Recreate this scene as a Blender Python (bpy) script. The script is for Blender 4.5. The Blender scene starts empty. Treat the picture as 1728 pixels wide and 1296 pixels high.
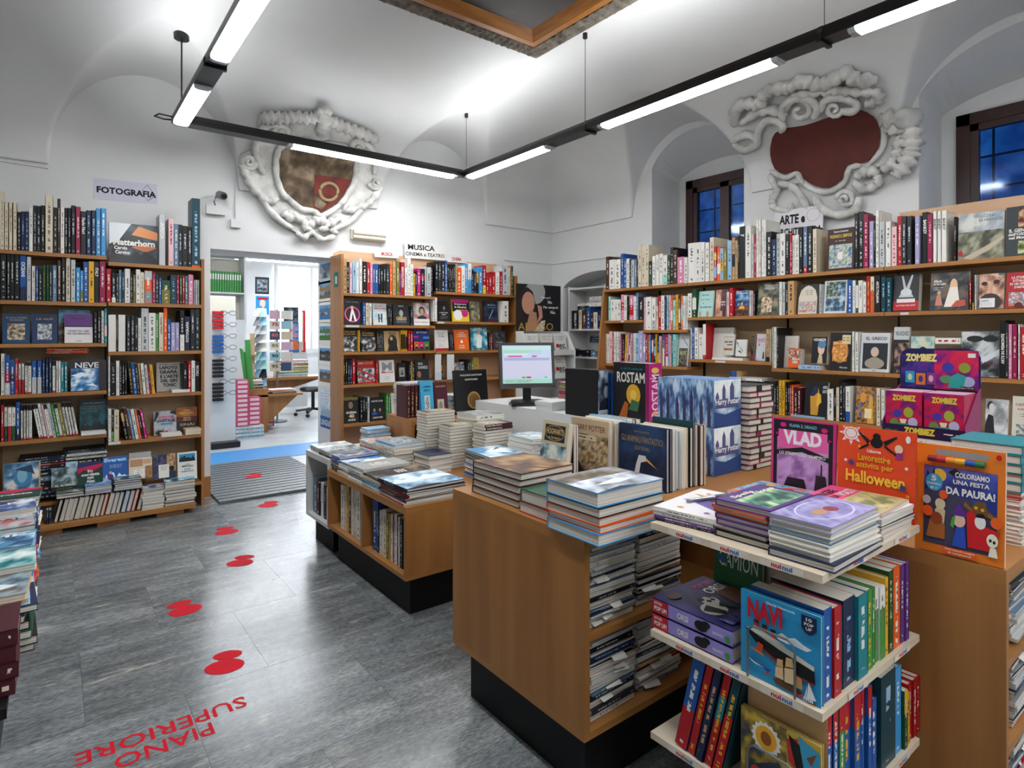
import bpy, math, random
from mathutils import Matrix, Vector
random.seed(7)
SC = bpy.context.scene
COL = SC.collection
PI = math.pi
# ---------------------------------------------------------------- camera, world, exposure
CAM_H, FPX, CXP, HYP = 1.38, 1005.0, 864.0, 565.0      # eye height; focal length, principal column and horizon row in a 1728 x 1296 frame
YAW = math.atan((864 - 90) / FPX)
SN, CS = math.sin(YAW), math.cos(YAW)
cd = bpy.data.cameras.new('camera'); cam = bpy.data.objects.new('camera', cd); COL.objects.link(cam)
cd.sensor_width = 36; cd.lens = 36 * FPX / 1728; cd.shift_y = -(648 - HYP) / 1728; cd.clip_start = 0.05
cam.location = (0, 0, CAM_H); cam.rotation_euler = (PI / 2, 0, -YAW); SC.camera = cam
w = bpy.data.worlds.new('sky'); SC.world = w; w.use_nodes = True
w.node_tree.nodes['Background'].inputs[0].default_value = (0.36, 0.66, 0.88, 1)
w.node_tree.nodes['Background'].inputs[1].default_value = 1.0
SC.view_settings.view_transform = 'Standard'; SC.view_settings.look = 'None'
SC.view_settings.gamma = 1; SC.view_settings.use_curve_mapping = False
SC.view_settings.exposure = 0.68
LAMP = 29.0
ROOM2 = 40.0                                            # daylight lamps of the next room

# ---------------------------------------------------------------- pixel -> point on a real plane
def ray(px, py):
    r = (px - CXP) / FPX
    return SN + r * CS, CS - r * SN, (HYP - py) / FPX
def onX(px, py, X): q = ray(px, py); d = X / q[0]; return Vector((X, d * q[1], CAM_H + d * q[2]))
def onY(px, py, Y): q = ray(px, py); d = Y / q[1]; return Vector((d * q[0], Y, CAM_H + d * q[2]))
def onZ(px, py, Z): q = ray(px, py); d = (Z - CAM_H) / q[2]; return Vector((d * q[0], d * q[1], Z))

# ---------------------------------------------------------------- colours
PAL = dict(k=('#101013', 'black'), k2=('#23262b', 'charcoal'), w=('#dfddd6', 'white'), c=('#d3c7ae', 'cream'), g=('#83868b', 'grey'),
  lg=('#b9bcbd', 'pale grey'), r=('#b0111d', 'red'), m=('#8e1243', 'crimson'), mg=('#c21a78', 'magenta'), p=('#cf7f9f', 'pink'), lp=('#dcb4b6', 'pale pink'),
  o=('#e0591a', 'orange'), y=('#d9a41e', 'yellow'), b=('#175199', 'blue'), n=('#152446', 'navy'), s=('#3a91cc', 'sky blue'), t=('#0f7a86', 'teal'),
  dt=('#0d3b45', 'dark teal'), dg=('#12472a', 'dark green'), gr=('#3b8a3c', 'green'), ol=('#74702c', 'olive'), br=('#452619', 'brown'), ma=('#42111c', 'maroon'),
  v=('#5f3380', 'purple'), lv=('#a19cc4', 'lavender'), mi=('#9fd2c6', 'mint'), tn=('#bf9868', 'tan'), st=('#5b7894', 'steel blue'), lb=('#8fb6d2', 'light blue'))
def lin(c):
    if isinstance(c, (tuple, list)): return (c[0], c[1], c[2], 1.0)
    h = PAL[c][0] if c in PAL else c
    h = h.lstrip('#'); o = []
    for i in (0, 2, 4):
        x = int(h[i:i + 2], 16) / 255
        o.append(x / 12.92 if x <= 0.04045 else ((x + 0.055) / 1.055) ** 2.4)
    return (o[0], o[1], o[2], 1.0)
def cname(c): return PAL[c][1] if c in PAL else 'coloured'

# ---------------------------------------------------------------- materials
def mat(name, col, rough=0.6, metal=0.0, spec=0.5, emit=None, es=0.0):
    m = bpy.data.materials.new(name); m.use_nodes = True
    b = m.node_tree.nodes['Principled BSDF']
    b.inputs['Base Color'].default_value = lin(col); b.inputs['Roughness'].default_value = rough
    b.inputs['Metallic'].default_value = metal; b.inputs['Specular IOR Level'].default_value = spec
    if emit:
        b.inputs['Emission Color'].default_value = lin(emit); b.inputs['Emission Strength'].default_value = es
    return m
def N(m, t, **k):
    n = m.node_tree.nodes.new(t)
    for a, v in k.items():
        if a.startswith('_'): n.inputs[a[1:].replace('_', ' ')].default_value = v
        else: setattr(n, a, v)
    return n
def L(m, a, ao, b, bi): m.node_tree.links.new(a.outputs[ao], b.inputs[bi])
def BS(m): return m.node_tree.nodes['Principled BSDF']
def ramp(m, pts):
    r = N(m, 'ShaderNodeValToRGB'); e = r.color_ramp.elements
    while len(e) < len(pts): e.new(0.5)
    for i, (p, c) in enumerate(pts): e[i].position = p; e[i].color = lin(c)
    return r
def noisy(name, c1, c2, scale=(3, 3, 3), rough=0.6, bump=0.0, detail=6, pts=None, ns=1.0, space='Object', spec=0.5, bscale=None):
    m = mat(name, c1, rough, spec=spec)
    tc = N(m, 'ShaderNodeTexCoord'); mp = N(m, 'ShaderNodeMapping'); mp.inputs['Scale'].default_value = scale
    L(m, tc, space, mp, 'Vector')
    nz = N(m, 'ShaderNodeTexNoise'); nz.inputs['Scale'].default_value = ns; nz.inputs['Detail'].default_value = detail
    L(m, mp, 'Vector', nz, 'Vector')
    r = ramp(m, pts or [(0.3, c1), (0.7, c2)]); L(m, nz, 'Fac', r, 'Fac'); L(m, r, 'Color', BS(m), 'Base Color')
    if bump:
        bp = N(m, 'ShaderNodeBump'); bp.inputs['Strength'].default_value = bump; bp.inputs['Distance'].default_value = 0.01
        if bscale:
            n2 = N(m, 'ShaderNodeTexNoise'); n2.inputs['Scale'].default_value = bscale; L(m, tc, space, n2, 'Vector'); L(m, n2, 'Fac', bp, 'Height')
        else: L(m, nz, 'Fac', bp, 'Height')
        L(m, bp, 'Normal', BS(m), 'Normal')
    return m
M = {}
M['plaster'] = noisy('white plaster', '#cfd0d0', '#d8d8d7', (1.5, 1.5, 1.5), 0.85, 0.06, bscale=60)
M['stucco'] = noisy('grey white stucco', '#a9a8a4', '#d6d5d1', (9, 9, 9), 0.8, 0.35, bscale=45)
M['wood'] = noisy('beech laminate', '#8c5c2c', '#a6723d', (14, 14, 0.9), 0.42, 0.02, detail=5)
M['woodh'] = noisy('beech laminate lengthwise', '#94622f', '#ab7740', (1.0, 1.0, 30), 0.42, 0.02, detail=4)
M['woodback'] = noisy('beige backing board', '#bfa682', '#cbb390', (3, 3, 1), 0.6)
M['peach'] = noisy('pale beech board', '#c39a76', '#cfa784', (2, 2, 14), 0.45)
M['birch'] = noisy('pale birch plywood', '#c9b9a2', '#d6c8b3', (3, 3, 20), 0.5)
M['plinth'] = noisy('black plinth laminate', '#08080a', '#0e0e12', (20, 20, 20), 0.5, spec=.25)
M['white'] = mat('white laminate', '#cfd0cf', 0.45)
M['black'] = mat('black plastic', '#0a0a0c', 0.35)
M['metal'] = mat('brushed steel', '#8b8d90', 0.3, 0.9)
M['dmetal'] = mat('dark metal', '#2b2c2f', 0.35, 0.7)
M['dwood'] = noisy('dark stained window wood', '#2a0e0a', '#3a1711', (12, 12, 1.5), 0.4)
M['red'] = mat('red floor vinyl', '#c00d22', 0.75, spec=.15)
M['gold'] = noisy('gilded wood', '#7d4a14', '#b9782a', (2, 2, 30), 0.4)
M['cable'] = mat('black cable', '#141416', 0.5)
M['beige'] = mat('off white plastic', '#c9c4b4', 0.5)
M['tube'] = mat('lamp diffuser', '#ffffff', 0.4, emit='#fbfdff', es=LAMP)
M['tubeup'] = mat('upward lamp diffuser', '#ffffff', 0.4, emit='#fbfdff', es=LAMP * .75)
M['tubeup2'] = mat('dim upward lamp diffuser', '#ffffff', 0.4, emit='#fbfdff', es=LAMP * .2)
M['clear'] = mat('clear acrylic', '#c8ccd0', 0.1)
# printed card and paper: colour from the mesh, flat print of letter-like marks where the face carries ink
def print_mat(name, rough, coat=0.0):
    m = mat(name, '#ffffff', rough)
    a = N(m, 'ShaderNodeAttribute', attribute_name='Col'); k = N(m, 'ShaderNodeAttribute', attribute_name='Ink')
    uv = N(m, 'ShaderNodeAttribute', attribute_name='PUV')
    sx = N(m, 'ShaderNodeSeparateXYZ'); L(m, uv, 'Vector', sx, 'Vector')
    mp = N(m, 'ShaderNodeMapping'); mp.inputs['Scale'].default_value = (3.4, 1.2, 1); L(m, uv, 'Vector', mp, 'Vector')
    nz = N(m, 'ShaderNodeTexNoise', noise_dimensions='2D'); nz.inputs['Scale'].default_value = 1.0; nz.inputs['Detail'].default_value = 2; L(m, mp, 'Vector', nz, 'Vector')
    g1 = N(m, 'ShaderNodeMath', operation='GREATER_THAN'); g1.inputs[1].default_value = 0.49; L(m, nz, 'Fac', g1, 0)
    def band(lo, hi):
        a1 = N(m, 'ShaderNodeMath', operation='GREATER_THAN'); a1.inputs[1].default_value = lo; L(m, sx, 'Y', a1, 0)
        a2 = N(m, 'ShaderNodeMath', operation='LESS_THAN'); a2.inputs[1].default_value = hi; L(m, sx, 'Y', a2, 0)
        mm = N(m, 'ShaderNodeMath', operation='MULTIPLY'); L(m, a1, 0, mm, 0); L(m, a2, 0, mm, 1); return mm
    b = band(0.35, 0.65)
    mu = N(m, 'ShaderNodeMath', operation='MULTIPLY'); L(m, g1, 0, mu, 0); L(m, b, 0, mu, 1)
    m2 = N(m, 'ShaderNodeMath', operation='MULTIPLY'); L(m, mu, 0, m2, 0); L(m, k, 'Alpha', m2, 1)
    mx = N(m, 'ShaderNodeMix', data_type='RGBA'); L(m, m2, 0, mx, 'Factor'); L(m, a, 'Color', mx, 6); L(m, k, 'Color', mx, 7)
    L(m, mx, 2, BS(m), 'Base Color')
    BS(m).inputs['Specular IOR Level'].default_value = 0.35; BS(m).inputs['Coat Weight'].default_value = coat; BS(m).inputs['Coat Roughness'].default_value = 0.15
    return m
M['print'] = print_mat('printed cover', 0.45, 0.1)
M['matt'] = print_mat('printed paper', 0.75)
def pages_mat():
    m = mat('page edges', '#cfc9bb', 0.85)
    tc = N(m, 'ShaderNodeTexCoord'); sx = N(m, 'ShaderNodeMapping'); sx.inputs['Scale'].default_value = (1.5, 1.5, 900)
    L(m, tc, 'Object', sx, 'Vector'); nz = N(m, 'ShaderNodeTexNoise'); nz.inputs['Scale'].default_value = 1; nz.inputs['Detail'].default_value = 2; L(m, sx, 'Vector', nz, 'Vector')
    r = ramp(m, [(0.3, '#a9a397'), (0.55, '#d8d3c8')]); L(m, nz, 'Fac', r, 'Fac'); L(m, r, 'Color', BS(m), 'Base Color')
    return m
M['pages'] = pages_mat()

# ---------------------------------------------------------------- mesh builder with per-face colour
class MB:
    def __init__(s): s.v = []; s.f = []; s.c = []; s.k = []; s.u = []; s.sm = False
    def poly(s, pts, col='w', ink=None, uv=None):
        i = len(s.v); s.v += [tuple(p) for p in pts]; s.f.append(tuple(range(i, i + len(pts))))
        s.c.append(lin(col)); s.k.append((lin(ink)[:3] + (1.0,)) if ink else (0, 0, 0, 0)); s.u.append(uv or [(0, 0)] * len(pts))
    def box(s, x0, x1, y0, y1, z0, z1, col='w', T=None):
        P = [(x, y, z) for z in (z0, z1) for y in (y0, y1) for x in (x0, x1)]
        if T: P = [tuple(T @ Vector(p)) for p in P]
        i = len(s.v); s.v += P
        for q in ((0, 2, 3, 1), (4, 5, 7, 6), (0, 1, 5, 4), (2, 6, 7, 3), (1, 3, 7, 5), (0, 4, 6, 2)):
            s.f.append(tuple(i + j for j in q)); s.c.append(lin(col)); s.k.append((0, 0, 0, 0)); s.u.append([(0, 0)] * 4)
        return s
    def raw(s, vs, fs, col='w'):
        i = len(s.v); s.v += [tuple(p) for p in vs]
        for q in fs:
            s.f.append(tuple(i + j for j in q)); s.c.append(lin(col)); s.k.append((0, 0, 0, 0)); s.u.append([(0, 0)] * len(q))
        return s
    def tube(s, pts, r, n=8, col='w', closed=False, cap=True, flat=1.0, up=None):
        P = [Vector(p) for p in pts]; m = len(P); R = r if isinstance(r, (list, tuple)) else [r] * m
        vs = []; pv = None
        for i, p in enumerate(P):
            if closed: t = P[(i + 1) % m] - P[i - 1]
            else: t = P[min(i + 1, m - 1)] - P[max(i - 1, 0)]
            if t.length < 1e-9: t = Vector((0, 0, 1))
            t.normalize()
            u = Vector(up) if up else (Vector((0, 0, 1)) if abs(t.z) < 0.95 else Vector((1, 0, 0)))
            a = t.cross(u).normalized(); b = a.cross(t).normalized()
            for j in range(n):
                an = 2 * PI * j / n
                vs.append(p + a * math.cos(an) * R[i] + b * math.sin(an) * R[i] * flat)
        fs = []
        for i in range(m if closed else m - 1):
            for j in range(n):
                a0 = i * n + j; a1 = i * n + (j + 1) % n; b0 = ((i + 1) % m) * n + j; b1 = ((i + 1) % m) * n + (j + 1) % n
                fs.append((a0, a1, b1, b0))
        if cap and not closed:
            fs.append(tuple(range(n - 1, -1, -1))); fs.append(tuple((m - 1) * n + j for j in range(n)))
        return s.raw(vs, fs, col)
    def lathe(s, prof, cx=0, cy=0, n=16, col='w', T=None):
        vs = []; fs = []
        for r, z in prof:
            for j in range(n):
                p = Vector((cx + r * math.cos(2 * PI * j / n), cy + r * math.sin(2 * PI * j / n), z)); vs.append(T @ p if T else p)
        for i in range(len(prof) - 1):
            for j in range(n): fs.append((i * n + j, i * n + (j + 1) % n, (i + 1) * n + (j + 1) % n, (i + 1) * n + j))
        fs.append(tuple(range(n - 1, -1, -1))); fs.append(tuple((len(prof) - 1) * n + j for j in range(n)))
        return s.raw(vs, fs, col)
    def prism(s, pts, z0, z1, col='w', T=None):
        n = len(pts); V = [Vector((p[0], p[1], z)) for z in (z0, z1) for p in pts]
        if T: V = [T @ p for p in V]
        fs = [tuple(range(n - 1, -1, -1)), tuple(range(n, 2 * n))] + [(i, (i + 1) % n, n + (i + 1) % n, n + i) for i in range(n)]
        return s.raw(V, fs, col)
    def mesh(s, name):
        me = bpy.data.meshes.new(name); me.from_pydata(s.v, [], s.f)
        nl = len(me.loops); cl = [0.0] * (nl * 4); kl = [0.0] * (nl * 4); ul = [0.0] * (nl * 2); i = 0
        for f, c, k, u in zip(s.f, s.c, s.k, s.u):
            for j in range(len(f)):
                cl[i * 4:i * 4 + 4] = c[j] if isinstance(c, list) else c; kl[i * 4:i * 4 + 4] = k; ul[i * 2:i * 2 + 2] = u[j]; i += 1
        me.attributes.new('Col', 'FLOAT_COLOR', 'CORNER').data.foreach_set('color', cl)
        if any(k[3] for k in s.k):
            me.attributes.new('Ink', 'FLOAT_COLOR', 'CORNER').data.foreach_set('color', kl)
            me.attributes.new('PUV', 'FLOAT2', 'CORNER').data.foreach_set('vector', ul)
        if s.sm: me.polygons.foreach_set('use_smooth', [True] * len(me.polygons))
        me.update(); return me
    def obj(s, name, m, parent=None, mx=None):
        return link(name, s.mesh(name), m, parent, mx)
def link(name, me, m, parent=None, mx=None):
    o = bpy.data.objects.new(name, me); COL.objects.link(o)
    if m is not None and not me.materials: me.materials.append(M[m] if isinstance(m, str) else m)
    if parent: o.parent = parent
    if mx is not None: o.matrix_local = mx
    return o
def tag(o, label, cat, group=None):
    o['label'] = label; o['category'] = cat
    if group: o['group'] = group
    return o
def thing(name, label, cat, loc=(0, 0, 0), rz=0.0, group=None):
    o = bpy.data.objects.new(name, None); COL.objects.link(o); o.empty_display_size = 0.05
    o.location = loc; o.rotation_euler = (0, 0, rz); return tag(o, label, cat, group)
def struct(o): o['kind'] = 'structure'; return o
def bx(name, x0, x1, y0, y1, z0, z1, m, parent=None, col='w'):
    return MB().box(x0, x1, y0, y1, z0, z1, col).obj(name, m, parent)
def frame(ox, oy, oz, ax, ay, az):        # matrix whose columns are the given axes
    return Matrix(((ax[0], ay[0], az[0], ox), (ax[1], ay[1], az[1], oy), (ax[2], ay[2], az[2], oz), (0, 0, 0, 1)))
# ---------------------------------------------------------------- lettering (outline of the built-in font as a mesh)
_tc = {}
def text_mesh(txt, bold=0.0):
    key = (txt, bold)
    if key not in _tc:
        c = bpy.data.curves.new('lettering', 'FONT'); c.body = txt; c.size = 1; c.align_x = 'LEFT'; c.resolution_u = 2; c.offset = bold; c.fill_mode = 'FRONT'
        o = bpy.data.objects.new('lettering', c); me = bpy.data.meshes.new_from_object(o)
        vs = [v.co[:] for v in me.vertices]; fs = [tuple(p.vertices) for p in me.polygons]
        bpy.data.meshes.remove(me); bpy.data.objects.remove(o); bpy.data.curves.remove(c)
        if vs:
            x0 = min(v[0] for v in vs); x1 = max(v[0] for v in vs); y0 = min(v[1] for v in vs); y1 = max(v[1] for v in vs)
        else: x0 = y0 = 0; x1 = y1 = 1
        _tc[key] = ([((v[0] - x0) / max(x1 - x0, 1e-6), (v[1] - y0) / max(y1 - y0, 1e-6)) for v in vs], fs, (x1 - x0) / max(y1 - y0, 1e-6))
    return _tc[key]
def put_text(mb, txt, x0, y0, x1, y1, z, col, bold=0.02, T=None):     # lettering filling the rectangle
    vs, fs, asp = text_mesh(txt, bold)
    V = [Vector((x0 + (x1 - x0) * a, y0 + (y1 - y0) * b, z)) for a, b in vs]
    if T: V = [T @ p for p in V]
    mb.raw(V, fs, col)
# ================================================================ the room
XR, YB, XL, YN = 4.97, 5.62, -2.7, -3.0
ZS, RISE, WV = 2.65, 1.13, 1.9
LUN = [('b', 0.63, .66), ('b', 3.27, .66), ('r', 3.61, .69), ('r', 1.06, .69), ('r', -1.4, .69), ('b', -1.6, .5)]
def vault(x, y):
    def prof(s):
        s = max(s - 0.022, 0.0)
        q = 1 - min(s, WV) / WV
        return RISE * math.sqrt(max(0.0, 1 - q * q))
    zs = [prof(XR - x), prof(YB - y), prof(x - XL), prof(y - YN)]
    k = 14.0; mn = min(zs); z = mn - math.log(sum(math.exp(-k * (q - mn)) for q in zs)) / k
    z = max(z, 0.0) if mn > 0 else 0.0
    for wl, c, R in LUN:
        t, s = (x - c, YB - y) if wl == 'b' else (y - c, XR - x)
        if abs(t) < R and s < 1.6: z = max(z, 0.82 * math.sqrt(1 - (t / R) ** 2) + 0.12 * s)
    return ZS + z
def axis(a, b, fa, fb, fine, coarse):
    r = [a]
    while r[-1] < b - 1e-6: r.append(min(b, r[-1] + (fine if fa <= r[-1] < fb else coarse)))
    return r
xs = axis(XL, 4.85, -0.5, 9, .021, .09) + [4.87, 4.89, 4.905, 4.92, 4.93, 4.938, 4.944, 4.9479, 4.948, XR]
ys = axis(YN, 5.5, 0.2, 9, .021, .09) + [5.52, 5.54, 5.555, 5.57, 5.58, 5.588, 5.594, 5.5979, 5.598, YB]
V = [(x, y, vault(x, y)) for y in ys for x in xs]; nx = len(xs)
F = [(j * nx + i, (j + 1) * nx + i, (j + 1) * nx + i + 1, j * nx + i + 1) for j in range(len(ys) - 1) for i in range(nx - 1)]
me = bpy.data.meshes.new('ceiling'); me.from_pydata(V, [], F); me.polygons.foreach_set('use_smooth', [True] * len(F)); me.update()
struct(link('ceiling', me, 'plaster'))

# floor: stone tiles laid on a screed
def floor_mat():
    m = mat('grey schist tile', '#55595c', 0.32)
    tc = N(m, 'ShaderNodeTexCoord'); oi = N(m, 'ShaderNodeObjectInfo')
    add = N(m, 'ShaderNodeVectorMath', operation='ADD'); L(m, tc, 'Object', add, 0)
    sc = N(m, 'ShaderNodeVectorMath', operation='SCALE'); sc.inputs[0].default_value = (31, 17, 5); L(m, oi, 'Random', sc, 'Scale'); L(m, sc, 'Vector', add, 1)
    def ns(scale, rot, detail, rough=0.6):
        mp = N(m, 'ShaderNodeMapping'); mp.inputs['Scale'].default_value = scale; mp.inputs['Rotation'].default_value = (0, 0, rot); L(m, add, 'Vector', mp, 'Vector')
        n = N(m, 'ShaderNodeTexNoise'); n.inputs['Scale'].default_value = 1; n.inputs['Detail'].default_value = detail; n.inputs['Roughness'].default_value = rough; L(m, mp, 'Vector', n, 'Vector'); return n
    a = ns((3, 15, 1), 0.2, 9, 0.78); b = ns((1.3, 3.5, 1), 0.35, 4); c = ns((45, 130, 1), 0.2, 2); d = ns((1.8, 7, 1), 0.4, 6, 0.7)
    r1 = ramp(m, [(0.32, '#4a4f52'), (0.5, '#7c8284'), (0.68, '#c0c1bd')]); L(m, a, 'Fac', r1, 'Fac')
    r2 = ramp(m, [(0.35, '#5a5d5e'), (0.65, '#9aa0a3')]); L(m, b, 'Fac', r2, 'Fac')
    mx = N(m, 'ShaderNodeMix', data_type='RGBA', blend_type='MIX'); mx.inputs['Factor'].default_value = 0.5; L(m, r1, 'Color', mx, 6); L(m, r2, 'Color', mx, 7)
    r3 = ramp(m, [(0.3, '#888888'), (0.7, '#ffffff')]); L(m, c, 'Fac', r3, 'Fac')
    mu = N(m, 'ShaderNodeMix', data_type='RGBA', blend_type='MULTIPLY'); mu.inputs['Factor'].default_value = 0.75; L(m, mx, 2, mu, 6); L(m, r3, 'Color', mu, 7)
    r4 = ramp(m, [(0.6, '#000000'), (0.72, '#ffffff')]); L(m, d, 'Fac', r4, 'Fac')
    m4 = N(m, 'ShaderNodeMix', data_type='RGBA'); L(m, r4, 'Color', m4, 'Factor'); L(m, mu, 2, m4, 6); m4.inputs[7].default_value = lin('#b9b4aa')
    L(m, m4, 2, BS(m), 'Base Color')
    rr = ramp(m, [(0.3, '#6a6a6a'), (0.7, '#8c8c8c')]); L(m, a, 'Fac', rr, 'Fac'); L(m, rr, 'Color', BS(m), 'Roughness')
    bp = N(m, 'ShaderNodeBump'); bp.inputs['Strength'].default_value = 0.12; bp.inputs['Distance'].default_value = 0.004; L(m, a, 'Fac', bp, 'Height'); L(m, bp, 'Normal', BS(m), 'Normal')
    return m
M['stone'] = floor_mat(); M['grout'] = mat('grey grout', '#6a6d6e', 0.8)
fl = struct(bx('floor', XL, XR, YN, YB, -0.06, -0.006, 'grout'))
TS = 0.62
tm = MB().prism([(0.0005, 0.0005), (TS - .0005, .0005), (TS - .0005, TS - .0005), (.0005, TS - .0005)], -0.006, 0.0).mesh('tile'); tm.materials.append(M['stone'])
j = 0; y = YN
while y < YB:
    x = XL - (j % 2) * TS * .5
    while x < XR:
        if True:
            o = link('tile', tm, None, fl); o.location = (x, y, 0)
        x += TS
    y += TS; j += 1

# walls
def arch_z(t, t0, t1, spring, rise):
    c = (t0 + t1) / 2; h = (t1 - t0) / 2
    return spring + rise * (math.sqrt(max(0, 1 - ((t - c) / h) ** 2 * 0.86)) - math.sqrt(0.14)) / (1 - math.sqrt(0.14))
WT = 4.0
dX0, dX1, dZ = 1.066, 2.15, 2.12                 # doorway in the back wall
wb = MB(); TH = 0.43
wb.box(XL, dX0, YB, YB + TH, 0, WT); wb.box(dX1, XR + .6, YB, YB + TH, 0, WT); wb.box(dX0, dX1, YB, YB + TH, dZ, WT)
struct(wb.obj('wall_back', 'plaster'))
WINS = [(3.0, 4.05, 1.75, 3.12, .28), (0.2, 1.62, 1.75, 3.12, .3)]        # y0, y1, sill, springing, rise of the deep window recesses
NICHE = (4.2, 5.42, 0.0, 1.96, .16)                                      # arched niche by the corner
RD = 0.47
wr = MB()
ops = sorted([n for n in WINS] + [NICHE], key=lambda q: q[0]); y = YN
for (y0, y1, sill, sp, ri) in ops:
    wr.poly([(XR, y, 0), (XR, y, WT), (XR, y0, WT), (XR, y0, 0)])
    if sill > 0: wr.poly([(XR, y0, 0), (XR, y0, sill), (XR, y1, sill), (XR, y1, 0)])
    n = 28; ts = [y0 + (y1 - y0) * i / n for i in range(n + 1)]; az = [arch_z(t, y0, y1, sp, ri) for t in ts]
    bk = 0.12 if sill > 0 else 0.0                                        # soffit falls towards the window
    D = XR + (RD if sill > 0 else 0.42)
    for i in range(n):
        wr.poly([(XR, ts[i], az[i]), (XR, ts[i], WT), (XR, ts[i + 1], WT), (XR, ts[i + 1], az[i + 1])])
        zb = [sp - .06 + (a - sp) * .5 if sill > 0 else a for a in az]
        wr.poly([(XR, ts[i], az[i]), (XR, ts[i + 1], az[i + 1]), (D, ts[i + 1], zb[i + 1]), (D, ts[i], zb[i])])
    sl = 0.12 if sill > 0 else 0.0                                        # splayed jambs
    wr.poly([(XR, y0, sill), (XR, y0, az[0]), (D, y0, zb[0]), (D, y0, sill)]); wr.poly([(XR, y1, sill), (D, y1, sill), (D, y1, zb[-1]), (XR, y1, az[-1])])
    if sill > 0: wr.poly([(XR, y0, sill), (D, y0, sill), (D, y1, sill), (XR, y1, sill)])
    else: wr.poly([(D, y0, 0), (D, y0, WT), (D, y1, WT), (D, y1, 0)])
    if sill > 0:                                                          # wall around the window opening
        for i in range(n): wr.poly([(D, ts[i], 3.0), (D, ts[i], zb[i]), (D, ts[i + 1], zb[i + 1]), (D, ts[i + 1], 3.0)])
        for a_, b_ in ((y0, y0 + .035), (y1 - .105, y1)): wr.poly([(D - .005, a_, sill), (D - .005, a_, sp - .02), (D - .005, b_, sp - .02), (D - .005, b_, sill)])
    y = y1
wr.poly([(XR, y, 0), (XR, y, WT), (XR, YB, WT), (XR, YB, 0)])
wro = struct(wr.obj('wall_right', 'plaster'))
struct(bx('wall_left', XL - .1, XL, YN, YB, 0, WT, 'plaster')); struct(bx('wall_front', XL, XR, YN - .1, YN, 0, WT, 'plaster'))
# small string mouldings under the springing by the corner, and a cable run along the wall
struct(MB().tube([(4.22, YB - .008, 2.262), (XR - .008, YB - .008, 2.27), (XR - .008, 4.45, 2.25)], 0.009, 6).obj('trim_1', 'plaster'))
struct(MB().tube([(-0.8, YB - .004, 2.64), (-0.03, YB - .004, 2.62)], 0.006, 6).obj('trim_2', 'plaster'))
# baseboard beside the door
struct(bx('baseboard_back', .985, dX0, YB - .012, YB, 0, .17, 'wood'))

# windows: dark wood casements, blue evening panes, iron grille outside
def pane_mat():
    m = bpy.data.materials.new('blue window glass'); m.use_nodes = True; nt = m.node_tree; nt.nodes.clear()
    out = N(m, 'ShaderNodeOutputMaterial'); mx = N(m, 'ShaderNodeMixShader'); mx.inputs[0].default_value = 0.05
    t = N(m, 'ShaderNodeBsdfTransparent'); g = N(m, 'ShaderNodeBsdfGlossy'); g.inputs['Roughness'].default_value = 0.08; g.inputs['Color'].default_value = (.8, .85, .9, 1)
    tc = N(m, 'ShaderNodeTexCoord'); nz = N(m, 'ShaderNodeTexNoise'); nz.inputs['Scale'].default_value = 7; nz.inputs['Detail'].default_value = 8; L(m, tc, 'Object', nz, 'Vector')
    r = ramp(m, [(0.3, '#5f9cc8'), (0.7, '#a4d0ee')]); L(m, nz, 'Fac', r, 'Fac'); L(m, r, 'Color', t, 'Color')
    L(m, t, 'BSDF', mx, 1); L(m, g, 'BSDF', mx, 2); L(m, mx, 'Shader', out, 'Surface'); return m
M['pane'] = pane_mat()
M['court'] = noisy('courtyard wall', '#3a6f96', '#7fb4d6', (1.3, 1.3, 2.2), 0.9, detail=8)
for n, (y0, y1, sill, sp, ri) in enumerate(WINS):
    X = XR + RD; wz1 = 3.03
    ww = thing('window_%d' % (n + 1), 'x', 'window'); del ww['label'], ww['category']; struct(ww)
    ya, yb, za = y0 + .03, y1 - .1, sill + .02
    fr = MB(); q = .085
    fr.box(X - .03, X + .05, ya, ya + q, za, wz1); fr.box(X - .03, X + .05, yb - q, yb, za, wz1)
    fr.box(X - .03, X + .05, ya, yb, wz1 - q, wz1); fr.box(X - .03, X + .05, ya, yb, za, za + q); fr.obj('window_frame', 'dwood', ww)
    mid = (ya + yb) / 2
    for k, (a, b) in enumerate(((ya + q, mid), (mid, yb - q))):
        s = MB(); e = .05
        s.box(X - .02, X + .03, a, a + e, za + q, wz1 - q); s.box(X - .02, X + .03, b - e, b, za + q, wz1 - q)
        s.box(X - .02, X + .03, a, b, wz1 - q - e, wz1 - q); s.box(X - .02, X + .03, a, b, za + q, za + q + e)
        so = s.obj('casement', 'dwood', ww)
        bx('pane', X, X + .006, a + e, b - e, za + q + e, wz1 - q - e, 'pane', so)
    for zz in [za + .25 + .24 * i for i in range(5)]: MB().tube([(X + .2, ya, zz), (X + .2, yb, zz)], .009, 6).obj('grille_bar', 'dmetal', ww)
    for yy in [ya + .12 + .2 * i for i in range(int((yb - ya) / .2))]: MB().tube([(X + .21, yy, za), (X + .21, yy, wz1)], .009, 6).obj('grille_bar', 'dmetal', ww)
tag(bx('courtyard_wall', 7.2, 7.4, -3.5, 7.0, 0, 6.5, 'court'), 'blue dusk-lit courtyard wall seen through the barred windows', 'wall')

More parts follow.
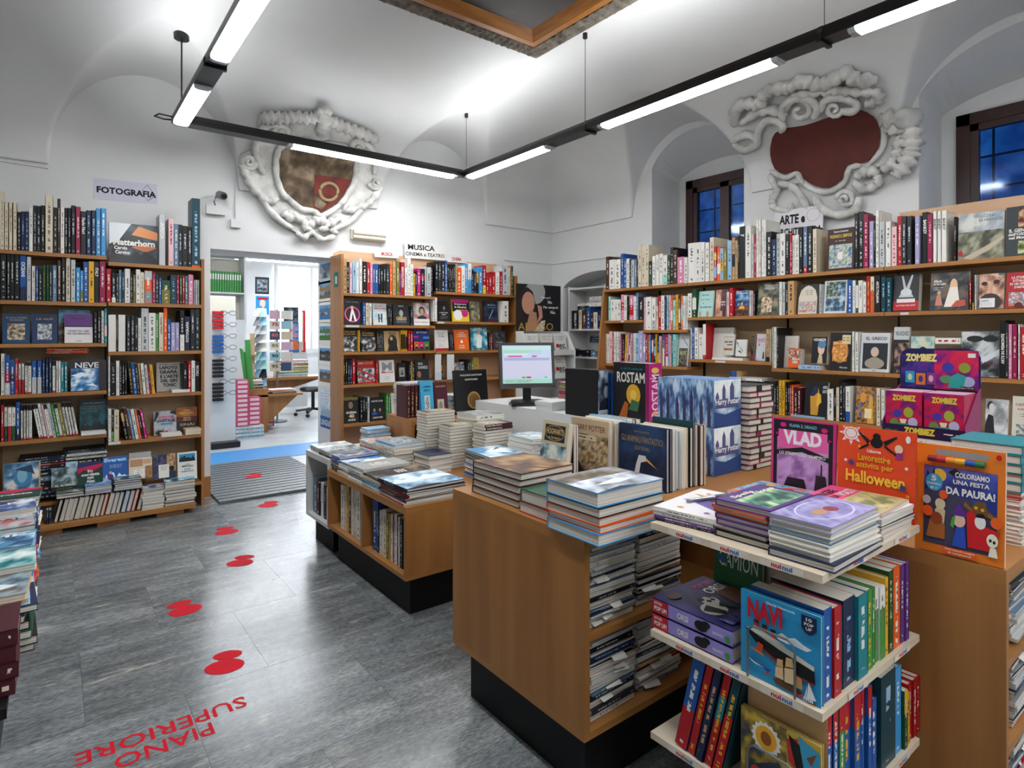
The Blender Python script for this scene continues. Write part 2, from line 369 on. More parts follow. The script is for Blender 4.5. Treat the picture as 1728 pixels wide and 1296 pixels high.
# ================================================================ hanging linear lamps
ZL = 2.92
def lamp(label, p0, p1, lit, clips=(), up='tubeup'):
    d = (Vector(p1) - Vector(p0)); ln = d.length; an = math.atan2(d.y, d.x)
    t = thing('linear_lamp', label, 'lamp', p0, an, 'hanging linear lamps')
    W = .055; prof = [(-W, 0), (W, 0), (W, .04), (W * .86, .066), (W * .78, .066), (W * .78, .02), (-W * .78, .02), (-W * .78, .066), (-W * .86, .066), (-W, .04)]
    T = frame(0, 0, 0, (0, 1, 0), (0, 0, 1), (1, 0, 0))
    MB().prism(prof, 0, ln, T=T).obj('housing', 'black', t)
    for a, b in lit:
        MB().prism([(-W * .86, -.012), (-W * .55, -.02), (W * .55, -.02), (W * .86, -.012), (W * .9, .004), (-W * .9, .004)], a, b, T=T).obj('diffuser', 'tube', t)
        MB().prism([(-W * .74, .0205), (W * .74, .0205), (W * .7, .026), (-W * .7, .026)], a, b, T=T).obj('uplight_diffuser', up, t)
        for e in (a, b):
            s = 1 if e == b else -1
            MB().prism([(-W * .88, -.013), (-W * .55, -.022), (W * .55, -.022), (W * .88, -.013), (W * .9, .004), (-W * .9, .004)], min(e, e + s * .035), max(e, e + s * .035), T=T).obj('end_clip', 'clear', t)
    for a in clips:
        MB().prism([(-W * 1.12, -.015), (W * 1.12, -.015), (W * 1.12, .03), (W * .8, .07), (-W * .8, .07), (-W * 1.12, .03)], a - .012, a + .012, T=T).obj('joint_ring', 'black', t)
    return t
LX0, LX1, LYB = .735, 3.215, 4.93
lamp('black linear lamp along the back wall, across the shield', (LX0 + .06, LYB, ZL), (LX1 - .06, LYB, ZL), [(.74, 2.27)], (), 'tubeup2')
lamp('long black lamp with three lit tubes parallel to the window wall', (LX1, LYB, ZL), (LX1, -2.3, ZL), [(.1, 1.24), (1.88, 3.18), (3.62, 4.9), (5.3, 6.5), (6.7, 7.15)], (1.72, 3.45))
lamp('black lamp with two lit tubes at upper left, nearest camera', (LX0, LYB + .02, ZL), (LX0, -2.3, ZL), [(.06, .84), (1.34, 2.6), (3.0, 4.3), (4.7, 5.9), (6.1, 7.15)], (1.2, 4.5))
lamp('unseen black linear lamp added behind the camera to brighten the foreground', (LX0 + .06, -2.3, ZL), (LX1 - .06, -2.3, ZL), [(.15, 2.2)])  # unseen lamp closing the loop, added as fill for the foreground
def hanger(x, y, label, r=.018, h=.05):
    t = thing('lamp_hanger', label, 'hanger', (x, y, ZL + .06), 0, 'lamp hangers')
    zt = vault(x, y)
    MB().tube([(0, 0, 0), (0, 0, zt - ZL - .06)], .0022 if r < .04 else .006, 6).obj('wire', 'cable', t)
    MB().lathe([(r, 0), (r, h * .8), (r * .9, h)], n=18).obj('ceiling_cup', 'black', t).location = (0, 0, zt - ZL - .06 - h + .012)
hanger(LX1, LYB - .02, 'thin wire hanger with small black cup over the lamp corner')
hanger(LX1, 3.26, 'thin wire hanger with small black cup over the long lamp')
hanger(LX1, 1.48, 'thin wire hanger at the second joint of the long lamp')
hanger(LX0, LYB - .06, 'black cable hanger with wide round canopy at upper left', .05, .045)
lp = MB(); lp.tube([(LX0 - .01, LYB + .02, ZL + .03), (LX0 - .1, LYB + .05, ZL + .03), (LX0 - .16, LYB + .02, ZL + .03), (LX0 - .14, LYB - .05, ZL + .03), (LX0 + .02, LYB - .03, ZL + .03)], .006, 6)
tag(lp.obj('cable_loop', 'cable'), 'black cable loop sticking out of the left lamp corner', 'cable')
# ================================================================ books
from mathutils import noise as mnoise
UP = Vector((0, 0, 1))
AX = {'Y': (Vector((1, 0, 0)), Vector((0, 1, 0))), 'X': (Vector((0, -1, 0)), Vector((1, 0, 0)))}   # right and inward direction of a shelf front
def pt(plane, val, px, py): return onY(px, py, val) if plane == 'Y' else onX(px, py, val)
def ordn(i): return '%d%s' % (i, 'th' if 10 <= i % 100 <= 20 else {1: 'st', 2: 'nd', 3: 'rd'}.get(i % 10, 'th'))
def mixc(a, b, f): return tuple(a[i] * (1 - f) + b[i] * f for i in range(3))
def ell(cx, cy, rx, ry, n=14, a0=0.0): return [(cx + rx * math.cos(a0 + 2 * PI * i / n), cy + ry * math.sin(a0 + 2 * PI * i / n)) for i in range(n)]
def draw(mb, ops, T, W, D):
    """flat print: ops in percent of the cover, x from the spine, y up; T maps the cover rectangle to the book"""
    k = 0
    def P(x, y):
        x = min(max(x, 0.3), 99.7); y = min(max(y, 0.3), 99.7); return T @ Vector((x * W / 100, y * D / 100, 0.0002 * (k + 1)))
    for op in ops.split(';'):
        a = op.split()
        if not a: continue
        c = a[0]; k += 1
        if c == 't':
            x0, y0, x1, y1 = map(float, a[2:6])
            bold = float(a[7]) if len(a) > 7 else 0.02
            put_text(mb, a[1].replace('_', ' '), x0 * W / 100, y0 * D / 100, x1 * W / 100, y1 * D / 100, 0.0002 * (k + 1), a[6], bold, T)
        elif c == 'r':
            x0, y0, x1, y1 = map(float, a[1:5]); mb.poly([P(x0, y0), P(x1, y0), P(x1, y1), P(x0, y1)], a[5])
        elif c == 'e':
            cx, cy, rx, ry = map(float, a[1:5]); mb.poly([P(*q) for q in ell(cx, cy, rx, ry, 18)], a[5])
        elif c == 'o':                       # ring
            cx, cy, rx, ry, th = map(float, a[1:6]); q = ell(cx, cy, rx, ry, 24); i2 = ell(cx, cy, rx - th, ry - th * W / D, 24)
            for i in range(24): mb.poly([P(*i2[i]), P(*q[i]), P(*q[(i + 1) % 24]), P(*i2[(i + 1) % 24])], a[6])
        elif c == 'p':
            v = list(map(float, a[2:])); mb.poly([P(v[i], v[i + 1]) for i in range(0, len(v), 2)], a[1])
        elif c == 's':                       # star / web / sun
            cx, cy, r1, r2, n = map(float, a[1:6]); n = int(n)
            mb.poly([P(cx + (r1 if i % 2 == 0 else r2) * math.cos(PI * i / n + 1.57), cy + (r1 if i % 2 == 0 else r2) * W / D * math.sin(PI * i / n + 1.57)) for i in range(2 * n)], a[6])
        elif c == 'l':                       # lines of small print
            x0, y0, x1, y1, n = map(float, a[1:6]); n = int(n); h = (y1 - y0) / n; sd = random.uniform(0, 90)
            for i in range(n):
                xe = x1 - random.uniform(0, .25) * (x1 - x0) if i else x1; ya = y1 - h * (i + 1); q = (xe - x0) * W / (h * D + 1e-9)
                mb.poly([P(x0, ya), P(xe, ya), P(xe, ya + h), P(x0, ya + h)], (0, 0, 0), a[6], [(sd, 0), (sd + q, 0), (sd + q, 1), (sd, 1)])
                mb.c[-1] = lin(a[7]) if len(a) > 7 else lin('w')
        elif c == 'n':                       # picture made of cloudy patches of three colours
            x0, y0, x1, y1 = map(float, a[1:5]); cs = [lin(q) for q in a[5:8]]; sd = float(a[8]); sc = float(a[9]) if len(a) > 9 else 4
            n = 16; m = max(6, int(n * (y1 - y0) * D / max((x1 - x0) * W, 1e-6))); m = min(m, 24)
            grid = {}
            for i in range(n + 1):
                for j in range(m + 1):
                    f = mnoise.fractal(Vector((i / n * sc + sd * 7.3, j / n * sc + sd, sd)), .7, 2, 4) * 1.1 + .5 + mnoise.noise(Vector((i * 2.7, j * 2.3, sd))) * .25
                    f = min(max(f, 0), .999); col = mixc(cs[0], cs[1], f * 2) if f < .5 else mixc(cs[1], cs[2], f * 2 - 1)
                    grid[i, j] = col
            for i in range(n):
                for j in range(m):
                    xa, xb = x0 + (x1 - x0) * i / n, x0 + (x1 - x0) * (i + 1) / n; ya, yb = y0 + (y1 - y0) * j / m, y0 + (y1 - y0) * (j + 1) / m
                    mb.poly([P(xa, ya), P(xb, ya), P(xb, yb), P(xa, yb)], (0, 0, 0)); mb.c[-1] = [grid[i, j] + (1,), grid[i + 1, j] + (1,), grid[i + 1, j + 1] + (1,), grid[i, j + 1] + (1,)]
        elif c == 'm':                       # ridge silhouette
            x0, y0, x1, y1 = map(float, a[1:5]); sd = float(a[6]); n = 14
            pts = [(x0 + (x1 - x0) * i / n, y0 + (y1 - y0) * (.45 + .55 * abs(mnoise.fractal(Vector((i * .31 + sd, sd, 0)), .6, 2, 3)) * 1.6 if 0 < i < n else .3)) for i in range(n + 1)]
            for i in range(n): mb.poly([P(pts[i][0], y0), P(pts[i + 1][0], y0), P(pts[i + 1][0], min(pts[i + 1][1], y1)), P(pts[i][0], min(pts[i][1], y1))], a[5])
        elif c == 'h':                       # head and shoulders of a sitter: hair, face, body
            cx, cy, s = map(float, a[1:4]); q = W / D
            mb.poly([P(cx + s * x, cy + s * y * q) for x, y in ((-1.5, -2.6), (1.5, -2.6), (1.25, -1.5), (.45, -1.05), (-.45, -1.05), (-1.25, -1.5))], a[6]); k += 1
            mb.poly([P(*e) for e in ell(cx, cy + .12 * s * q, s * .82, s * 1.12 * q, 16)], a[4]); k += 1
            mb.poly([P(*e) for e in ell(cx, cy - .08 * s * q, s * .58, s * .86 * q, 16)], a[5])
def textline(s): return s
KIND = ['book']; OMX = {}
def book(mx, W, D, T, fc, label, sc=None, bc=None, hard=True, ink=None, bands=(), art=None, title=None, tup=False, group=None, name=None, m='print', tcol=None, spineart=None):
    name = name or KIND[0]
    sc = sc or fc; bc = bc or fc
    bt, ov = (0.0026, 0.003) if hard else (0.0007, 0.0004)
    bt = min(bt, T * .2)
    b = MB()
    b.box(0, W, 0, D, T - bt, T, fc); b.box(0, W, 0, D, 0, bt, bc)
    # spine: inner and end faces, then the outer face in bands
    b.box(0.0003, bt, 0, D, bt * .5, T - bt * .5, sc)
    segs = [(0.0, 1.0, sc, None)]
    def cut(lo, hi, col, ik):
        out = []
        for (a, c, q, i0) in segs:
            if a < lo: out.append((a, min(c, lo), q, i0))
            if c > hi: out.append((max(a, hi), c, q, i0))
        out.append((lo, hi, col, ik)); return [s for s in out if s[1] - s[0] > 1e-4]
    for lo, hi, col in bands: segs = cut(lo / 100, hi / 100, col, None)
    if ink:
        lo = random.uniform(.34, .46); hi = random.uniform(.78, .9); lo2 = random.uniform(.1, .14)
        new = []
        for (a, c, q, _) in segs:
            for (s0, s1, on) in ((0, .05, 0), (.05, lo2 - .02, 1), (lo2 - .02, lo2 + .05, 0), (lo2 + .05, lo - .05, random.random() < .5), (lo - .05, lo, 0), (lo, hi, 1), (hi, 1, 0)):
                x, y = max(a, s0), min(c, s1)
                if y - x > 1e-3: new.append((x, y, q, ink if on else None))
        segs = new
    sd = random.uniform(0, 200)
    for lo, hi, col, ik in segs:
        b.poly([(0, lo * D, 0), (0, lo * D, T), (0, hi * D, T), (0, hi * D, 0)], col, ik, [(sd + lo * D / T, 0), (sd + lo * D / T, 1), (sd + hi * D / T, 1), (sd + hi * D / T, 0)])
    o = b.obj(name, m); o.matrix_local = mx; OMX[o.name] = Matrix(mx)
    tag(o, label.replace('book', 'book'), name.replace('_', ' '), group)
    MB().box(bt, W - ov, ov, D - ov, bt * .9, T - bt * .9).obj('page_block', 'pages', o)
    if art:
        a = MB()
        if art[0] == '@': draw(a, art[1:], frame(W, 0, T, (0, 1, 0), (-1, 0, 0), (0, 0, 1)), D, W)      # print turned to read from the other side
        elif art[0] == '~': draw(a, art[1:], frame(0, D, T, (0, -1, 0), (1, 0, 0), (0, 0, 1)), D, W)
        else: draw(a, art, Matrix.Translation((0, 0, T)), W, D)
        a.obj('cover_print', m, o)
    if title or spineart:
        a = MB()
        if spineart: draw(a, spineart, frame(0, 0, T, (0, 0, -1), (0, 1, 0), (-1, 0, 0)) if False else frame(0, 0, 0, (0, 0, 1), (0, 1, 0), (-1, 0, 0)) , T, D)
        if title:
            ls = title if isinstance(title, list) else [(title, .25, .85)]
            for (tx, a0, a1) in ls:
                vs, fs, asp = text_mesh(tx, .03); ht = min(T * .62, (a1 - a0) * D / max(asp, .1)); wd = min((a1 - a0) * D, ht * asp)
                if tup: put_text(a, tx, a0 * D, -T / 2 - ht / 2, a0 * D + wd, -T / 2 + ht / 2, .0003, tcol or ink or 'w', .03, frame(0, 0, 0, (0, 1, 0), (0, 0, -1), (-1, 0, 0)))
                else: put_text(a, tx, -a1 * D, T / 2 - ht / 2, -a1 * D + wd, T / 2 + ht / 2, .0003, tcol or ink or 'w', .03, frame(0, 0, 0, (0, -1, 0), (0, 0, 1), (-1, 0, 0)))
        a.obj('title', m, o)
    return o
INKS = dict(k='lg', k2='lg', w='#6d6a66', c='#7a6a54', n='lb', b='w', r='w', m='lp', s='w', t='w', dt='lb', dg='c', gr='w', br='c', ma='c', v='w', o='w', y='k2', lg='#505257', g='w', st='w', ol='c', tn='br', mg='w', p='w', lp='m', lb='n', lv='w', mi='dg')
SHELVES = []                                     # (plane, from, to, underside) of every shelf board, so that nothing pokes through the board above
def reg(plane, a0, a1, zs, f):
    for q in zs: SHELVES.append((plane, min(a0, a1), max(a0, a1), q - .027, f))
def room_above(plane, c, z, f):
    u = [q[3] for q in SHELVES if q[0] == plane and abs(q[4] - f) < .2 and q[1] - .01 <= c <= q[2] + .01 and q[3] > z + .05]
    return (min(u) - z - .003) if u else 9.0
def row(plane, val, z, crop, x0, spec, where, group, inset=0.012, dep=0.17, start=1, tup=False):
    """spine-out books along a shelf; each token colour:right_edge:top[:options], pixels of the given crop"""
    ox, oy, s = crop; R, I = AX[plane]; n = start; xl = x0; pos = None; pl = False; grp = None; lastth = lasth = 0.0
    for tok in spec.split():
        f = tok.split(':'); xr = float(f[1]); 
        if f[0] == '_': xl = xr; continue
        top = float(f[2]); lean = 0; title = None; ik = INKS.get(f[0], 'w'); bands = []; rep = 1; tcol = None; sa = None; dp = dep
        for q in f[3:]:
            if q[0] == 'l': lean = float(q[1:])
            elif q[0] == 't': title = q[1:].replace('_', ' '); ik = None
            elif q[0] == 'i': ik = q[1:]
            elif q[0] == 'T': tcol = q[1:]
            elif q[0] == 'x': rep = int(q[1:])
            elif q[0] == 'd': dp = float(q[1:]) / 100
            elif q[0] == 'b':
                a, b2, c2 = q[1:].split('-'); bands.append((float(a), float(b2), c2))
        for r in range(rep):
            a = xl + (xr - xl) * r / rep; b2 = xl + (xr - xl) * (r + 1) / rep
            A = pt(plane, val, ox + a / s, oy + top / s); B = pt(plane, val, ox + b2 / s, oy + top / s); C = pt(plane, val, ox + (a + b2) / 2 / s, oy + top / s)
            t = max((B - A).length - .0009, .004); h = max(C.z - z - .0005, .05)
            if not lean: grp = None
            elif grp is None: grp = lean
            th = math.radians(grp if lean else 0); h /= math.cos(th); t *= math.cos(th)
            h = min(h, (room_above(plane, C.x if plane == 'Y' else C.y, z, val) - t * abs(math.sin(th))) / math.cos(th))
            ii = inset + random.uniform(0, .008); d2 = min(dp, h * .85) + random.uniform(-.008, .008)
            Rv = R * math.cos(th) - UP * math.sin(th); Uv = UP * math.cos(th) + R * math.sin(th)
            u = A.dot(R)                                             # where the left bottom corner goes along the shelf
            if lean:
                if pos is not None and pl: u = pos + .0006
                elif th < 0: u = (pos if pos is not None else u) + h * math.sin(-th) + .0006
                else: u = A.dot(R) - h / 2 * math.sin(th)
                if pos is not None: u = max(u, pos + .0004)
                pos = u + t / math.cos(th)
            else:
                if pos is not None and pl: u = max(u, pos - (h * math.sin(abs(lastth)) if lastth < 0 else 0) + (lasth * math.sin(lastth) if lastth > 0 else 0))
                elif pos is not None: u = max(u, pos)
                t = max(.004, min(t, B.dot(R) - .0009 - u)) if B.dot(R) - u > .005 else t
                pos = u + t + .0004
            pl = bool(lean); lastth = th; lasth = h
            o0 = A + R * (u - A.dot(R)) + I * ii; o0.z = z + .0005 + (math.sin(th) * t if th > 0 else 0)
            mx = frame(o0.x, o0.y, o0.z, I, Uv, Rv)
            adj = 'thick ' if t > .042 else 'slim ' if t < .014 else ''
            if lean: adj = 'leaning ' + adj
            tl = ' lettered %s' % title if title and len(title.split()) == 1 and title.lower() in SAFE else ''
            book(mx, d2, h, t, f[0], '%s%s %s%s, %s from left on %s' % (adj, cname(f[0]), KIND[0].split('_')[-1], tl, ordn(n), where), hard=random.random() < .6, ink=ik, bands=bands, title=title, tcol=tcol, group=group, tup=tup)
            n += 1
        xl = xr
    return n
SAFE = {'italy', 'oceani', 'africa', 'revolution'}
def face(plane, val, z, crop, x0, x1, top, col, art, label, t=.02, tilt=7, inset=.03, group=None, sc=None, base=None, title=None, hard=False, name=None, yaw=0.0):
    """book standing with its cover to the room, leaning back"""
    ox, oy, s = crop; R, I = AX[plane]
    v = val + (inset if True else 0)
    A = pt(plane, v, ox + x0 / s, oy + top / s); B = pt(plane, v, ox + x1 / s, oy + top / s)
    if inset <= .08:                              # keep clear of the spine-out neighbour, whose front is nearer
        if plane == 'X': A = A + R * max(0, (pt(plane, val, ox + x0 / s, oy + top / s) - A).dot(R) + .001)
        else: B = B - R * max(0, (B - pt(plane, val, ox + x1 / s, oy + top / s)).dot(R) + .001)
    if base is not None: z = pt(plane, v, ox + (x0 + x1) / 2 / s, oy + base / s).z
    W = (B - A).length; ph = math.radians(tilt); D = min((A.z + B.z) / 2 - z, room_above(plane, (A.x + B.x) / 2 if plane == 'Y' else (A.y + B.y) / 2, z, val)) / math.cos(ph) - t * math.sin(ph)
    Uv = UP * math.cos(ph) + I * math.sin(ph); Nv = -I * math.cos(ph) + UP * math.sin(ph); Rv = R
    o0 = A.copy(); o0.z = z + .0005 + t * math.sin(ph); o0 = o0 - Nv * t; o0.z = z + .0005
    if yaw:
        q = Matrix.Rotation(math.radians(yaw), 3, 'Z'); Rv = q @ Rv; Uv = q @ Uv; Nv = q @ Nv
    mx = frame(o0.x, o0.y, o0.z, Rv, Uv, Nv)
    return book(mx, W, D, t, col, label, sc=sc, hard=hard, art=art, group=group, name=name, title=title)
def flat(x, y, z, W, D, T, col, label, rz=0.0, **k):       # lying book, centre x y, spine at local -x
    c, s = math.cos(rz), math.sin(rz)
    ox = x - c * W / 2 + s * D / 2; oy = y - s * W / 2 - c * D / 2
    return book(frame(ox, oy, z + .0004, (c, s, 0), (-s, c, 0), (0, 0, 1)), W, D, T, col, label, **k)
def stack(x, y, z, W, D, items, rz, where, group=None, jit=2.0, off=.005, top=None, hard=True):
    """items bottom to top: colour:thickness_mm[:options]"""
    toks = items.split(); L2 = []
    for tk in toks:
        f = tk.split(':'); n = 1
        for q in f[2:]:
            if q[0] == 'x': n = int(q[1:])
        L2 += [f] * n
    for i, f in enumerate(L2):
        T = float(f[1]) / 1000; ik = INKS.get(f[0], 'w'); sc = None; bc = None; bands = []; ti = None; w2, d2 = W, D; hd = hard; tc = None
        for q in f[2:]:
            if q[0] == 's': sc = q[1:]
            elif q[0] == 'b':
                a, b2, c2 = q[1:].split('-'); bands.append((float(a), float(b2), c2))
            elif q[0] == 't': ti = q[1:].replace('_', ' '); ik = None
            elif q[0] == 'T': tc = q[1:]
            elif q[0] == 'w': w2 = W * float(q[1:]) / 100; d2 = D * float(q[1:]) / 100
            elif q[0] == 'p': hd = False
        last = i == len(L2) - 1
        lab = '%s %s, %s of %s' % (cname(f[0]), KIND[0].split('_')[-1], 'topmost' if last else ordn(i + 1) + ' from bottom', where)
        flat(x + random.uniform(-off, off), y + random.uniform(-off, off), z + .0003, w2, d2, T - .0004, f[0], lab, rz + math.radians(random.uniform(-jit, jit)), sc=sc, ink=ik, bands=bands, title=ti, tcol=tc, hard=hd, group=group, art=top if last else None)
        z += T
    return z
def shelf_unit(name, label, parts_fn): 
    t = thing(name, label, 'bookcase'); parts_fn(t); return t
KIND[0] = 'photo_book'
# ================================================================ bookcase under the photography sign
YF = 5.33
C1, C2 = (0, 280, 3.8111), (0, 580, 3.8111)
LXA, LXM, LXB = -0.29, 0.318, 0.945
zl = [1.962, 1.617, 1.318, .968, .648, .2]; zr = [1.922, 1.622, 1.254, .924, .583, .2]
bc = thing('bookcase', 'beech two-bay bookcase with photography books, left of the doorway', 'bookcase', (0, YF, 0))
def lbx(n, x0, x1, y0, y1, z0, z1, m): return bx(n, x0, x1, y0 - YF, y1 - YF, z0, z1, m, bc)
BKD = 5.605
lbx('side_panel', LXB, LXB + .022, YF, BKD, 0, 1.99, 'wood'); lbx('side_panel', LXA - .022, LXA, YF, BKD, 0, 1.96, 'wood'); lbx('partition', LXM - .003, LXM + .003, YF + .215, BKD, .2, 1.95, 'plinth')
lbx('back_panel', LXA, LXB, BKD, BKD + .01, 0, 1.98, 'woodback')
for zz in zl: lbx('shelf', LXA + .001, LXM - .005, YF, BKD, zz - .026, zz, 'woodh')
for zz in zr: lbx('shelf', LXM + .005, LXB - .001, YF, BKD, zz - .026, zz, 'woodh')
reg('Y', LXA, LXM, zl, YF); reg('Y', LXM, LXB, zr, YF)
lbx('base_platform', LXA, .88, 5.16, YF, .04, .075, 'woodh'); 
for x0, x1 in ((-.2, .05), (.25, .45), (.62, .8)): lbx('base_block', x0, x1, 5.2, YF, 0, .04, 'wood')
lbx('price_strip', .325, .4, YF - .002, YF - .0005, .562, .582, 'white')
W1 = 'top shelf, left bay under FOTOGRAFIA'; G = 'spines in the photography bookcase'
row('Y', YF, zl[0], C1, 0, 'c:28:160 c:55:230 c:82:232 c:110:232 k:135:293 n:160:290 n:187:290 w:212:268 k:237:252 k:262:255 k:290:252 c:343:190 k:370:265 br:390:208 w:415:263 k:437:268 k:458:268 k:487:252 m:520:260 k2:556:290:tPaolo_Nori n:588:284 n:620:284 s:650:270 s:684:272', W1, G)
row('Y', YF, zr[0], C1, 1024, 'lg:1068:313:tAFRICA _:1085 lp:1120:338 st:1150:372 k:1175:376 k:1210:384 k:1237:390 dt:1290:207:b0-3-o', 'top shelf, right bay under FOTOGRAFIA', G)
face('Y', YF, zr[0], C1, 702, 1018, 372, '#20262c', 'n 0 0 100 100 #15191e #2b333b #4a5560 3 3;p #d8894f 45 72 100 62 100 82 60 95;p #b9683f 45 40 75 30 98 42 70 52;p #d9dde0 0 45 0 100 45 100 22 60;m 0 0 100 38 #171b20 2;t Matterhorn 8 44 94 60 w .04;t Cervin 10 33 36 42 w .03;t Cervino 12 22 42 31 w .03', 'wide dark mountain photo book with sunset cover on top shelf, right bay', t=.03, tilt=4)
row('Y', YF, zl[1], C1, 0, 'k:42:565 k:66:568 k:92:568 k:128:572 b:170:572:tOCEANI:b0-30-n lg:202:582 w:230:642 b:248:645 k:272:655 dg:297:638:iol dg:318:636:iol k2:336:636 st:368:638 br:396:605 k:423:590 c:455:588 lg:488:602 s:518:652 s:537:672:b0-35-ol b:571:615 y:607:613 k:640:615:tITALY m:682:612', 'second shelf, left bay under FOTOGRAFIA', G)
row('Y', YF, zr[1], C1, 684, 'r:718:660 k:748:685:b0-17-w k:766:690 st:784:668 dt:804:680 w:840:660 k:857:685 ol:876:698 w:904:665 c:930:683 o:982:672:b3-38-g:b72-98-lg m:1003:685 k2:1024:695 b:1041:720 dg:1098:735:b0-60-ol dt:1138:700 m:1157:700 dg:1175:702 r:1192:704 t:1213:706 p:1248:698 lg:1285:733:x3', 'second shelf, right bay under FOTOGRAFIA', G)
ALPS = 'o 50 30 40 30 2 #b0793f;n 18 12 80 66 #cfc4b0 #9a7f60 #4a3c30 %d 4;t %s 12 80 88 86 #b08a52;t %s 22 72 78 77 #b08a52'
face('Y', YF, zl[2], C1, 14, 192, 950, '#123e66', 'n 18 12 82 66 #d8d0c0 #8f7a60 #4a3c30 5 4;t LE_VALLI_VALDESI 12 84 88 89 #b08a52;t VALSESIANE 24 76 76 81 #b08a52', 'blue hardcover with ibex picture panel on third shelf, left bay', hard=True)
face('Y', YF, zl[2], C1, 204, 370, 953, '#142f55', 'n 22 12 78 66 #d8dadc #8f979e #4a5058 9 4;t LE_ALPI 18 80 82 86 #b08a52', 'blue hardcover with grey mountain panel, beside the ibex book', hard=True)
face('Y', YF, zl[2], C1, 376, 580, 925, '#3c8fb0', 'n 0 0 100 60 #2b2523 #6a5a4c #b8b09c 4 3;n 0 60 100 100 #3c8fb0 #7fb8cc #3c8fb0 2 3', 'tall teal cover half hidden behind the purple-topped book, third shelf', inset=.09)
face('Y', YF, zl[2], C1, 415, 598, 952, '#d6d2d0', 'r 0 58 100 100 #5b2a78;r 0 55 100 58 k;t TRISTAN_GOOLEY 22 82 78 86 k;t I_SEGRETI_DEL_CLIMA 12 38 88 44 #5b2a78;t PER_L\'ESCURSIONISTA 10 29 90 35 k;t PIEMME 40 6 60 8.5 k', 'white book with purple upper half on third shelf, left bay', inset=.02)
row('Y', YF, zl[2], C1, 603, 'k:628:942 k:652:935 w:672:930 t:690:917:b20-50-lp', 'third shelf, right end of left bay', G)
row('Y', YF, zr[2], C1, 698, "w:748:957:tforme_d'erba br:760:957 w:810:957:tforme_d'erba _:815 k2:842:962 k2:868:962 k:890:965 w:910:978 lg:958:915 w:1003:945 gr:1022:950 c:1055:943 o:1078:912 b:1102:985 lv:1130:1007 lv:1158:1007 k:1190:930:b0-40-w n:1226:968:tFOTOGRAFIA k2:1258:922 k2:1287:922", 'third shelf, right bay under FOTOGRAFIA', G, tup=True)
row('Y', YF, zl[3], C2, 5, 'w:30:65 b:65:75:b0-30-lg:b30-62-m b:95:108:b40-60-n r:117:100 w:138:130:b0-48-r w:158:130:b0-48-r w:180:118:b0-5-r:b88-100-k w:203:118:b0-5-r:b88-100-k b:238:110:b0-50-lg b:270:110:b0-50-lg n:336:95:x3 w:360:113:b0-6-r:b85-100-k w:391:112:x2 t:413:122 t:437:122', 'fourth shelf, left bay under FOTOGRAFIA', G)
face('Y', YF, zl[3], C2, 455, 688, 106, '#121a30', 'n 0 0 78 72 #0e3f74 #2f86bd #dfeaf2 7 2.2;p #e8f0f5 0 50 30 60 55 52 25 44;p #dfeaf2 40 18 75 12 60 22;r 78 0 100 100 #1c0f22;t NEVE 12 74 78 92 w .02', 'blue snow-drift photo book lettered NEVE on fourth shelf', t=.03, hard=True)
stack(.085, YF + .11, 1.245, .17, .24, 'r:9:sr y:5:sy r:9:sr r:8:sr y:5:sy', PI / 2, 'flat red pile on spines, fourth shelf', 'flat red books on top of spines')
row('Y', YF, zr[3], C2, 696, 'w:712:80 k:748:130 w:770:110 k:820:120:x3 k:842:120:l-5:iy b:866:125:l-6 k:884:130:l-7 tn:902:130:l-8 w:926:128:l-9 lg:948:138:l-9:b0-30-lp m:962:142:l-10 y:982:137:l-10', 'fourth shelf, right bay under FOTOGRAFIA', G)
row('Y', YF, zr[3], C2, 1178, 'k:1210:128 r:1233:115 w:1257:110 k:1288:112:tMOMU', 'fourth shelf, right end of right bay', G)
face('Y', YF, zr[3], C2, 1008, 1172, 122, '#b3b3b0', 't EDUARDO_GARENTI 12 91 88 95 k2;t LAFOTO 12 76 82 88 k .05;t GRAFIA 12 61 82 73 k .05;t E_L\'ARTE 14 46 84 58 k .05;t DEL_GIN 16 31 80 43 k .05;t TONIC 24 16 76 28 k .05', 'grey book with black title in bold rows on fourth shelf, right bay', inset=.14)
flat(.8, YF + .06, zr[3], .13, .125, .022, 'w', 'white book lying in front of the grey bold-lettered cover', PI / 2, hard=False)
row('Y', YF, zl[4], C2, 5, 'r:25:400 w:50:412:b0-45-dg w:75:412:b0-45-r w:100:412:b0-45-dg b:132:378:b0-30-n w:150:395:b0-5-r:b84-100-k w:168:395:b0-5-r:b84-100-k w:186:395:b0-5-r:b84-100-k w:206:395:b0-5-r:b84-100-k w:238:392:l-9:b0-5-r:b86-100-k w:262:388:l-9:b0-5-r lp:276:392:l-10 w:300:395:l-10:b0-5-r:b86-100-k lg:322:388:l-11 gr:346:395:l-11 w:366:390:l-11:b0-5-r:b86-100-k ol:392:388:l-11 w:470:380:x4:l-11:b0-5-r:b86-100-k', 'fifth shelf, left bay under FOTOGRAFIA', G)
face('Y', YF, zl[4], C2, 512, 692, 360, '#0f2a30', 'n 0 0 100 80 #0c1f26 #14505a #1f6a72 6 3;m 0 0 100 40 #0b1a20 5;t WALTER_BONATTI 12 86 88 91 #7f9a9c;l 14 70 86 82 2 #7f9a9c #123a42', 'dark teal mountain book on fifth shelf, left bay', t=.035, hard=True, inset=.11)
flat(.235, YF + .045, zl[4], .12, .15, .02, 'w', 'white book lying before the dark teal mountain cover', PI / 2, hard=False)
row('Y', YF, zr[4], C2, 698, 'w:718:420 k:735:425:b0-30-gr c:768:428 k:792:420:l-9:b60-85-y br:816:418:l-9 st:836:428:l-9 w:862:425:l-9:b0-60-w o:878:432:l-9 k:896:428:l-10 mg:918:430:l-10', 'fifth shelf, right bay under FOTOGRAFIA', G)
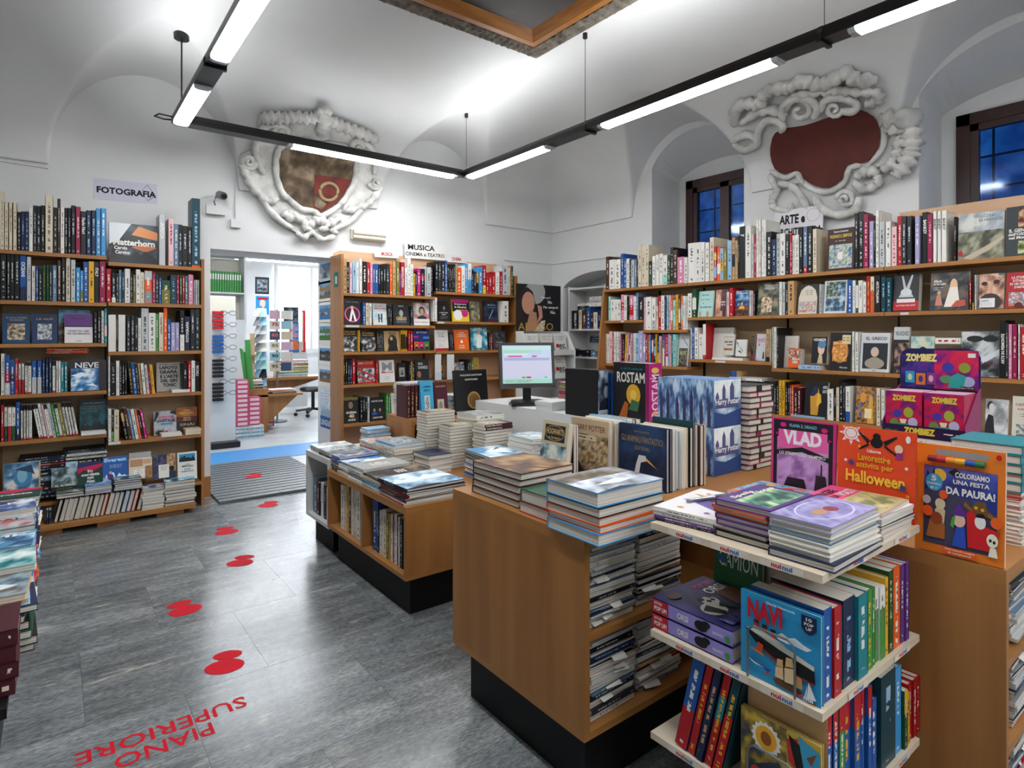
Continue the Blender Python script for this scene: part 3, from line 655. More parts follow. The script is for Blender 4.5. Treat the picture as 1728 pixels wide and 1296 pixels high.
face('Y', YF, zr[4], C2, 990, 1135, 434, '#a9b0b6', 'n 0 0 100 100 #a9b0b6 #c4cad0 #7f868c 3 3;p #22262c 0 60 10 100 25 92 5 55;p k2 70 90 100 80 100 100 80 100;e 28 10 20 10 k2;e 55 12 9 6 r;r 22 66 84 76 mg;t DIZIONARIO 26 68 80 74 w;t DIGITALE 12 53 92 64 k .05;r 30 42 78 50 s', 'grey photography manual with magenta title strip on fifth shelf', inset=.1)
face('Y', YF, zr[4], C2, 1136, 1270, 410, '#2e1a10', 'n 0 64 100 100 #c27a1e #a85f16 #8a4a14 2 2;r 0 46 100 64 #5a2012;t VITO 36 84 66 90 #e0c090;t MANCUSO 16 74 84 80 #e0c090;t MINGA 34 56 70 61 #e0c090;t MEROS 32 48 68 53 #e0c090;t SINAI 16 28 84 38 #d8c0a0 0', 'brown and orange book at the right end of fifth shelf', inset=.1)
flat(.735, YF + .05, zr[4], .12, .14, .025, 'w', 'white book lying under the magenta-striped manual', PI / 2, hard=False)
flat(.885, YF + .05, zr[4], .12, .11, .024, 'c', 'cream book lying under the brown and orange cover', PI / 2, hard=False)
flat(.885, YF + .05, zr[4] + .0245, .12, .11, .022, 'c', 'upper cream book lying under the brown and orange cover', PI / 2 + .04, hard=False)
# bottom: face-out books behind, piles in front
YP = 5.23
face('Y', YP, .075, C2, 22, 258, 770, '#cfcac0', 'n 0 18 100 100 #d8d4cc #5f8fb4 #2a5578 8 2.6;e 52 58 26 30 #3f7ea8;e 50 62 14 22 #7fb0cc;p #20455f 25 80 75 92 85 60 70 70 40 78;r 96 0 100 100 #c9a02a;t MARCO_BARMASSE 20 13 80 17 #c9a02a;t CERVINO 8 2 92 11 w .05', 'large book with blue sculpted face cover at lower left', t=.03, inset=.02, base=985, hard=True)
stack(-.06, YP + .2, .42, .2, .26, 'n:20 k:18 r:14 k:20 n:14 k:16', PI / 2, 'dark pile behind the blue face cover', 'dark pile on bottom shelf')
stack(-.06, YP + .2, .226, .2, .26, 'k:28 n:30 br:28 k:36 st:36 k:35', PI / 2, 'dark pile low behind the blue face cover', 'dark pile on bottom shelf')
stack(.187, YP + .24, .226, .19, .25, 'k:30:x8', PI / 2, 'black pile low behind the dusky grey cover', 'piles low on the bottom shelf')
stack(.187, YP + .24, .47, .19, .25, 'w:18 k:10 w:16 dt:14 k:12', PI / 2, 'black and white pile on bottom shelf', 'piles low on the bottom shelf')
face('Y', YP, .2, C2, 350, 500, 765, '#8fb9cc', 'n 0 0 100 100 #8fb9cc #b9d6e2 #5f93ad 3 3', 'pale blue book peeping behind the dusky grey cover', inset=.1, base=900)
face('Y', YP, .2, C2, 330, 500, 800, '#3c4a4e', 'n 0 0 100 100 #1c2426 #4f6468 #a9c0c4 12 2.5;r 0 0 100 20 k;t AL_ALVAREZ 12 20 92 30 w;t DOVE_SI_TOCCA 20 8 80 14 ol', 'dusky grey climbing book with white author name, bottom shelf', inset=.05, base=950)
face('Y', YP, .2, C2, 500, 662, 767, '#123a30', 'p #c2184a 0 55 25 72 55 62 100 80 100 100 0 100;p #1f2a60 0 80 100 92 100 100 0 100;t In 40 60 60 72 w .03;t cordata 14 46 88 58 w .04;t con 38 33 64 43 w .04;t Alex 34 18 70 31 w .04;r 0 0 100 14 #0d2a26', 'green, pink and navy book lettered in white on bottom shelf', inset=.04, base=925)
face('Y', YP, .2, C2, 662, 828, 730, '#1c5ca6', 'm 0 0 100 45 #dfe8ee 4;n 0 0 100 25 #8fa8bc #c8d4dc #4a6480 4 4;e 30 26 12 12 #4a3a78;e 30 42 6 6 #c89a6a;t Everest 6 82 94 96 #a9d4ee .04;l 28 58 78 72 4 w #1c5ca6', 'blue mountaineering book lettered Everest on bottom shelf', inset=.05, base=900)
face('Y', YP, .2, C2, 832, 972, 702, '#b4b6b6', '', 'plain grey board behind the cream collage cover, bottom shelf', inset=.12, base=860)
face('Y', YP, .2, C2, 830, 984, 738, '#d8cfc0', 'r 5 60 60 95 #b78a62;r 62 70 96 92 #c9a27c;n 70 0 100 60 #8f5a38 #c08a5c #5a3420 3 4;r 20 10 66 46 #ece6da;t VILLA 32 38 54 42 k2;l 26 16 60 34 3 k2 #ece6da', 'cream book with sepia collage on bottom shelf', inset=.05, base=870)
face('Y', YP, .2, C2, 986, 1138, 714, '#2a2c40', 'n 0 0 60 100 #20223a #3a3e58 #55597a 6 3;n 60 30 100 100 #c0a27c #a07e58 #7a5a3a 6 3;e 82 40 12 10 k;r 24 4 70 58 #e0ddd2;l 30 34 64 54 4 k2 #e0ddd2', 'dark book with hat silhouette and white label, bottom shelf', inset=.05, base=870)
face('Y', YP, .2, C2, 1144, 1276, 700, '#dcdad2', 'r 8 66 92 94 #2f86b4;m 8 66 92 88 #14222c 7;t LUCA 40 54 62 58 k2;t MERCALLI 22 46 80 52 k .03;t SALIRE 34 36 66 41 b;t IN_MONTAGNA 18 28 82 33 b', 'white book with blue hill picture at right end of bottom shelf', inset=.05, base=875)
G2 = 'piles on the base of the photography bookcase'
xw = lambda x: onY(x, 850, YP).x
def pile(px0, px1, items, where, z=.0755, **k):
    a, b = xw(C2[0] + px0 / C2[2]), xw(C2[0] + px1 / C2[2]); return stack((a + b) / 2, YP + .015, z, .14, b - a, items, -PI / 2, where, G2, **k)
row('Y', YP - .03, .0755, C2, 297, 'n:315:1012 n:332:1020', 'base platform beside the blue face cover', G, inset=.0, dep=.14)
for i in range(17):                                                        # leaning books with their page edges to the room
    x0 = 345 + i * 33.2; A = pt('Y', YP - .03, C2[0] + x0 / C2[2], C2[1] + 1150 / C2[2]); th = math.radians(13)
    R, I = AX['Y']; Uv = UP * math.cos(th) + R * math.sin(th); Rv = R * math.cos(th) - UP * math.sin(th)
    t = .026 if i % 3 else .019; h = .155; cc = ['k', 'br', 'w', 'c', 'w', 'tn', 'k', 'c', 'k', 'o', 'c', 'st', 'c', 's', 'v', 'o', 'br'][i]
    o0 = A + I * (.122); o0.z = .0765 + math.sin(th) * t
    book(frame(o0.x, o0.y, o0.z, -I, Uv, -Rv) @ Matrix.Translation((0, 0, -t)), .125, h, t, cc, '%s book leaning page edge out, %s of low row' % (cname(cc), ordn(i + 1) + ' from left'), hard=True, group='leaning books, page edges out')
zt = .245
pile(357, 535, 'w:16 k:18', 'short pile under the dusky grey cover', z=zt, top='n 0 0 100 100 #1c2426 #3f5458 #8fa4a8 12 3;t AL_ALVAREZ 10 60 90 80 w')
pile(545, 715, 'w:14 b:15 w:14 b:16', 'pile under the white-lettered green cover', z=zt, top='n 0 0 100 100 #1c5ca6 #3f86c4 #bcd6ea 5 3')
pile(728, 905, 'st:18 w:13 k:18 b:16 k:16', 'pile under the blue mountaineering cover', z=zt, top='n 0 0 100 100 #16242c #2f5a70 #8fb4c4 8 3')
pile(908, 1050, 'w:20 w:24 w:24 lg:20 w:24 w:26 st:20', 'white pile right of the leaning row', top='n 0 0 100 100 #2f3a70 #8f94b4 #d0c8c0 8 3')
pile(1055, 1250, 'k:24 k:24 w:22 k:25 lg:22 k:24 w:22 k:24', 'tall pile nearest the doorway', top='n 0 0 100 100 #10384a #2f86a4 #c8dce4 8 3')
KIND[0] = 'music_book'
# ================================================================ music, cinema and theatre bookcase
C4 = (560, 380, 3.8125)
def zc(plane, val, crop, x, y): return pt(plane, val, crop[0] + x / crop[2], crop[1] + y / crop[2]).z
MXA, MXM, MXB = 2.134, 3.115, 4.16
mzl = [zc('Y', YF, C4, 360, y) for y in (447, 644, 812, 1014, 1256)] + [.2]
mzr = [zc('Y', YF, C4, 900, y) for y in (437, 622, 806)] + [mzl[3], mzl[4], .2]
bc = thing('bookcase', 'beech bookcase with music and cinema books, right of the doorway', 'bookcase', (0, YF, 0))
lbx('side_panel', MXA - .024, MXA, YF, BKD, 0, 2.13, 'wood'); lbx('side_panel', MXB, MXB + .024, YF, BKD, 0, 2.05, 'wood'); lbx('partition', MXM - .004, MXM + .004, YF + .215, BKD, .2, 1.9, 'wood')
T = frame(0, 0, 0, (1, 0, 0), (0, 0, 1), (0, -1, 0))
MB().prism([(MXA, 0), (MXB, 0), (MXB, 2.12), (MXB - .02, 2.17), (MXB - .08, 2.2), (MXA + .07, 2.2), (MXA + .015, 2.17), (MXA, 2.12)], -.285, -.275, T=T).obj('back_panel', 'peach', bc)
for zz in mzl: lbx('shelf', MXA + .001, MXM - .007, YF, BKD - .01, zz - .026, zz, 'woodh')
for zz in mzr: lbx('shelf', MXM + .007, MXB - .001, YF, BKD - .01, zz - .026, zz, 'woodh')
lbx('price_strip', MXA + .02, MXA + .15, YF - .002, YF - .0005, mzl[1] - .022, mzl[1] - .004, 'white'); lbx('price_strip', MXM + .02, MXM + .1, YF - .002, YF - .0005, mzr[1] - .022, mzr[1] - .004, 'white')
reg('Y', MXA, MXM, mzl, YF); reg('Y', MXM, MXB, mzr, YF)
G = 'spines in the music bookcase'
row('Y', YF, mzl[0], C4, 78, 'tn:100:212 k:118:235 lp:137:240 lb:163:240 w:180:238 w:200:213 k:230:233:iw r:250:237 p:268:250 b:283:250 b:305:248 k:318:250 k:335:252 k:353:248 k2:376:248 o:395:250 tn:418:232 ol:440:230 v:448:292 r:473:237:tREVOLUTION w:493:272 w:512:212 w:530:250 y:543:310 k:553:295 mg:575:278 k:603:280:b60-75-r lg:615:262 lg:643:270 k:655:252', 'top shelf, left bay under MUSICA', G)
row('Y', YF, mzr[0], C4, 670, 'k:690:232 k2:710:232 k2:733:232 b:750:228 k:800:250:x5 tn:812:248 o:840:272 w:862:262 s:882:248 w:905:245:b0-45-s k:918:288 n:935:300 y:950:305:b0-50-k s:975:268 r:998:258:b0-30-y r:1015:312 r:1037:315 r:1058:300 w:1085:300 r:1102:297 lg:1137:258 w:1150:275 tn:1160:260', 'top shelf, right bay under MUSICA', G)
row('Y', YF, mzr[0], C4, 1160, 'dg:1172:262', 'right end of music bookcase top shelf', G)
S2 = 'music bookcase second shelf'
face('Y', YF, mzl[1], C4, 78, 200, 480, '#17171b', 'o 50 42 44 32 7 #e0568c;e 50 42 30 22 #3a1420;p #f0e4ea 30 14 42 14 52 46 62 14 74 14 56 62 46 62;e 50 68 8 8 #e8b9a0;t THE_GAME 12 88 88 95 g', 'black book with glowing pink ring on ' + S2)
row('Y', YF, mzl[1], C4, 203, 'b:222:497 c:245:500 w:263:502', S2 + ' before the blue handshake cover', G)
face('Y', YF, mzl[1], C4, 267, 366, 503, '#b9cdd4', 'n 0 0 100 62 #8fb4c4 #c8d8dc #d8cfc0 3 3;e 42 44 6 9 k2;r 37 12 47 40 k2;e 62 44 6 9 k2;r 57 12 67 40 k2;r 44 28 60 32 k2;t WELCOME_TO 12 84 88 91 o;t THE_MACHINE 10 73 90 80 o', 'pale blue cover with two standing figures, ' + S2)
row('Y', YF, mzl[1], C4, 368, 'k:380:515 k:393:520', S2 + ' after the pale blue cover', G)
face('Y', YF, mzl[1], C4, 397, 511, 508, '#202226', 'h 50 58 22 #0f1012 #9a9a9c #55565a;t CREDO 18 24 82 40 #c8a860 .03;t VINICIO 34 88 66 93 w', 'black and white portrait cover with gold lettering, ' + S2)
row('Y', YF, mzl[1], C4, 512, 'k2:527:520', S2 + ' before the pink and white cover', G)
face('Y', YF, mzl[1], C4, 529, 640, 499, '#c9b4b4', 'r 0 30 100 100 #b43a50;n 0 30 100 100 #c84a60 #8fa8a8 #e0c8c0 5 3;h 54 62 22 k #b98a70 #2a2a30;r 0 0 100 28 #dcdad6;t PAUL_E_RINGO 8 12 92 17 k2', 'pink and white cover with dark-suited sitter, ' + S2)
row('Y', YF, mzr[1], C4, 656, 'w:668:466 w:682:466', S2 + ', left end of right bay', G)
face('Y', YF, mzr[1], C4, 686, 776, 488, '#131316', 'h 55 66 16 k #8a8a8c #26262a;t LA_MIA_CASA 14 40 86 45 w;t E_BLUE 34 30 66 36 w;l 14 10 86 26 3 g k', 'black cover with small pale figure, ' + S2 + ' right bay', inset=.05)
face('Y', YF, mzr[1], C4, 780, 896, 475, '#e0c02a', 'r 0 84 100 100 mg;r 0 44 100 84 k;t Imparare 14 72 86 81 w .03;t la_Musica 14 60 86 68 w .03;t dummies 40 47 92 55 y .03;e 32 28 26 24 w;e 74 36 20 16 mg', 'yellow, black and magenta music manual, ' + S2 + ' right bay', inset=.03)
face('Y', YF, mzr[1], C4, 892, 975, 490, '#5f5c48', 'n 0 0 100 100 #4a4838 #77735c #a29c80 5 3;h 26 74 12 #b9b4a0 #c09a80 #3a382c;l 50 55 90 75 3 c #5f5c48', 'olive book with grey-haired sitter, ' + S2 + ' right bay', inset=.06)
face('Y', YF, mzr[1], C4, 982, 1090, 490, '#161a2c', 'n 0 0 100 100 #10131f #1d2338 #2c3450 8 3;t MUSICA 30 78 86 86 lb;l 20 66 84 74 1 lb #161a2c;p #7f90b8 30 15 36 15 70 60 64 62;l 20 6 80 12 1 r #161a2c', 'navy book with pale diagonal figure, ' + S2 + ' right bay', inset=.05)
row('Y', YF, mzr[1], C4, 1105, 'w:1143:488', S2 + ', far right end', G)
S3 = 'music bookcase third shelf'
BW = 'n 0 0 100 68 #0c0c0e #3a3a3c #d0d0d2 %d 4;t %s 10 86 92 94 #c9a02a;t %s 10 76 92 83 #c9a02a'
face('Y', YF, mzl[2], C4, 78, 174, 672, '#121214', BW % (3, 'LIVE_AND', 'LOUD'), 'black rock-concert book with yellow heading, left end of ' + S3)
row('Y', YF, mzl[2], C4, 175, 'y:184:676 k:191:680', S3 + ' after the first concert cover', G)
face('Y', YF, mzl[2], C4, 193, 293, 682, '#121214', BW % (9, 'IT\'S_ONLY', 'ROCK_N_ROLL'), 'black guitar-player book with yellow heading, second on ' + S3)
row('Y', YF, mzl[2], C4, 295, 'br:304:682 k:316:690 k:327:685 k2:337:690', S3 + ' before the tan cover', G)
face('Y', YF, mzl[2], C4, 339, 447, 681, '#b09468', 'e 55 46 30 34 #2a2420;p #1a1614 20 0 90 0 80 40 40 55;e 48 62 9 9 #c9a478;t ROCK 34 84 78 93 k .03;t IL_TIPICO 34 76 78 82 k', 'tan cover with dark leaning figure, ' + S3)
row('Y', YF, mzl[2], C4, 449, 'y:463:675:b10-80-k y:477:675:b10-80-k y:489:677:b10-70-k _:497 r:511:680 r:526:680', S3 + ' before the colourful blue cover', G)
face('Y', YF, mzl[2], C4, 529, 641, 672, '#1c2f7a', 'r 0 0 100 46 k;r 4 4 32 42 o;r 34 4 64 42 mg;r 66 4 96 42 gr;h 18 26 9 k tn k2;h 49 26 9 k tn k2;h 81 26 9 k tn k2;t SKY_TO_PLAY 20 82 88 90 w;r 0 60 30 70 mg;r 60 56 100 66 s', 'blue cover with row of bright portraits, ' + S3)
face('Y', YF, mzr[2], C4, 667, 763, 675, '#d2d0cc', 'r 0 0 100 12 r;t STORIA 28 66 74 73 k2;t MUSICA 26 42 76 50 lp;l 20 76 80 90 3 k2 #d2d0cc;l 20 18 80 36 3 g #d2d0cc', 'white music history with red foot band, ' + S3)
row('Y', YF, mzr[2], C4, 765, 'k:776:685 k2:787:690', S3 + ' before the orange cover', G)
face('Y', YF, mzr[2], C4, 791, 896, 673, '#e0641c', 't COME 34 82 68 88 w;t FUNZIONA 22 73 80 79 w;t LA_MUSICA 20 64 82 70 w;p w 40 40 50 52 60 40 50 34;t DAVID 32 20 68 26 w;t BYRNE 32 10 68 16 w', 'orange cover with white lettering, ' + S3)
face('Y', YF, mzr[2], C4, 900, 1015, 660, '#2f7f96', 'n 0 0 100 100 #1c5668 #3f97ac #bcd8d8 5 3;p #dfe4e2 30 10 60 10 70 60 50 75 35 60;e 50 78 8 8 tn;t MUSICA_A 12 86 88 94 #c8dce0', 'teal illustrated cover with white-dressed figure, ' + S3)
row('Y', YF, mzr[2], C4, 1017, 'k:1028:690 r:1038:700', S3 + ' before the dark grey cover', G)
face('Y', YF, mzr[2], C4, 1040, 1132, 680, '#36383c', 'n 14 52 86 90 #17181a #3c3d40 #6a6b6e 5 3;t STORIE 22 36 78 42 lg;l 18 14 82 30 3 lg #36383c', 'dark grey photo cover beside the right side panel, ' + S3)
S4 = 'music bookcase fourth shelf'
row('Y', YF, mzl[3], C4, 78, 'k:92:865:iy k:107:865 k:121:868 n:136:870 r:157:862', S4 + ', left end', G)
face('Y', YF, mzl[3], C4, 168, 288, 872, '#a81420', 'n 0 6 100 66 #0f0f11 #77787a #e0e0e2 6 5;p r 0 60 100 22 100 30 0 68;p r 0 30 100 0 100 8 0 38;t CCCP 40 84 92 94 y .03;t NOI 8 84 34 93 w', 'red book with torn black and white photos, ' + S4)
row('Y', YF, mzl[3], C4, 290, 'r:303:870', S4 + ' before the white cover', G)
face('Y', YF, mzl[3], C4, 309, 416, 869, '#d4d3d0', 't M 18 52 84 90 #8c8d96 .03;t Mogol 14 38 88 50 #a03040 .03;l 30 8 70 28 3 g #d4d3d0', 'white book with large grey initial, ' + S4)
face('Y', YF, mzl[3], C4, 428, 502, 885, '#131315', 'r 16 24 80 74 #9a9a98;h 48 52 12 k #77787a k2', 'black book with square grey photo, ' + S4, inset=.06)
row('Y', YF, mzl[3], C4, 504, 'k2:516:875 y:522:880 k:538:880', S4 + ' before the singer portrait', G)
face('Y', YF, mzl[3], C4, 541, 645, 862, '#26292e', 'h 26 30 26 #14110f #9a7060 #2a2c30;t PINO 22 72 56 84 w .02;t DANIELE 22 54 90 68 w .02', 'dark cover with white two-line name, right end of ' + S4, inset=.05)
S4r = 'fourth shelf, right bay of music bookcase'
face('Y', YF, mzr[3], C4, 706, 742, 862, '#16161a', 'r 10 40 90 70 y;l 10 10 90 30 2 w #16161a', 'black and yellow cover between two white card strips', inset=.08)
for n, (a, b) in enumerate(((663, 703), (741, 786))):
    A = pt('Y', YF - .004, C4[0] + a / C4[2], C4[1] + 832 / C4[2]); B = pt('Y', YF - .004, C4[0] + b / C4[2], C4[1] + 1010 / C4[2])
    t = thing('card_strip', '%s white card strip hanging at the bay divider of music bookcase' % ('left' if n == 0 else 'right'), 'card', (A.x, YF - .006, mzr[3]), 0, 'white card strips')
    bx('strip', 0, B.x - A.x, 0, .004, 0, A.z - mzr[3], 'white', t); bx('pocket', -.002, B.x - A.x + .002, -.004, -.001, 0, (A.z - mzr[3]) * .3, 'clear', t)
face('Y', YF, mzr[3], C4, 792, 876, 880, '#9a9c9e', 'n 0 0 100 100 #2a2a2c #8a8c8e #d8d8d8 5 4;h 48 50 14 k2 lg g', 'grey photo cover, ' + S4r, inset=.06)
row('Y', YF, mzr[3], C4, 878, 'k:890:865 br:903:862 gr:914:870', 'music bookcase fourth shelf before the ochre portrait', G)
face('Y', YF, mzr[3], C4, 915, 972, 850, '#b9923c', 'h 50 50 26 #5a3a1c #c09058 #3a6a6a', 'ochre portrait cover beside the monitor, ' + S4r, inset=.06)
S5 = 'music bookcase fifth shelf'
face('Y', YF, mzl[4], C4, 78, 186, 1108, '#1a1a1a', 'r 0 88 100 100 ol;h 48 70 26 #14100e #8a6a5a k;t GUERRA 16 36 84 45 w .03;t 40 34 20 68 34 #e0c890 .04;t ANNI 26 8 74 16 w', 'black bearded-singer book with numeral, ' + S5)
row('Y', YF, mzl[4], C4, 187, 'k:204:1105 k:220:1108 k:234:1110 lg:250:1105', S5 + ' after the bearded cover', G)
face('Y', YF, mzl[4], C4, 251, 353, 1108, '#17181b', 'h 28 46 12 k #b08a78 b;h 66 46 12 k #b08a78 k2;t ONE_STEP_CLOSER 10 80 90 87 w;t LINKIN_PARK 16 10 84 17 w', 'black band book with two faces, ' + S5)
row('Y', YF, mzl[4], C4, 354, 'gr:368:1085 gr:381:1088', S5 + ' before the white flowered cover', G)
face('Y', YF, mzl[4], C4, 386, 470, 1080, '#d2cfc8', 'e 40 50 14 12 o;e 52 40 12 10 r;e 36 34 10 9 gr;l 24 78 90 88 2 k2 #d2cfc8', 'white cover with small bouquet, ' + S5)

# ================================================================ art and architecture bookcase along the window wall
KIND[0] = 'art_book'
XF = 4.66; C6, C7 = (940, 340, 4.05), (1300, 320, 3.4112)
RY = [4.434, 3.91, 3.384, 2.567, 1.733, .9, .1]; RBK = 4.955
r1 = 1.862; r2 = [1.53, 1.428, 1.541, 1.541, 1.541, 1.541]; r3 = [1.08, 1.08, 1.158, 1.108, 1.108, 1.108]; r4 = [.72, .72, .72, .735, .735, .735]; r5 = [.36] * 6
bc = thing('bookcase', 'long beech bookcase with art books below the windows', 'bookcase', (XF, 0, 0))
def rb(n, x0, x1, y0, y1, z0, z1, m): return bx(n, x0 - XF, x1 - XF, y0, y1, z0, z1, m, bc)
T = frame(0, 0, 0, (1, 0, 0), (0, 0, 1), (0, -1, 0))
MB().prism([(0, 1.86), (.295, 2.06), (.295, 0), (-.22, 0), (-.2, .1)], -RY[0] - .024, -RY[0], T=T).obj('side_panel', 'wood', bc)
rb('back_panel', RBK, RBK + .01, RY[6], RY[0], 0, 1.95, 'woodback')
for i in range(6):
    top = 2.04 if i < 2 else 2.14 if i < 3 else 2.2 if i < 4 else 2.28
    rb('top_board', RBK - .012, RBK - .001, RY[i + 1] + .001, RY[i], 1.9, top, 'peach')
    for k, zz in enumerate((r1, r2[i], r3[i], r4[i], r5[i], .1)):
        dx = [0, 0, -.0, -.03, -.16, -.2][k]
        rb('shelf', XF + dx, RBK - .013, RY[i + 1] + .003, RY[i] - .001, zz - .027, zz, 'woodh')
    reg('X', RY[i + 1], RY[i], (r1, r2[i], r3[i], r4[i], r5[i]), XF)
    if i: rb('upright', RBK - .05, RBK - .014, RY[i] - .0008, RY[i] + .0008, .1, 1.83, 'dmetal')
rb('price_tag', XF - .002, XF - .0005, 2.99, 3.09, r3[2] - .023, r3[2] - .006, 'white'); rb('price_tag', XF - .002, XF - .0005, 1.58, 1.63, r2[4] - .023, r2[4] - .006, 'white'); rb('price_tag', XF - .002, XF - .0005, 4.16, 4.2, r2[0] - .02, r2[0] - .002, 'white')
G = 'spines in the art bookcase'
n = row('X', XF, r1, C6, 328, 'br:350:376:d22 w:387:397 w:428:395 b:447:356:d22 b:468:385 w:488:390 k:500:392 lg:520:398 st:535:402 k:547:405 c:570:298:d24 c:594:298:d24 c:620:296:d24 k:645:408:b0-70-dg w:668:372 w:690:362 w:715:356 w:745:365:b0-35-mi dg:766:365 k:787:312:d24 br:816:330:d2 p:862:378 w:887:382 w:938:283 w:975:278 w:1005:278 w:1035:280 c:1065:244:d24 r:1086:306:b10-40-lb:b60-80-y o:1108:310:b20-50-w lb:1130:318:b30-60-y ol:1155:318 lb:1188:265 tn:1210:245:b30-60-k tn:1227:265 k:1240:232 k:1280:168:d22:ty w:1322:165:d22 lg:1338:222 r:1355:222 w:1422:122:d25:x4 k:1460:205', 'art bookcase top shelf', G)
n = row('X', XF, r1, C7, 0, 'n:28:285 lg:50:252 w:80:250 k:103:255 r:120:252 w:135:262 w:160:258 k:182:222 st:208:212:b0-14-r k:238:208 c:264:225:d22', 'art bookcase top shelf', G, start=n)
n = row('X', XF, r1, C7, 480, 'k:500:135 k:530:125 m:562:140 lv:590:180 k:603:190 w:620:116:d24 lg:655:185 w:690:182 lp:725:212 r:752:150 k2:778:152 k2:808:150 _:825 lv:855:148 _:868 k:900:128:tBANKSY m:930:140 w:955:123:tBANKSY:Tk w:980:122:tBANKSY:Tk w:1008:118:tBANKSY:Tk:d22 _:1052 k:1065:155', 'art bookcase top shelf', G, start=n)
SA = 'art bookcase top shelf'
face('X', XF, r1, C7, 312, 478, 222, '#3a1c16', 'n 8 6 92 62 #5f8a5a #d0ccc0 #3a6a9a 4 6;r 40 26 58 44 #e0dcd2;t PASSANDO_IL_SEMPIONE 10 78 90 86 #d8b84a;t Massimo_Bonfantini 24 91 76 95 w;l 30 68 70 73 1 w #3a1c16', 'brown book with photo collage standing on ' + SA, t=.03, tilt=4, hard=True)
face('X', XF, r1, C7, 1068, 1340, 128, '#8d8f86', 'n 0 58 100 100 #b4bcc2 #8f9aa4 #d0cfc8 3 2;n 0 0 100 60 #3c4034 #6f705c #a09c88 7 4;p #b4a890 30 0 70 18 100 40 98 44 60 26 10 4;e 6 14 6 6 r;t VIGEZZINI 34 88 78 94 #5f7880;t DI_FRANCIA 46 79 96 85 #5f7880', 'wide misty landscape-painting book on ' + SA, t=.03, tilt=4, hard=True)
face('X', XF, r1, C7, 1344, 1590, 88, '#2c3438', 'n 30 58 90 96 #1c1814 #8a3a30 #c8a878 3 5;n 30 4 90 30 #1c2418 #5f7a3a #c8c48a 3 5;t IL_GENIO 8 48 60 55 w .03;t dell\'OSSOLA 6 41 74 47 w .03;t nel_Mondo 8 34 62 40 w .03', 'dark slate still-life book at right end of ' + SA, t=.03, tilt=4, hard=True)
S = 'art bookcase second shelf'
row('X', XF, r2[0], C6, 345, 'mi:360:650 w:430:670:x3 p:452:636:b40-70-r w:472:640 k:485:648:igr p:515:640:b20-60-r w:535:648 st:550:625 k:585:650', S + ', bay nearest the corner', G)
row('X', XF, r2[1], C6, 588, 'lp:600:655 w:640:652 w:665:660:b0-30-lg c:685:712 r:705:642 w:728:642 n:740:648 lb:755:640 lp:770:640 o:785:660:b30-60-w mi:805:672 y:822:635 br:836:640:b20-60-w o:850:644:b30-70-lg w:885:645:x3', S + ', second bay from the corner', G)
row('X', XF, r2[2], C6, 886, 'w:915:627 dg:944:603:b28-70-w', S + ', third bay, left end', G)
face('X', XF, r2[2], C6, 946, 1062, 612, '#a8cfc9', 't Fabio_Fazio 22 82 68 87 k2;t Giulio_Coniglio 16 64 74 69 k2;t Fai_molte_cose 14 34 88 42 k2;e 16 10 9 12 tn;e 66 10 10 12 tn;s 34 52 5 2 5 r', 'mint cover with two small heads, ' + S)
face('X', XF, r2[2], C6, 1063, 1150, 602, '#3a2230', 'n 0 0 70 100 #d8b49c #c8987c #a0664c 3 2;n 50 20 100 100 #2a1a2a #4a2a3a #6a3a40 5 3;t UMBERTO 52 50 94 56 w;t ARTE 56 40 90 46 w', 'book with pale painted profile beside the mint cover, ' + S)
row('X', XF, r2[2], C6, 1152, 'lp:1170:618 r:1196:590', S + ' before the blue painted cover', G)
face('X', XF, r2[2], C6, 1198, 1306, 608, '#1c3a6a', 'n 0 40 100 100 #14305a #2f6aa4 #8fb4d0 4 3;n 0 0 100 36 #1a1412 #5a2a1c #a03a28 4 3;h 50 48 14 k2 tn y;t VITTORIO_PALUMBO 10 86 90 91 w', 'blue cover with sitter in yellow dress, ' + S)
row('X', XF, r2[2], C6, 1308, 'w:1322:610 lp:1335:612 k:1347:608', S + ' after the yellow-dress cover', G)
face('X', XF, r2[2], C6, 1351, 1508, 553, '#3d4034', 'n 0 0 100 100 #23261c #575a46 #8f8a6c 4 3;n 20 8 70 55 #3d4034 #c8a888 #e0c8ac 6 4;t PARADISI 32 87 94 94 lg;t PROIBITI 32 78 94 85 lg', 'large dark olive mythological cover on ' + S, t=.03)
row('X', XF, r2[3], C7, 46, 'w:62:530 lg:80:532 k2:96:540 tn:132:525', S + ' before the arched cover', G)
face('X', XF, r2[3], C7, 140, 272, 545, '#2a2420', 'p #cfc4b4 6 0 94 0 94 55 84 80 66 92 50 96 34 92 16 80 6 55;n 10 4 90 42 #b45a3a #cfc4b4 #7f93ac 4 6;l 22 62 78 82 3 k2 #cfc4b4', 'cover with cream arch and frieze of figures, ' + S)
row('X', XF, r2[3], C7, 274, 'lg:291:545', S + ' beside the arched cream cover', G)
face('X', XF, r2[3], C7, 293, 437, 522, '#d0d2d2', 'n 8 6 92 96 #14202c #3f6a8a #b4ccd8 6 3;n 8 50 60 96 #2a3320 #5a6a3a #8fb0c4 6 4;t MONDI_INCANTATI 16 44 84 52 w', 'white-bordered lake landscape cover, ' + S)
row('X', XF, r2[3], C7, 438, 'b:468:520 w:485:522 dg:500:522:b15-85-w w:525:522 w:548:530 r:570:497:iy c:595:500:b0-60-o k:630:495:tARTE_ITALIANA dt:660:500 dt:690:505', S + ' before the sculpture cover', G)
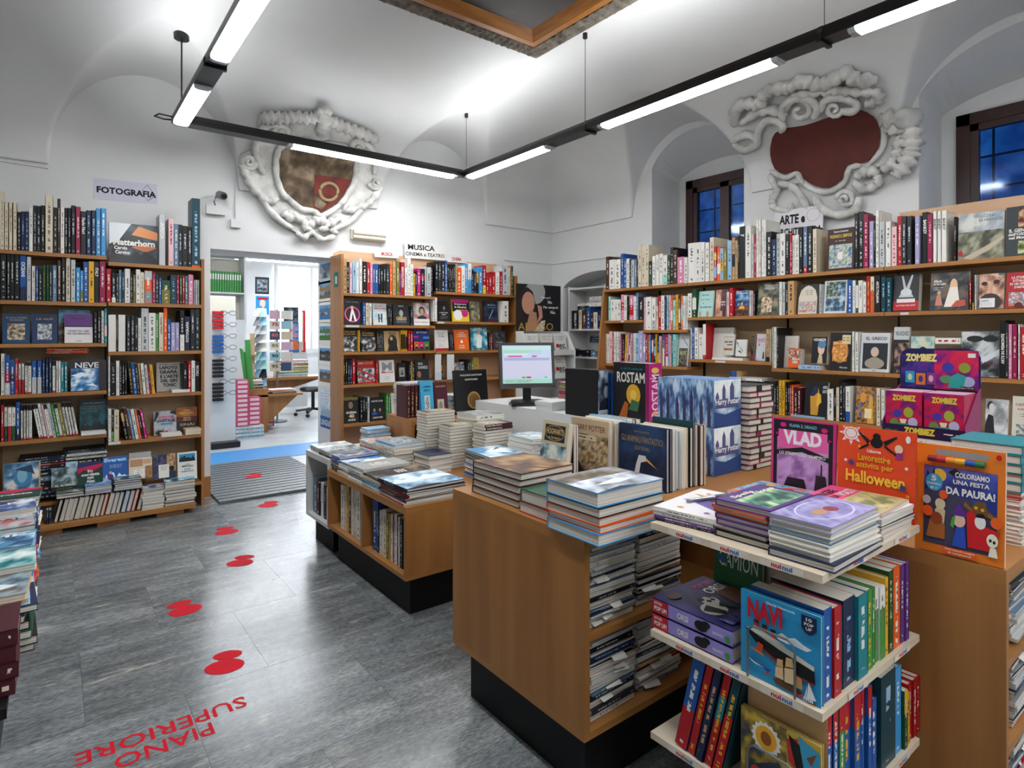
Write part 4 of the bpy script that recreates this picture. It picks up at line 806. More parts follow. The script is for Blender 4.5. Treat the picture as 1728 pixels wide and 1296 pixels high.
face('X', XF, r2[4], C7, 694, 850, 485, '#1d1d20', 'p #b4b6ba 20 36 40 60 30 95 36 96 50 62 70 98 76 96 62 58 80 36;e 50 50 22 10 #c8cacc;r 0 0 100 26 #b01420;r 14 22 86 32 #d8d6d0;t LA_STORIA_DELL\'ARTE 12 12 88 16 w', 'black cover with pale sculpture and red foot, ' + S, t=.06)
face('X', XF, r2[4], C7, 906, 1135, 474, '#2c3036', 'n 0 0 100 100 #1f2328 #3c3f44 #6a5a4c 4 3;e 62 62 10 20 #d8b08c;p #e0d8cc 38 8 80 8 72 60 52 60;p #c07a6a 14 12 34 12 28 40 18 40;e 24 46 5 6 tn;p #b4503c 55 6 95 10 92 26 70 24;t Album 8 74 30 81 w .02;t di_famiglia 8 66 42 72 w .02;l 8 52 34 62 2 w #2c3036', 'wide dark family-painting album, ' + S, t=.03)
row('X', XF, r2[4], C7, 1140, 'r:1155:520:b0-25-k y:1168:530:b25-100-k lg:1184:490', S + ' before the bearded portrait', G)
face('X', XF, r2[4], C7, 1187, 1340, 483, '#b98a70', 'n 0 0 100 100 #5a3a30 #b98a70 #d8b09a 4 2.4;e 46 18 46 26 #3a2a26;e 40 22 14 8 #9a6450;e 22 72 13 6 #3a241c;e 70 76 13 6 #3a241c;p #c8987c 42 44 54 44 56 72 50 76;r 4 4 66 30 #d8d8da;t L\'ARTE 12 20 40 25 k2;l 12 8 54 18 2 g #d8d8da;r 78 94 100 100 t', 'close-up bearded face cover with white label, ' + S, t=.03)
face('X', XF, r2[4], C7, 1346, 1500, 474, '#a8141e', 'n 10 6 90 44 #d8902a #2f5a9a #e0d8c8 4 7;t LA_STORIA 20 82 84 89 w .02;t D\'ITALIA 26 73 78 80 w .02;t IN_100_OPERE 14 64 88 71 w .02;t D\'ARTE 32 55 72 62 w .02;e 50 6 18 10 #5a1018', 'red book with mosaic of small pictures at right end, ' + S, t=.03)
S = 'art bookcase third shelf'
n = row('X', XF, r3[0], C6, 326, 'c:338:905 w:350:905 lp:372:888 r:382:900 w:398:890 w:414:892 lg:428:895 m:438:905 k:452:905 y:464:908:l3 p:478:900:l4 v:490:904:l4:b30-60-w lp:502:905:l3 w:530:900:x2 lb:552:905 lv:582:884 lv:597:905:b40-60-w r:612:908 o:620:912 s:632:910 k:642:925 r:654:930:b50-90-w k:668:905:b30-60-lb y:676:908 n:690:912:b0-40-y lp:702:920 tn:712:918 b:726:905:b0-55-w mg:734:910 r:752:908:b0-30-w lv:764:905 lp:774:915 t:786:905 mi:804:908', S + ', bays nearest the corner', G)
face('X', XF, r3[1], C6, 806, 892, 900, '#c4c8ca', 'r 10 0 90 54 #2a2620;n 14 4 86 52 #1a1714 #4a4438 #8f8870 4 6;t MUSEI 22 34 78 46 #b0a880;p #3a3c3c 30 90 90 62 88 60 28 88', 'white plastic-wrapped book with dark lower panel, ' + S, t=.05)
row('X', XF, r3[2], C6, 905, 'w:914:868 b:932:865 w:960:862 w:990:905 r:1012:838:b12-100-w', S + ', third bay left end', G)
face('X', XF, r3[2], C6, 1060, 1195, 862, '#cfcdc6', 'l 14 14 86 90 9 lg #cfcdc6', 'large white book with faint grey text, ' + S, inset=.1, t=.03)
face('X', XF, r3[2], C6, 1106, 1206, 908, '#c4bfb2', 't Tempera_Minuta 12 84 88 89 k2;r 14 60 44 66 #6a2a2a;r 50 60 84 66 #6a2a2a;r 38 46 84 52 #3a6a7a;n 12 22 84 32 #2a1a14 #8a4a2a #c89a6a 5 8', 'cream book with bars of colour standing in front, ' + S, t=.02, inset=.05, base=1050)
face('X', XF, r3[2], C6, 1204, 1291, 944, '#d0d0ca', 'p #4a4c4c 5 80 10 90 30 60 60 40 70 30 66 28 40 50;p #4a4c4c 20 30 40 36 60 20 58 18;t SCHIZZI 46 54 90 60 lp', 'small white book with ink sketch, ' + S, t=.015, base=1060)
flat(XF + .07, onX(940 + 1190 / 4.05, 600, XF + .07).y, r3[2], .13, .3, .022, 'w', 'white book lying under the colour-bar cover', 0, hard=False)
face('X', XF, r3[2], C6, 1293, 1340, 920, '#241a1e', 'n 20 40 80 96 #1a1216 #4a3a2a #8a7a4a 4 4;r 6 4 94 22 m', 'narrow black book left of the white pink-lettered cover, ' + S, inset=.06)
face('X', XF, r3[2], C6, 1343, 1420, 906, '#b9bcc0', 't BANKSY 12 70 92 84 #c04a78 .02;e 30 60 7 6 #c04a78;p k2 70 8 90 8 84 34 74 34;n 0 0 100 8 #8fa0ac #c0c8cc #6a7a84 3 4', 'grey white book with pink lettering and heart, ' + S)
row('X', XF, r3[2], C6, 1421, 'tn:1445:872:b0-15-k w:1452:875', S + ', third bay right end', G)
row('X', XF, r3[3], C7, 6, 'c:14:790 w:28:792 k:40:795:d22', S + ', fourth bay left end', G)
face('X', XF, r3[3], C7, 72, 152, 842, '#cfcac2', 'l 30 70 90 92 3 lp #cfcac2;n 60 0 100 45 #a07a5a #cfcac2 #6a4a3a 4 5;l 20 52 80 64 2 k2 #cfcac2', 'white book with pink print behind the small orange book, ' + S, inset=.1)
face('X', XF, r3[3], C7, 96, 168, 915, '#d2571c', 'n 0 40 100 92 #d2571c #3a2a24 #e0d0c0 4 7;t Art 30 40 72 52 w .03;t 1000 36 22 80 38 w .03', 'small thick orange book with patchwork of pictures, ' + S, t=.07, inset=.01)
face('X', XF, r3[3], C7, 222, 322, 848, '#121216', 'p #c8b48c 40 0 75 0 70 30 50 34;e 62 56 22 24 #d8b49c;e 66 72 26 16 #4f7fa4;t VERMEER 8 84 92 94 w', 'black cover with blue-turbaned head, ' + S, base=1002)
flat(XF + .06, onX(1300 + 246 / 3.41, 620, XF + .06).y, r3[3], .13, .17, .035, 'lb', 'light blue book lying flat in front of the turbaned head', 0, hard=False, ink='r')
face('X', XF, r3[3], C7, 324, 462, 824, '#141216', 'e 48 50 38 30 #b9742c;e 48 48 24 20 #d8924a;n 14 24 80 76 #a05f20 #d08a3c #e8b070 5 5;r 56 70 94 94 #d8c49a;l 60 76 90 90 2 k2 #d8c49a;t Electa 50 6 84 10 w', 'black cover with golden sculpted head, ' + S, t=.03)
row('X', XF, r3[3], C7, 463, 'w:480:818 w:502:822', S + ' beside the golden head', G)
face('X', XF, r3[3], C7, 506, 680, 826, '#c6c8ca', 'r 8 8 94 74 #23262a;h 50 50 17 #b9b0a4 #d0ac96 #8f8478;e 50 22 34 14 #9a8e80;t EL_GRECO 18 82 90 90 k2;t ELECTA 44 2 58 5 k2', 'white book with veiled sitter portrait, ' + S, t=.03, inset=.02)
face('X', XF, r3[3], C7, 690, 790, 790, '#1c1a1e', 'r 0 72 100 100 lg;t VELAZQUEZ 10 80 96 90 k2;n 10 0 100 66 #121014 #4a3a34 #a08070 4 3', 'dark portrait book beside the veiled sitter, ' + S, t=.03)
face('X', XF, r3[4], C7, 790, 938, 845, '#8fb0b0', 'n 0 0 100 100 #7fa6a8 #b9ccc0 #cfc8a4 4 3;h 52 58 22 #1c1c20 #d0a890 k2', 'pale teal portrait book behind the card game display, ' + S)
row('X', XF, r3[4], C7, 942, 'r:960:925 k:985:932 y:996:935 k:1030:940 st:1070:930', S + ' behind the card game display', G)
flat(XF + .08, onX(1300 + 1037 / 3.41, 580, XF + .08).y, zc('X', XF + .08, C7, 1037, 888) , .12, .14, .04, 'w', 'white book lying on dark spines behind card game display', 0, hard=False, ink='r')
face('X', XF, r3[4], C7, 1082, 1314, 818, '#6a7074', 'n 0 0 100 100 #14171a #6a7074 #c0c4c4 4 2;e 36 84 22 7 #15181a;e 76 84 20 7 #15181a;p #c8ccce 40 20 100 50 100 62 40 36;t CRIVELLI 42 26 98 33 #5a2a2a .02', 'large grey photo book of a close-up face, ' + S, t=.03)
row('X', XF, r3[4], C7, 1318, 'k:1350:752:tARTE_IN_PIEMONTE:d22 k2:1366:770 p:1388:775 m:1420:780 w:1436:775 r:1470:790 b:1500:800 k:1530:780', S + ', right end', G, tup=True)
S = 'art bookcase fourth shelf'; CB, CD = (1180, 560, 8.308), (1260, 580, 3.2393)
XF4 = XF - .03
row('X', XF4, r4[2], CB, 420, 'tn:465:555:b70-100-b tn:510:555:b70-100-b k:590:665 r:630:660 v:655:665 k:690:668 k:725:670 k:760:675 k:800:690', S + ' behind the white notebooks', G)
flat(XF4 + .09, onX(1180 + 720 / 8.308, 640, XF4 + .09).y, .99, .17, .3, .028, 'w', 'long cream book lying across spines on ' + S, 0, ink='k2')
face('X', XF4, r4[3], CB, 805, 1028, 690, '#17171a', 'p #c8a8a0 22 14 76 14 78 70 20 70;n 30 20 66 64 #c8a8a0 #b09088 #6a504a 4 5;t LA_STORIA 26 86 92 91 w;l 26 76 92 82 1 w #17171a', 'black book with pink tarot-like panel, ' + S, t=.03, inset=.02)
row('X', XF4, r4[3], CB, 1030, 'k:1060:690 k:1100:690 y:1190:685:x2 k:1220:705 k:1250:708 r:1280:748 o:1312:750 ma:1360:782 ma:1410:785', S + ', gold and maroon spines', G)
face('X', XF4, r4[3], CD, 300, 436, 210, '#15141a', 'p #c08a2a 30 8 60 8 66 50 60 84 40 88 24 60;p #d8a83c 52 30 74 44 70 66 56 70;p #1c2a4a 24 60 40 88 60 84 56 70 40 60;t ANTICO 78 82 98 90 w;t EGITTO 78 70 98 78 w', 'black book with golden profile mask, ' + S, t=.02)
flat(XF4 + .05, onX(1260 + 345 / 3.24, 700, XF4 + .05).y, r4[3], .1, .25, .014, 'lb', 'thin light blue book lying below the golden mask cover', 0, hard=False)
row('X', XF4, r4[3], CD, 437, 'w:470:250 k:485:245 c:500:240 k:520:200:d22 k2:534:215 w:560:235:b0-30-b', S + ' after the mask cover', G)
face('X', XF4, r4[3], CD, 580, 702, 236, '#2a2016', 'n 0 0 100 100 #3a1a10 #c8902a #2a4a8a 4 5;e 36 70 16 14 #d8902a;p #d8a040 60 0 90 0 84 70 66 80;r 46 14 80 40 #e0d0a0', 'colourful myth cover with golden figures, ' + S, t=.03)
row('X', XF4, r4[3], CD, 703, 'c:728:245 w:750:255:b0-15-b', S + ' beside the card game display', G)
CE = (1520, 560, 8.308)
face('X', XF4, r4[4], CE, 1150, 1495, 950, '#b9bcbc', 'n 0 0 100 100 #cfd0d0 #a9acae #7f8386 4 2;e 22 82 14 12 #1c1c1f;e 28 76 12 13 #cfc8c4;p #1f2024 0 30 14 60 36 56 44 10 20 0 0 0', 'grey white photo book with dark-suited person, ' + S)
face('X', XF4, r4[4], CE, 1530, 1860, 912, '#c9c4b4', 't CASTELLI 14 78 86 84 #8a2a24;t IN_SPAGNA 24 68 76 73 #8a2a24;l 20 52 80 62 2 k2 #c9c4b4;n 20 6 90 36 #3a4450 #8f949c #c9c4b4 4 4', 'cream book with red heading at right end, ' + S)
face('X', XF4 - .14, r5[4], CD, 1345, 1500, 500, '#cfccc4', 'e 58 74 22 16 #2a1c18;e 58 62 14 14 #d0a890;l 10 10 90 30 2 g #cfccc4', 'white book with curly dark-haired sitter low on art bookcase')
# ================================================================ islands in the middle of the shop
KIND[0] = 'book'
def cabinet(name, label, x0, x1, y0, y1, z0, z1, open_side, bays=1, levels=1, m='wood', pl=.05, t=.022, topm=None):
    """box cabinet on a black plinth; open_side is '-x' or '-y'"""
    c = thing(name, label, 'cabinet', (x0, y0, 0))
    a, b = x1 - x0, y1 - y0
    def q(n, *v): return bx(n, *v, c)
    if z0 < .5: q('plinth', pl, a - pl, pl, b - pl, 0, z0, 'plinth')
    q('top', 0, a, 0, b, z1 - .036, z1, topm or ('woodh' if m == 'wood' else m)); q('bottom', 0, a, 0, b, z0, z0 + t, 'woodh' if m == 'wood' else m)
    zi, zj = z0 + t, z1 - .036
    if open_side == '-x':
        q('side_panel', 0, a, 0, t, zi, zj, m); q('side_panel', 0, a, b - t, b, zi, zj, m); q('back_panel', a - t, a, t, b - t, zi, zj, m)
        for i in range(1, bays): q('partition', 0, a - t, b * i / bays - t / 2, b * i / bays + t / 2, zi, zj, m)
        for k in range(1, levels): zz = zi + (zj - zi) * k / levels; q('shelf', .01, a - t, t, b - t, zz - t / 2, zz + t / 2, 'woodh')
    else:
        q('side_panel', 0, t, 0, b, zi, zj, m); q('side_panel', a - t, a, 0, b, zi, zj, m); q('back_panel', t, a - t, b - t, b, zi, zj, m)
        for i in range(1, bays): q('partition', a * i / bays - t / 2, a * i / bays + t / 2, 0.01, b - t, zi, zj, m)
        for k in range(1, levels): zz = zi + (zj - zi) * k / levels; q('shelf', t, a - t, .01, b - t, zz - t / 2, zz + t / 2, 'woodh')
    return c
D1 = (1.215, 2.72, 1.235, 1.95); ZD = .79
cabinet('display_desk', 'tall beech desk on black plinth in front, stacked with magazines inside', *D1, .2, ZD, '-y', 2, 2)
cabinet('display_desk', 'beech cabinet at right edge, colouring book on its corner', 1.885, 2.72, .425, 1.225, .06, ZD, '-y', 1, 3)
cabinet('low_display_cabinet', 'low two-bay beech cabinet covered with large art books', 1.345, 2.42, 2.585, 3.62, .19, .545, '-x', 2, 1)
cabinet('low_display_cabinet', 'small white low cabinet nearest the doorway', 1.36, 2.62, 3.64, 4.06, .165, .6, '-x', 1, 1, 'white')
cabinet('riser_block', 'beech riser block behind the low cabinets with boxed volumes', 1.935, 2.6, 3.63, 4.02, .604, .8, '-y', 1, 1, pl=.0)
cabinet('till_counter', 'white till counter with the monitor, inside the islands', 2.45, 2.98, 2.0, 3.62, .1, .9, '-y', 1, 2, 'white')
# books standing in the low cabinets
KIND[0] = 'book'; CG = (500, 620, 2.9457); G = 'books standing in the low cabinets'
row('X', 1.36, .188, CG, 62, 'st:78:550 ma:92:575 n:100:580 w:112:575 k:124:590 w:132:600', 'white low cabinet by the doorway', G, inset=.03, dep=.2)
stack(1.5, 3.755, .188, .2, .16, 'k:10 k:12 w:10 n:12 w:12 k:10 br:12 w:14 o:10 tn:12 w:10 c:14 w:12', 0, 'small pile inside the white low cabinet', 'pile in the white low cabinet', hard=False)
row('X', 1.345, .213, CG, 196, 'w:212:588 c:222:592 y:232:588 br:244:590 w:254:600 c:272:606:x2 w:290:615 w:300:612 n:306:630 r:316:628:b0-60-w', 'left bay of low beech cabinet', G, inset=.03, dep=.22)
row('X', 1.345, .213, CG, 348, 'b:368:665 b:376:672 k:382:710 w:404:716:x2 c:418:712 ol:430:730 y:438:735 w:448:738 m:458:742 w:470:735 ma:478:745 w:486:750 k:500:756 k:510:760 ma:522:765 k2:532:770', 'right bay of low beech cabinet', G, inset=.03, dep=.22)
# ---- large art books lying on the low cabinets
ZL2 = .5455
def topat(px, py, z): return onZ(px, py, z)
GB = 'large art books lying on the low cabinets'
zz = stack(1.53, 2.76, ZL2, .34, .30, 'lg:10:sr w:14:sr k:12 lg:16:sr k:14:sk n:16:sk', 0, 'pile nearest camera on low cabinet', GB, 2, .008, 'n 0 0 100 100 #2f6a94 #9fc0d4 #dfeaf0 5 2.4;p #16242e 0 0 30 12 60 4 60 0;m 0 40 100 80 #dfe8ee 4;t ALPI 70 86 94 94 w')
zz = stack(1.53, 3.02, ZL2, .34, .24, 'lg:14 s:12:st w:16 c:12 k:15:sk', 0, 'dark-topped pile, second from camera on low cabinet', GB, 2, .008, 'n 0 0 100 100 #16161a #3a3634 #8a7660 6 3;t III 46 44 62 72 w .02;r 20 30 44 66 #2a2826')
zz = stack(1.51, 3.23, ZL2, .3, .2, 'w:16 lg:14 w:16 lg:18 lg:20', 0, 'grey-topped pile, third from camera on low cabinet', GB, 2, .008, 'r 0 0 100 100 #9fa09c;n 30 30 70 70 #b0aca0 #d8d4cc #8a8880 5 4;t GRAND_TOUR 26 76 74 82 k2')
zz = stack(1.5, 3.42, ZL2, .26, .17, 'w:16 lg:14 w:14 w:14 st:14', 0, 'snowy-topped pile, fourth from camera on low cabinet', GB, 2, .008, 'n 0 0 100 100 #3f6a94 #c0d2de #eaf0f3 8 2.6')
zz = stack(1.5, 3.56, ZL2, .26, .12, 'k:18 dg:14 lg:14 ol:12 b:18 b:14', 0, 'blue-topped pile beside the white cabinet', GB, 2, .006, 'n 0 0 100 100 #1f3f74 #5f86b0 #d8b48a 8 5')
zz = stack(1.5, 3.76, .6005, .24, .2, 'k:12 w:12 lg:12', 0, 'thin pile on near half of white cabinet', GB, 3, .006, 'n 0 0 100 100 #c8ccca #8f9a98 #4a5458 3 3;t VALLI 20 60 80 74 k2')
zz = stack(1.5, 3.95, .6005, .24, .18, 'w:11 lg:13 w:10', 0, 'thin pile on far half of white cabinet', GB, 3, .006, 'n 0 0 100 100 #7f8c94 #bcc4c4 #e0e0da 3 3')
zz = stack(1.78, 3.8, .6005, .22, .2, 'w:14 r:10:sr w:12 lg:14 w:10', 0, 'pile behind on white cabinet, map cover on top', GB, 3, .006, 'n 0 0 100 100 #c8502a #d8ccc0 #8fa8b0 3 5')
zz = stack(1.78, 3.5, ZL2, .22, .26, 'w:22 c:24 w:20 lg:22 c:24 w:22 lb:16', 0, 'pile behind the blue-topped pile', GB, 3, .006, 'r 0 0 100 100 #8f999c;n 20 20 80 80 #5f7a84 #c8d0d0 #3a4a54 3 3')
zz = stack(1.86, 3.22, ZL2, .2, .16, 'w:25:sw w:26:sw lg:30:sn n:28:sn', -PI / 2, 'thick navy-spined pile on low cabinet', GB, 3, .006)
KIND[0] = 'paperback'
CW = 'c:19:bX'
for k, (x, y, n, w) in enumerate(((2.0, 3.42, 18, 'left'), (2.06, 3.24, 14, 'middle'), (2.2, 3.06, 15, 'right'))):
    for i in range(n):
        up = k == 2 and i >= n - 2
        t = .0168; flat(x + random.uniform(-.004, .004), y + random.uniform(-.004, .004), ZL2 + i * .0188 + .0004, .135, .21, t, '#9a8d72', '%s cream paperback, maroon-banded, %s from bottom of %s cream stack' % ('upper' if i >= n // 2 else 'lower', ordn(i + 1), w),  # covers darker than cream, so gap shade between books is painted in
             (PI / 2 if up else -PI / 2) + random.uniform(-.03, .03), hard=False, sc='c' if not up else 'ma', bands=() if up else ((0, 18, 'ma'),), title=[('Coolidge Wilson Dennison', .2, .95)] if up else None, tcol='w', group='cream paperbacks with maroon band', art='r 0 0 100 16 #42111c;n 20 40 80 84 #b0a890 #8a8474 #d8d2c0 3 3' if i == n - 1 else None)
KIND[0] = 'book'
zz = stack(2.05, 2.83, ZL2, .3, .24, 'b:14:sw b:13:sb w:12:sw b:14:sb w:14:sw b:13:sb lg:18 k:14:sk dt:14 k:13 st:15', PI / 2 - .1, 'blue and white pile with snowy peak on top', 'blue and white pile on low cabinet', 2, .006, 'n 0 0 100 100 #4f8ab4 #a9c8dc #e8eff3 8 2.4;p #e8eef2 20 20 50 80 80 24;p #2a4a60 50 80 60 50 80 24 70 20')
zz = stack(2.27, 2.75, ZL2, .24, .2, 'w:30 w:28 lg:30 w:30 w:32 w:28 lg:26 w:30', PI / 2, 'white pile between peak pile and till counter', 'white piles beside the till counter', 2, .006, 'n 0 0 100 100 #8fa8b4 #d0d6d8 #6a8090 3 3;e 40 50 12 20 #e8e8e4')
zz = stack(2.26, 3.28, ZL2, .24, .22, 'w:35:x9', PI / 2, 'tall white pile before the monitor', 'white piles beside the till counter', 2, .006, 'n 0 0 100 100 #8a8c90 #b4b4b4 #5a5450 3 3')
# ---- riser block: boxed volumes and stacks
GR = 'books on the riser block'
CM = (560, 380, 3.8125)
for i in range(4): book(frame(1.945 + i * .03, 3.72, .8005, (0, 1, 0), (0, 0, 1), (1, 0, 0)), .16, .225, .028, 'ma', 'maroon boxed volume, %s from left on the riser block' % ordn(i + 1), ink='tn', title='Opus' if i == 3 else None, tcol='y', group=GR)
face('Y', 3.68, .8005, CM, 580, 662, 1002, '#3aa0c8', 'r 28 8 70 58 #c8ccc8;n 36 12 62 54 #3a3c3c #9a9a94 #d8d4c8 3 5;t IL_GIARDINO 14 80 86 86 n;t SEGRETO 26 70 74 76 n', 'sky blue book with statue picture on the riser block', t=.035, inset=.0, sc='s')
face('Y', 3.68, .8005, CM, 668, 752, 1010, '#4a1628', 'r 20 8 70 48 #c0b8a4;e 45 28 14 14 #8a8270;t ALDO_MORO 12 84 88 89 tn', 'maroon book with pale statue panel on the riser block', t=.04, inset=.0, sc='ma', hard=True)
zz = stack(2.1, 3.93, .8005, .18, .22, 'w:25 lg:30 w:28 k:20:sk c:30 w:30 c:26 w:20 lg:22', PI / 2, 'pile behind the maroon boxed volumes', GR, 3)
zz = stack(1.83, 3.98, .6005, .13, .17, 'lb:14 w:12 lb:14 w:12 lb:12 w:12 s:12 w:14 lb:14', PI / 2, 'pale pile left of the maroon boxed volumes', GR, 3)
zz = stack(2.42, 3.84, .8005, .2, .2, 'lb:12 w:12 lb:12 w:14 lb:14 w:12 c:13 s:13 w:13 lg:14', PI / 2, 'blue-white pile behind the fan emblem book', GR, 3, top='n 0 0 100 100 #8fa4b0 #c8d0d0 #5a7080 3 3')
zz = stack(2.33, 3.51, ZL2, .17, .15, 'w:30 lb:28 w:30 lb:30 w:30 s:28 w:30 w:30', PI / 2, 'blue-white pile right of cream stacks', GR, 3)
# big black poster-like book behind the monitor and the fan-pattern cover
book(frame(2.3, 3.665, .8005, (1, 0, 0), (0, .12, .993), (0, -.993, .12)), .29, .32, .02, '#131316', 'black book with tan fan emblem standing left of the monitor', art='e 56 30 20 20 #8a6a3c;o 56 30 20 20 4 #b08a50;s 56 30 19 13 16 #7a5a30;t TACCUINI_E_SANTUARI 18 86 84 90 w;t GIAPPONESI 32 76 70 80 w', hard=True)
# ---- monitor
mt = thing('monitor', 'black flat monitor showing a pale spreadsheet on the till counter', 'monitor', (2.68, 3.3, .9005), math.radians(-28))
MB().prism(ell(0, 0, .12, .085, 24), 0, .014).obj('base', 'black', mt)
MB().prism([(-.03, .02), (.03, .02), (.022, .045), (-.022, .045)], .01, .14).obj('neck', 'black', mt)
sc_ = MB(); Tm = Matrix.Translation((0, 0, .1)) @ Matrix.Rotation(math.radians(-10), 4, 'X')
sc_.box(-.2, .2, -.02, .02, 0, .325, T=Tm); mo = sc_.obj('housing', 'black', mt)
M['screen'] = print_mat('lit screen', .3)
BS(M['screen']).inputs['Emission Strength'].default_value = .3
M['screen'].node_tree.links.new([n for n in M['screen'].node_tree.nodes if n.type == 'MIX'][0].outputs[2], BS(M['screen']).inputs['Emission Color'])
sp = MB(); draw(sp, 'r 0 0 100 100 #a8b4c8;r 0 88 100 96 #9fc4b8;r 4 80 60 87 #8fb8a8;r 4 74 52 78 #b4c8c0;r 12 69 40 73 #b43ca0;r 60 69 70 73 #b43ca0;r 4 60 96 67 #8f94b0;r 0 18 100 58 #b0b0c4;r 38 14 46 18 #3aa03a;r 48 14 57 18 #b02a3a;r 84 14 90 18 #3ab0b0;r 0 0 100 12 #8fb8a8;l 4 2 60 10 2 k2 #8fb8a8;r 60 76 80 87 #9ab0c0', Tm @ frame(-.18, -.0205, .03, (1, 0, 0), (0, 0, 1), (0, -1, 0)), .36, .275); sp.obj('screen', 'screen', mt)
kb = thing('keyboard', 'black keyboard in front of the monitor', 'keyboard', (2.6, 3.12, .9005), math.radians(-28))
MB().box(-.17, .17, -.06, .06, 0, .018).obj('body', 'black', kb)
for r in range(4):
    for c in range(12): MB().box(-.16 + c * .027, -.138 + c * .027, -.05 + r * .026, -.03 + r * .026, .018, .023).obj('key', 'dmetal', kb)
KIND[0] = 'notebook'
zz = stack(2.86, 3.02, .9005, .13, .15, ' '.join(random.choice(['w:11:sp', 'c:12:sgr', 'w:12:sr', 'c:11:stn', 'lp:12:sp']) for _ in range(13)), 0, 'colourful notebook pile beside the monitor', 'notebooks by the monitor', 4, .006)
pb = thing('parcel_box', 'white cardboard box lid on the till counter before the monitor', 'box', (2.47, 2.8, .9005), .1); bx('tray', 0, .2, 0, .14, 0, .05, 'white', pb); bx('lid', -.004, .204, -.004, .144, .03, .056, 'white', pb)
# ---- till counter, back row on the desk side
KIND[0] = 'notebook'
zz = stack(2.695, 2.62, .9005, .2, .26, 'mi:20:x7 mi:22:x2 w:16 mi:18:sw', 0, 'mint notebook pile behind the black box', 'mint notebooks', 2, .006)
KIND[0] = 'boxed_book'
def boxset(name, label, x0, y0, z0, a, b, h, cover, spines, mat_='print', n=7):
    """slipcase: books' spines to -x, cover picture to -y"""
    t = thing(name, label, 'box set', (x0, y0, z0)); 
    m = MB(); m.box(0, a, 0, b, 0, h, cover[0]); m.obj('slipcase', mat_, t)
    p = MB(); draw(p, cover[1], frame(0, 0, 0, (1, 0, 0), (0, 0, 1), (0, -1, 0)), a, h); p.obj('cover_print', mat_, t)
    for i in range(n):
        s = MB(); y1 = b - (b / n) * i; y0_ = y1 - b / n + .001
        s.box(-.004, .0, y0_, y1, .003, h - .003, spines[0]); so = s.obj('spine', mat_, t)
        q = MB(); draw(q, spines[1 + i % (len(spines) - 1)], frame(-.0045, y1, .003, (0, -1, 0), (0, 0, 1), (-1, 0, 0)), b / n, h); q.obj('spine_print', mat_, so)
    return t
CAST = ('#5f86b4', 'n 0 0 100 100 #2a4a7a #7fa4c8 #d8e6ee 5 2.4;n 0 60 100 100 #8fb4cc #c8dce4 #e8f0f0 3 2;p #4a4a7a 6 40 6 66 12 76 18 66 18 58 30 58 30 80 36 92 42 80 42 60 58 60 58 84 66 96 74 84 74 58 90 58 90 40;p #1c3f7a 0 0 0 34 40 26 100 36 100 0;t Harry_Potter 6 44 94 60 #e8ecf0 .02')
SPN = ['#4a6c9c', 'n 0 0 100 100 #2a3f6a #5f84b4 #a9c4dc 3 2;p #3a3a60 30 0 30 50 50 70 70 50 70 0', 'n 0 0 100 100 #2f4a7a #6f94c0 #b4cce0 6 2;p #33335a 20 0 20 60 40 78 60 60 60 0', 'n 0 0 100 100 #34507f #7fa0c8 #c0d4e4 9 2;p #3a3a60 40 0 40 40 60 66 80 40 80 0']
boxset('box_set', 'upper of two blue castle-picture box sets on the tall desk', 2.17, 1.446, ZD + .2015, .2, .285, .198, CAST, SPN)
boxset('box_set', 'lower of two blue castle-picture box sets on the tall desk', 2.17, 1.446, ZD + .0005, .2, .285, .2, CAST, SPN)
bb = boxset('box_set', 'thick black boxed volume with blue-grey portrait on its narrow side', 2.46, 2.39, .9005, .12, .27, .275, ('#101014', 'n 0 0 100 100 #20242c #5f6f84 #b4c0cc 3 2;h 56 56 34 #2a2e36 #8f9cac #20242c'), ['#101014', 'r 0 0 100 100 #101014'], 'print', 1)
KIND[0] = 'comic_book'
book(frame(2.53, 2.335, .9005, (0, -1, 0), (0, 0, 1), (-1, 0, 0)) @ Matrix.Translation((0, 0, -.11)), .25, .325, .11, '#141418', 'thick black comic with ornate white title and yellow figure', sc='mg', hard=True, art='t IL_SETTE_PRINCIPI 22 88 84 91 t;t ROSTAM 10 66 90 84 w .02;e 58 46 20 18 #d8a42a;e 58 46 9 8 #e8c45a;p #b05a1c 16 6 34 34 44 30 40 6;p #3a6a4a 44 20 70 18 76 34 54 38;r 92 0 100 100 #8a1a5c', spineart='')
o = MB(); draw(o, 'r 0 0 100 100 #b01a70;e 50 88 28 5 #d8b45a;l 10 72 90 78 1 #e8d0e0 #b01a70;p #d8b45a 40 8 60 8 60 20 40 20', frame(2.53, 2.0848, .9005, (1, 0, 0), (0, 0, 1), (0, -1, 0)), .11, .325)
put_text(o, 'ROSTAM', .03, .02, .26, .085, .0006, '#e8c8dc', .02, frame(2.535, 2.0846, .905, (0, 0, 1), (-1, 0, 0), (0, -1, 0)) @ Matrix.Translation((0, -.105, 0)))
ob = o.obj('spine_print', 'print'); cb = [q for q in COL.objects if q.name.startswith('comic_book')][0]; ob.parent = cb; ob.matrix_parent_inverse = OMX[cb.name].inverted()
KIND[0] = 'novel'
for i in range(4): book(frame(2.53, 2.345 + i * .012 + .0, .9005, (1, 0, 0), (0, 0, 1), (0, -1, 0)) @ Matrix.Translation((0, 0, -.011)), .15, .26, .011, ['b', 'k', 'b', 'k'][i], '%s novel, %s left of the ornate comic on till counter' % (['blue', 'black', 'blue', 'black'][i], ordn(i + 1)), ink=['k', 'b', 'k', 'b'][i], group='blue and black novels') if i < 3 else None
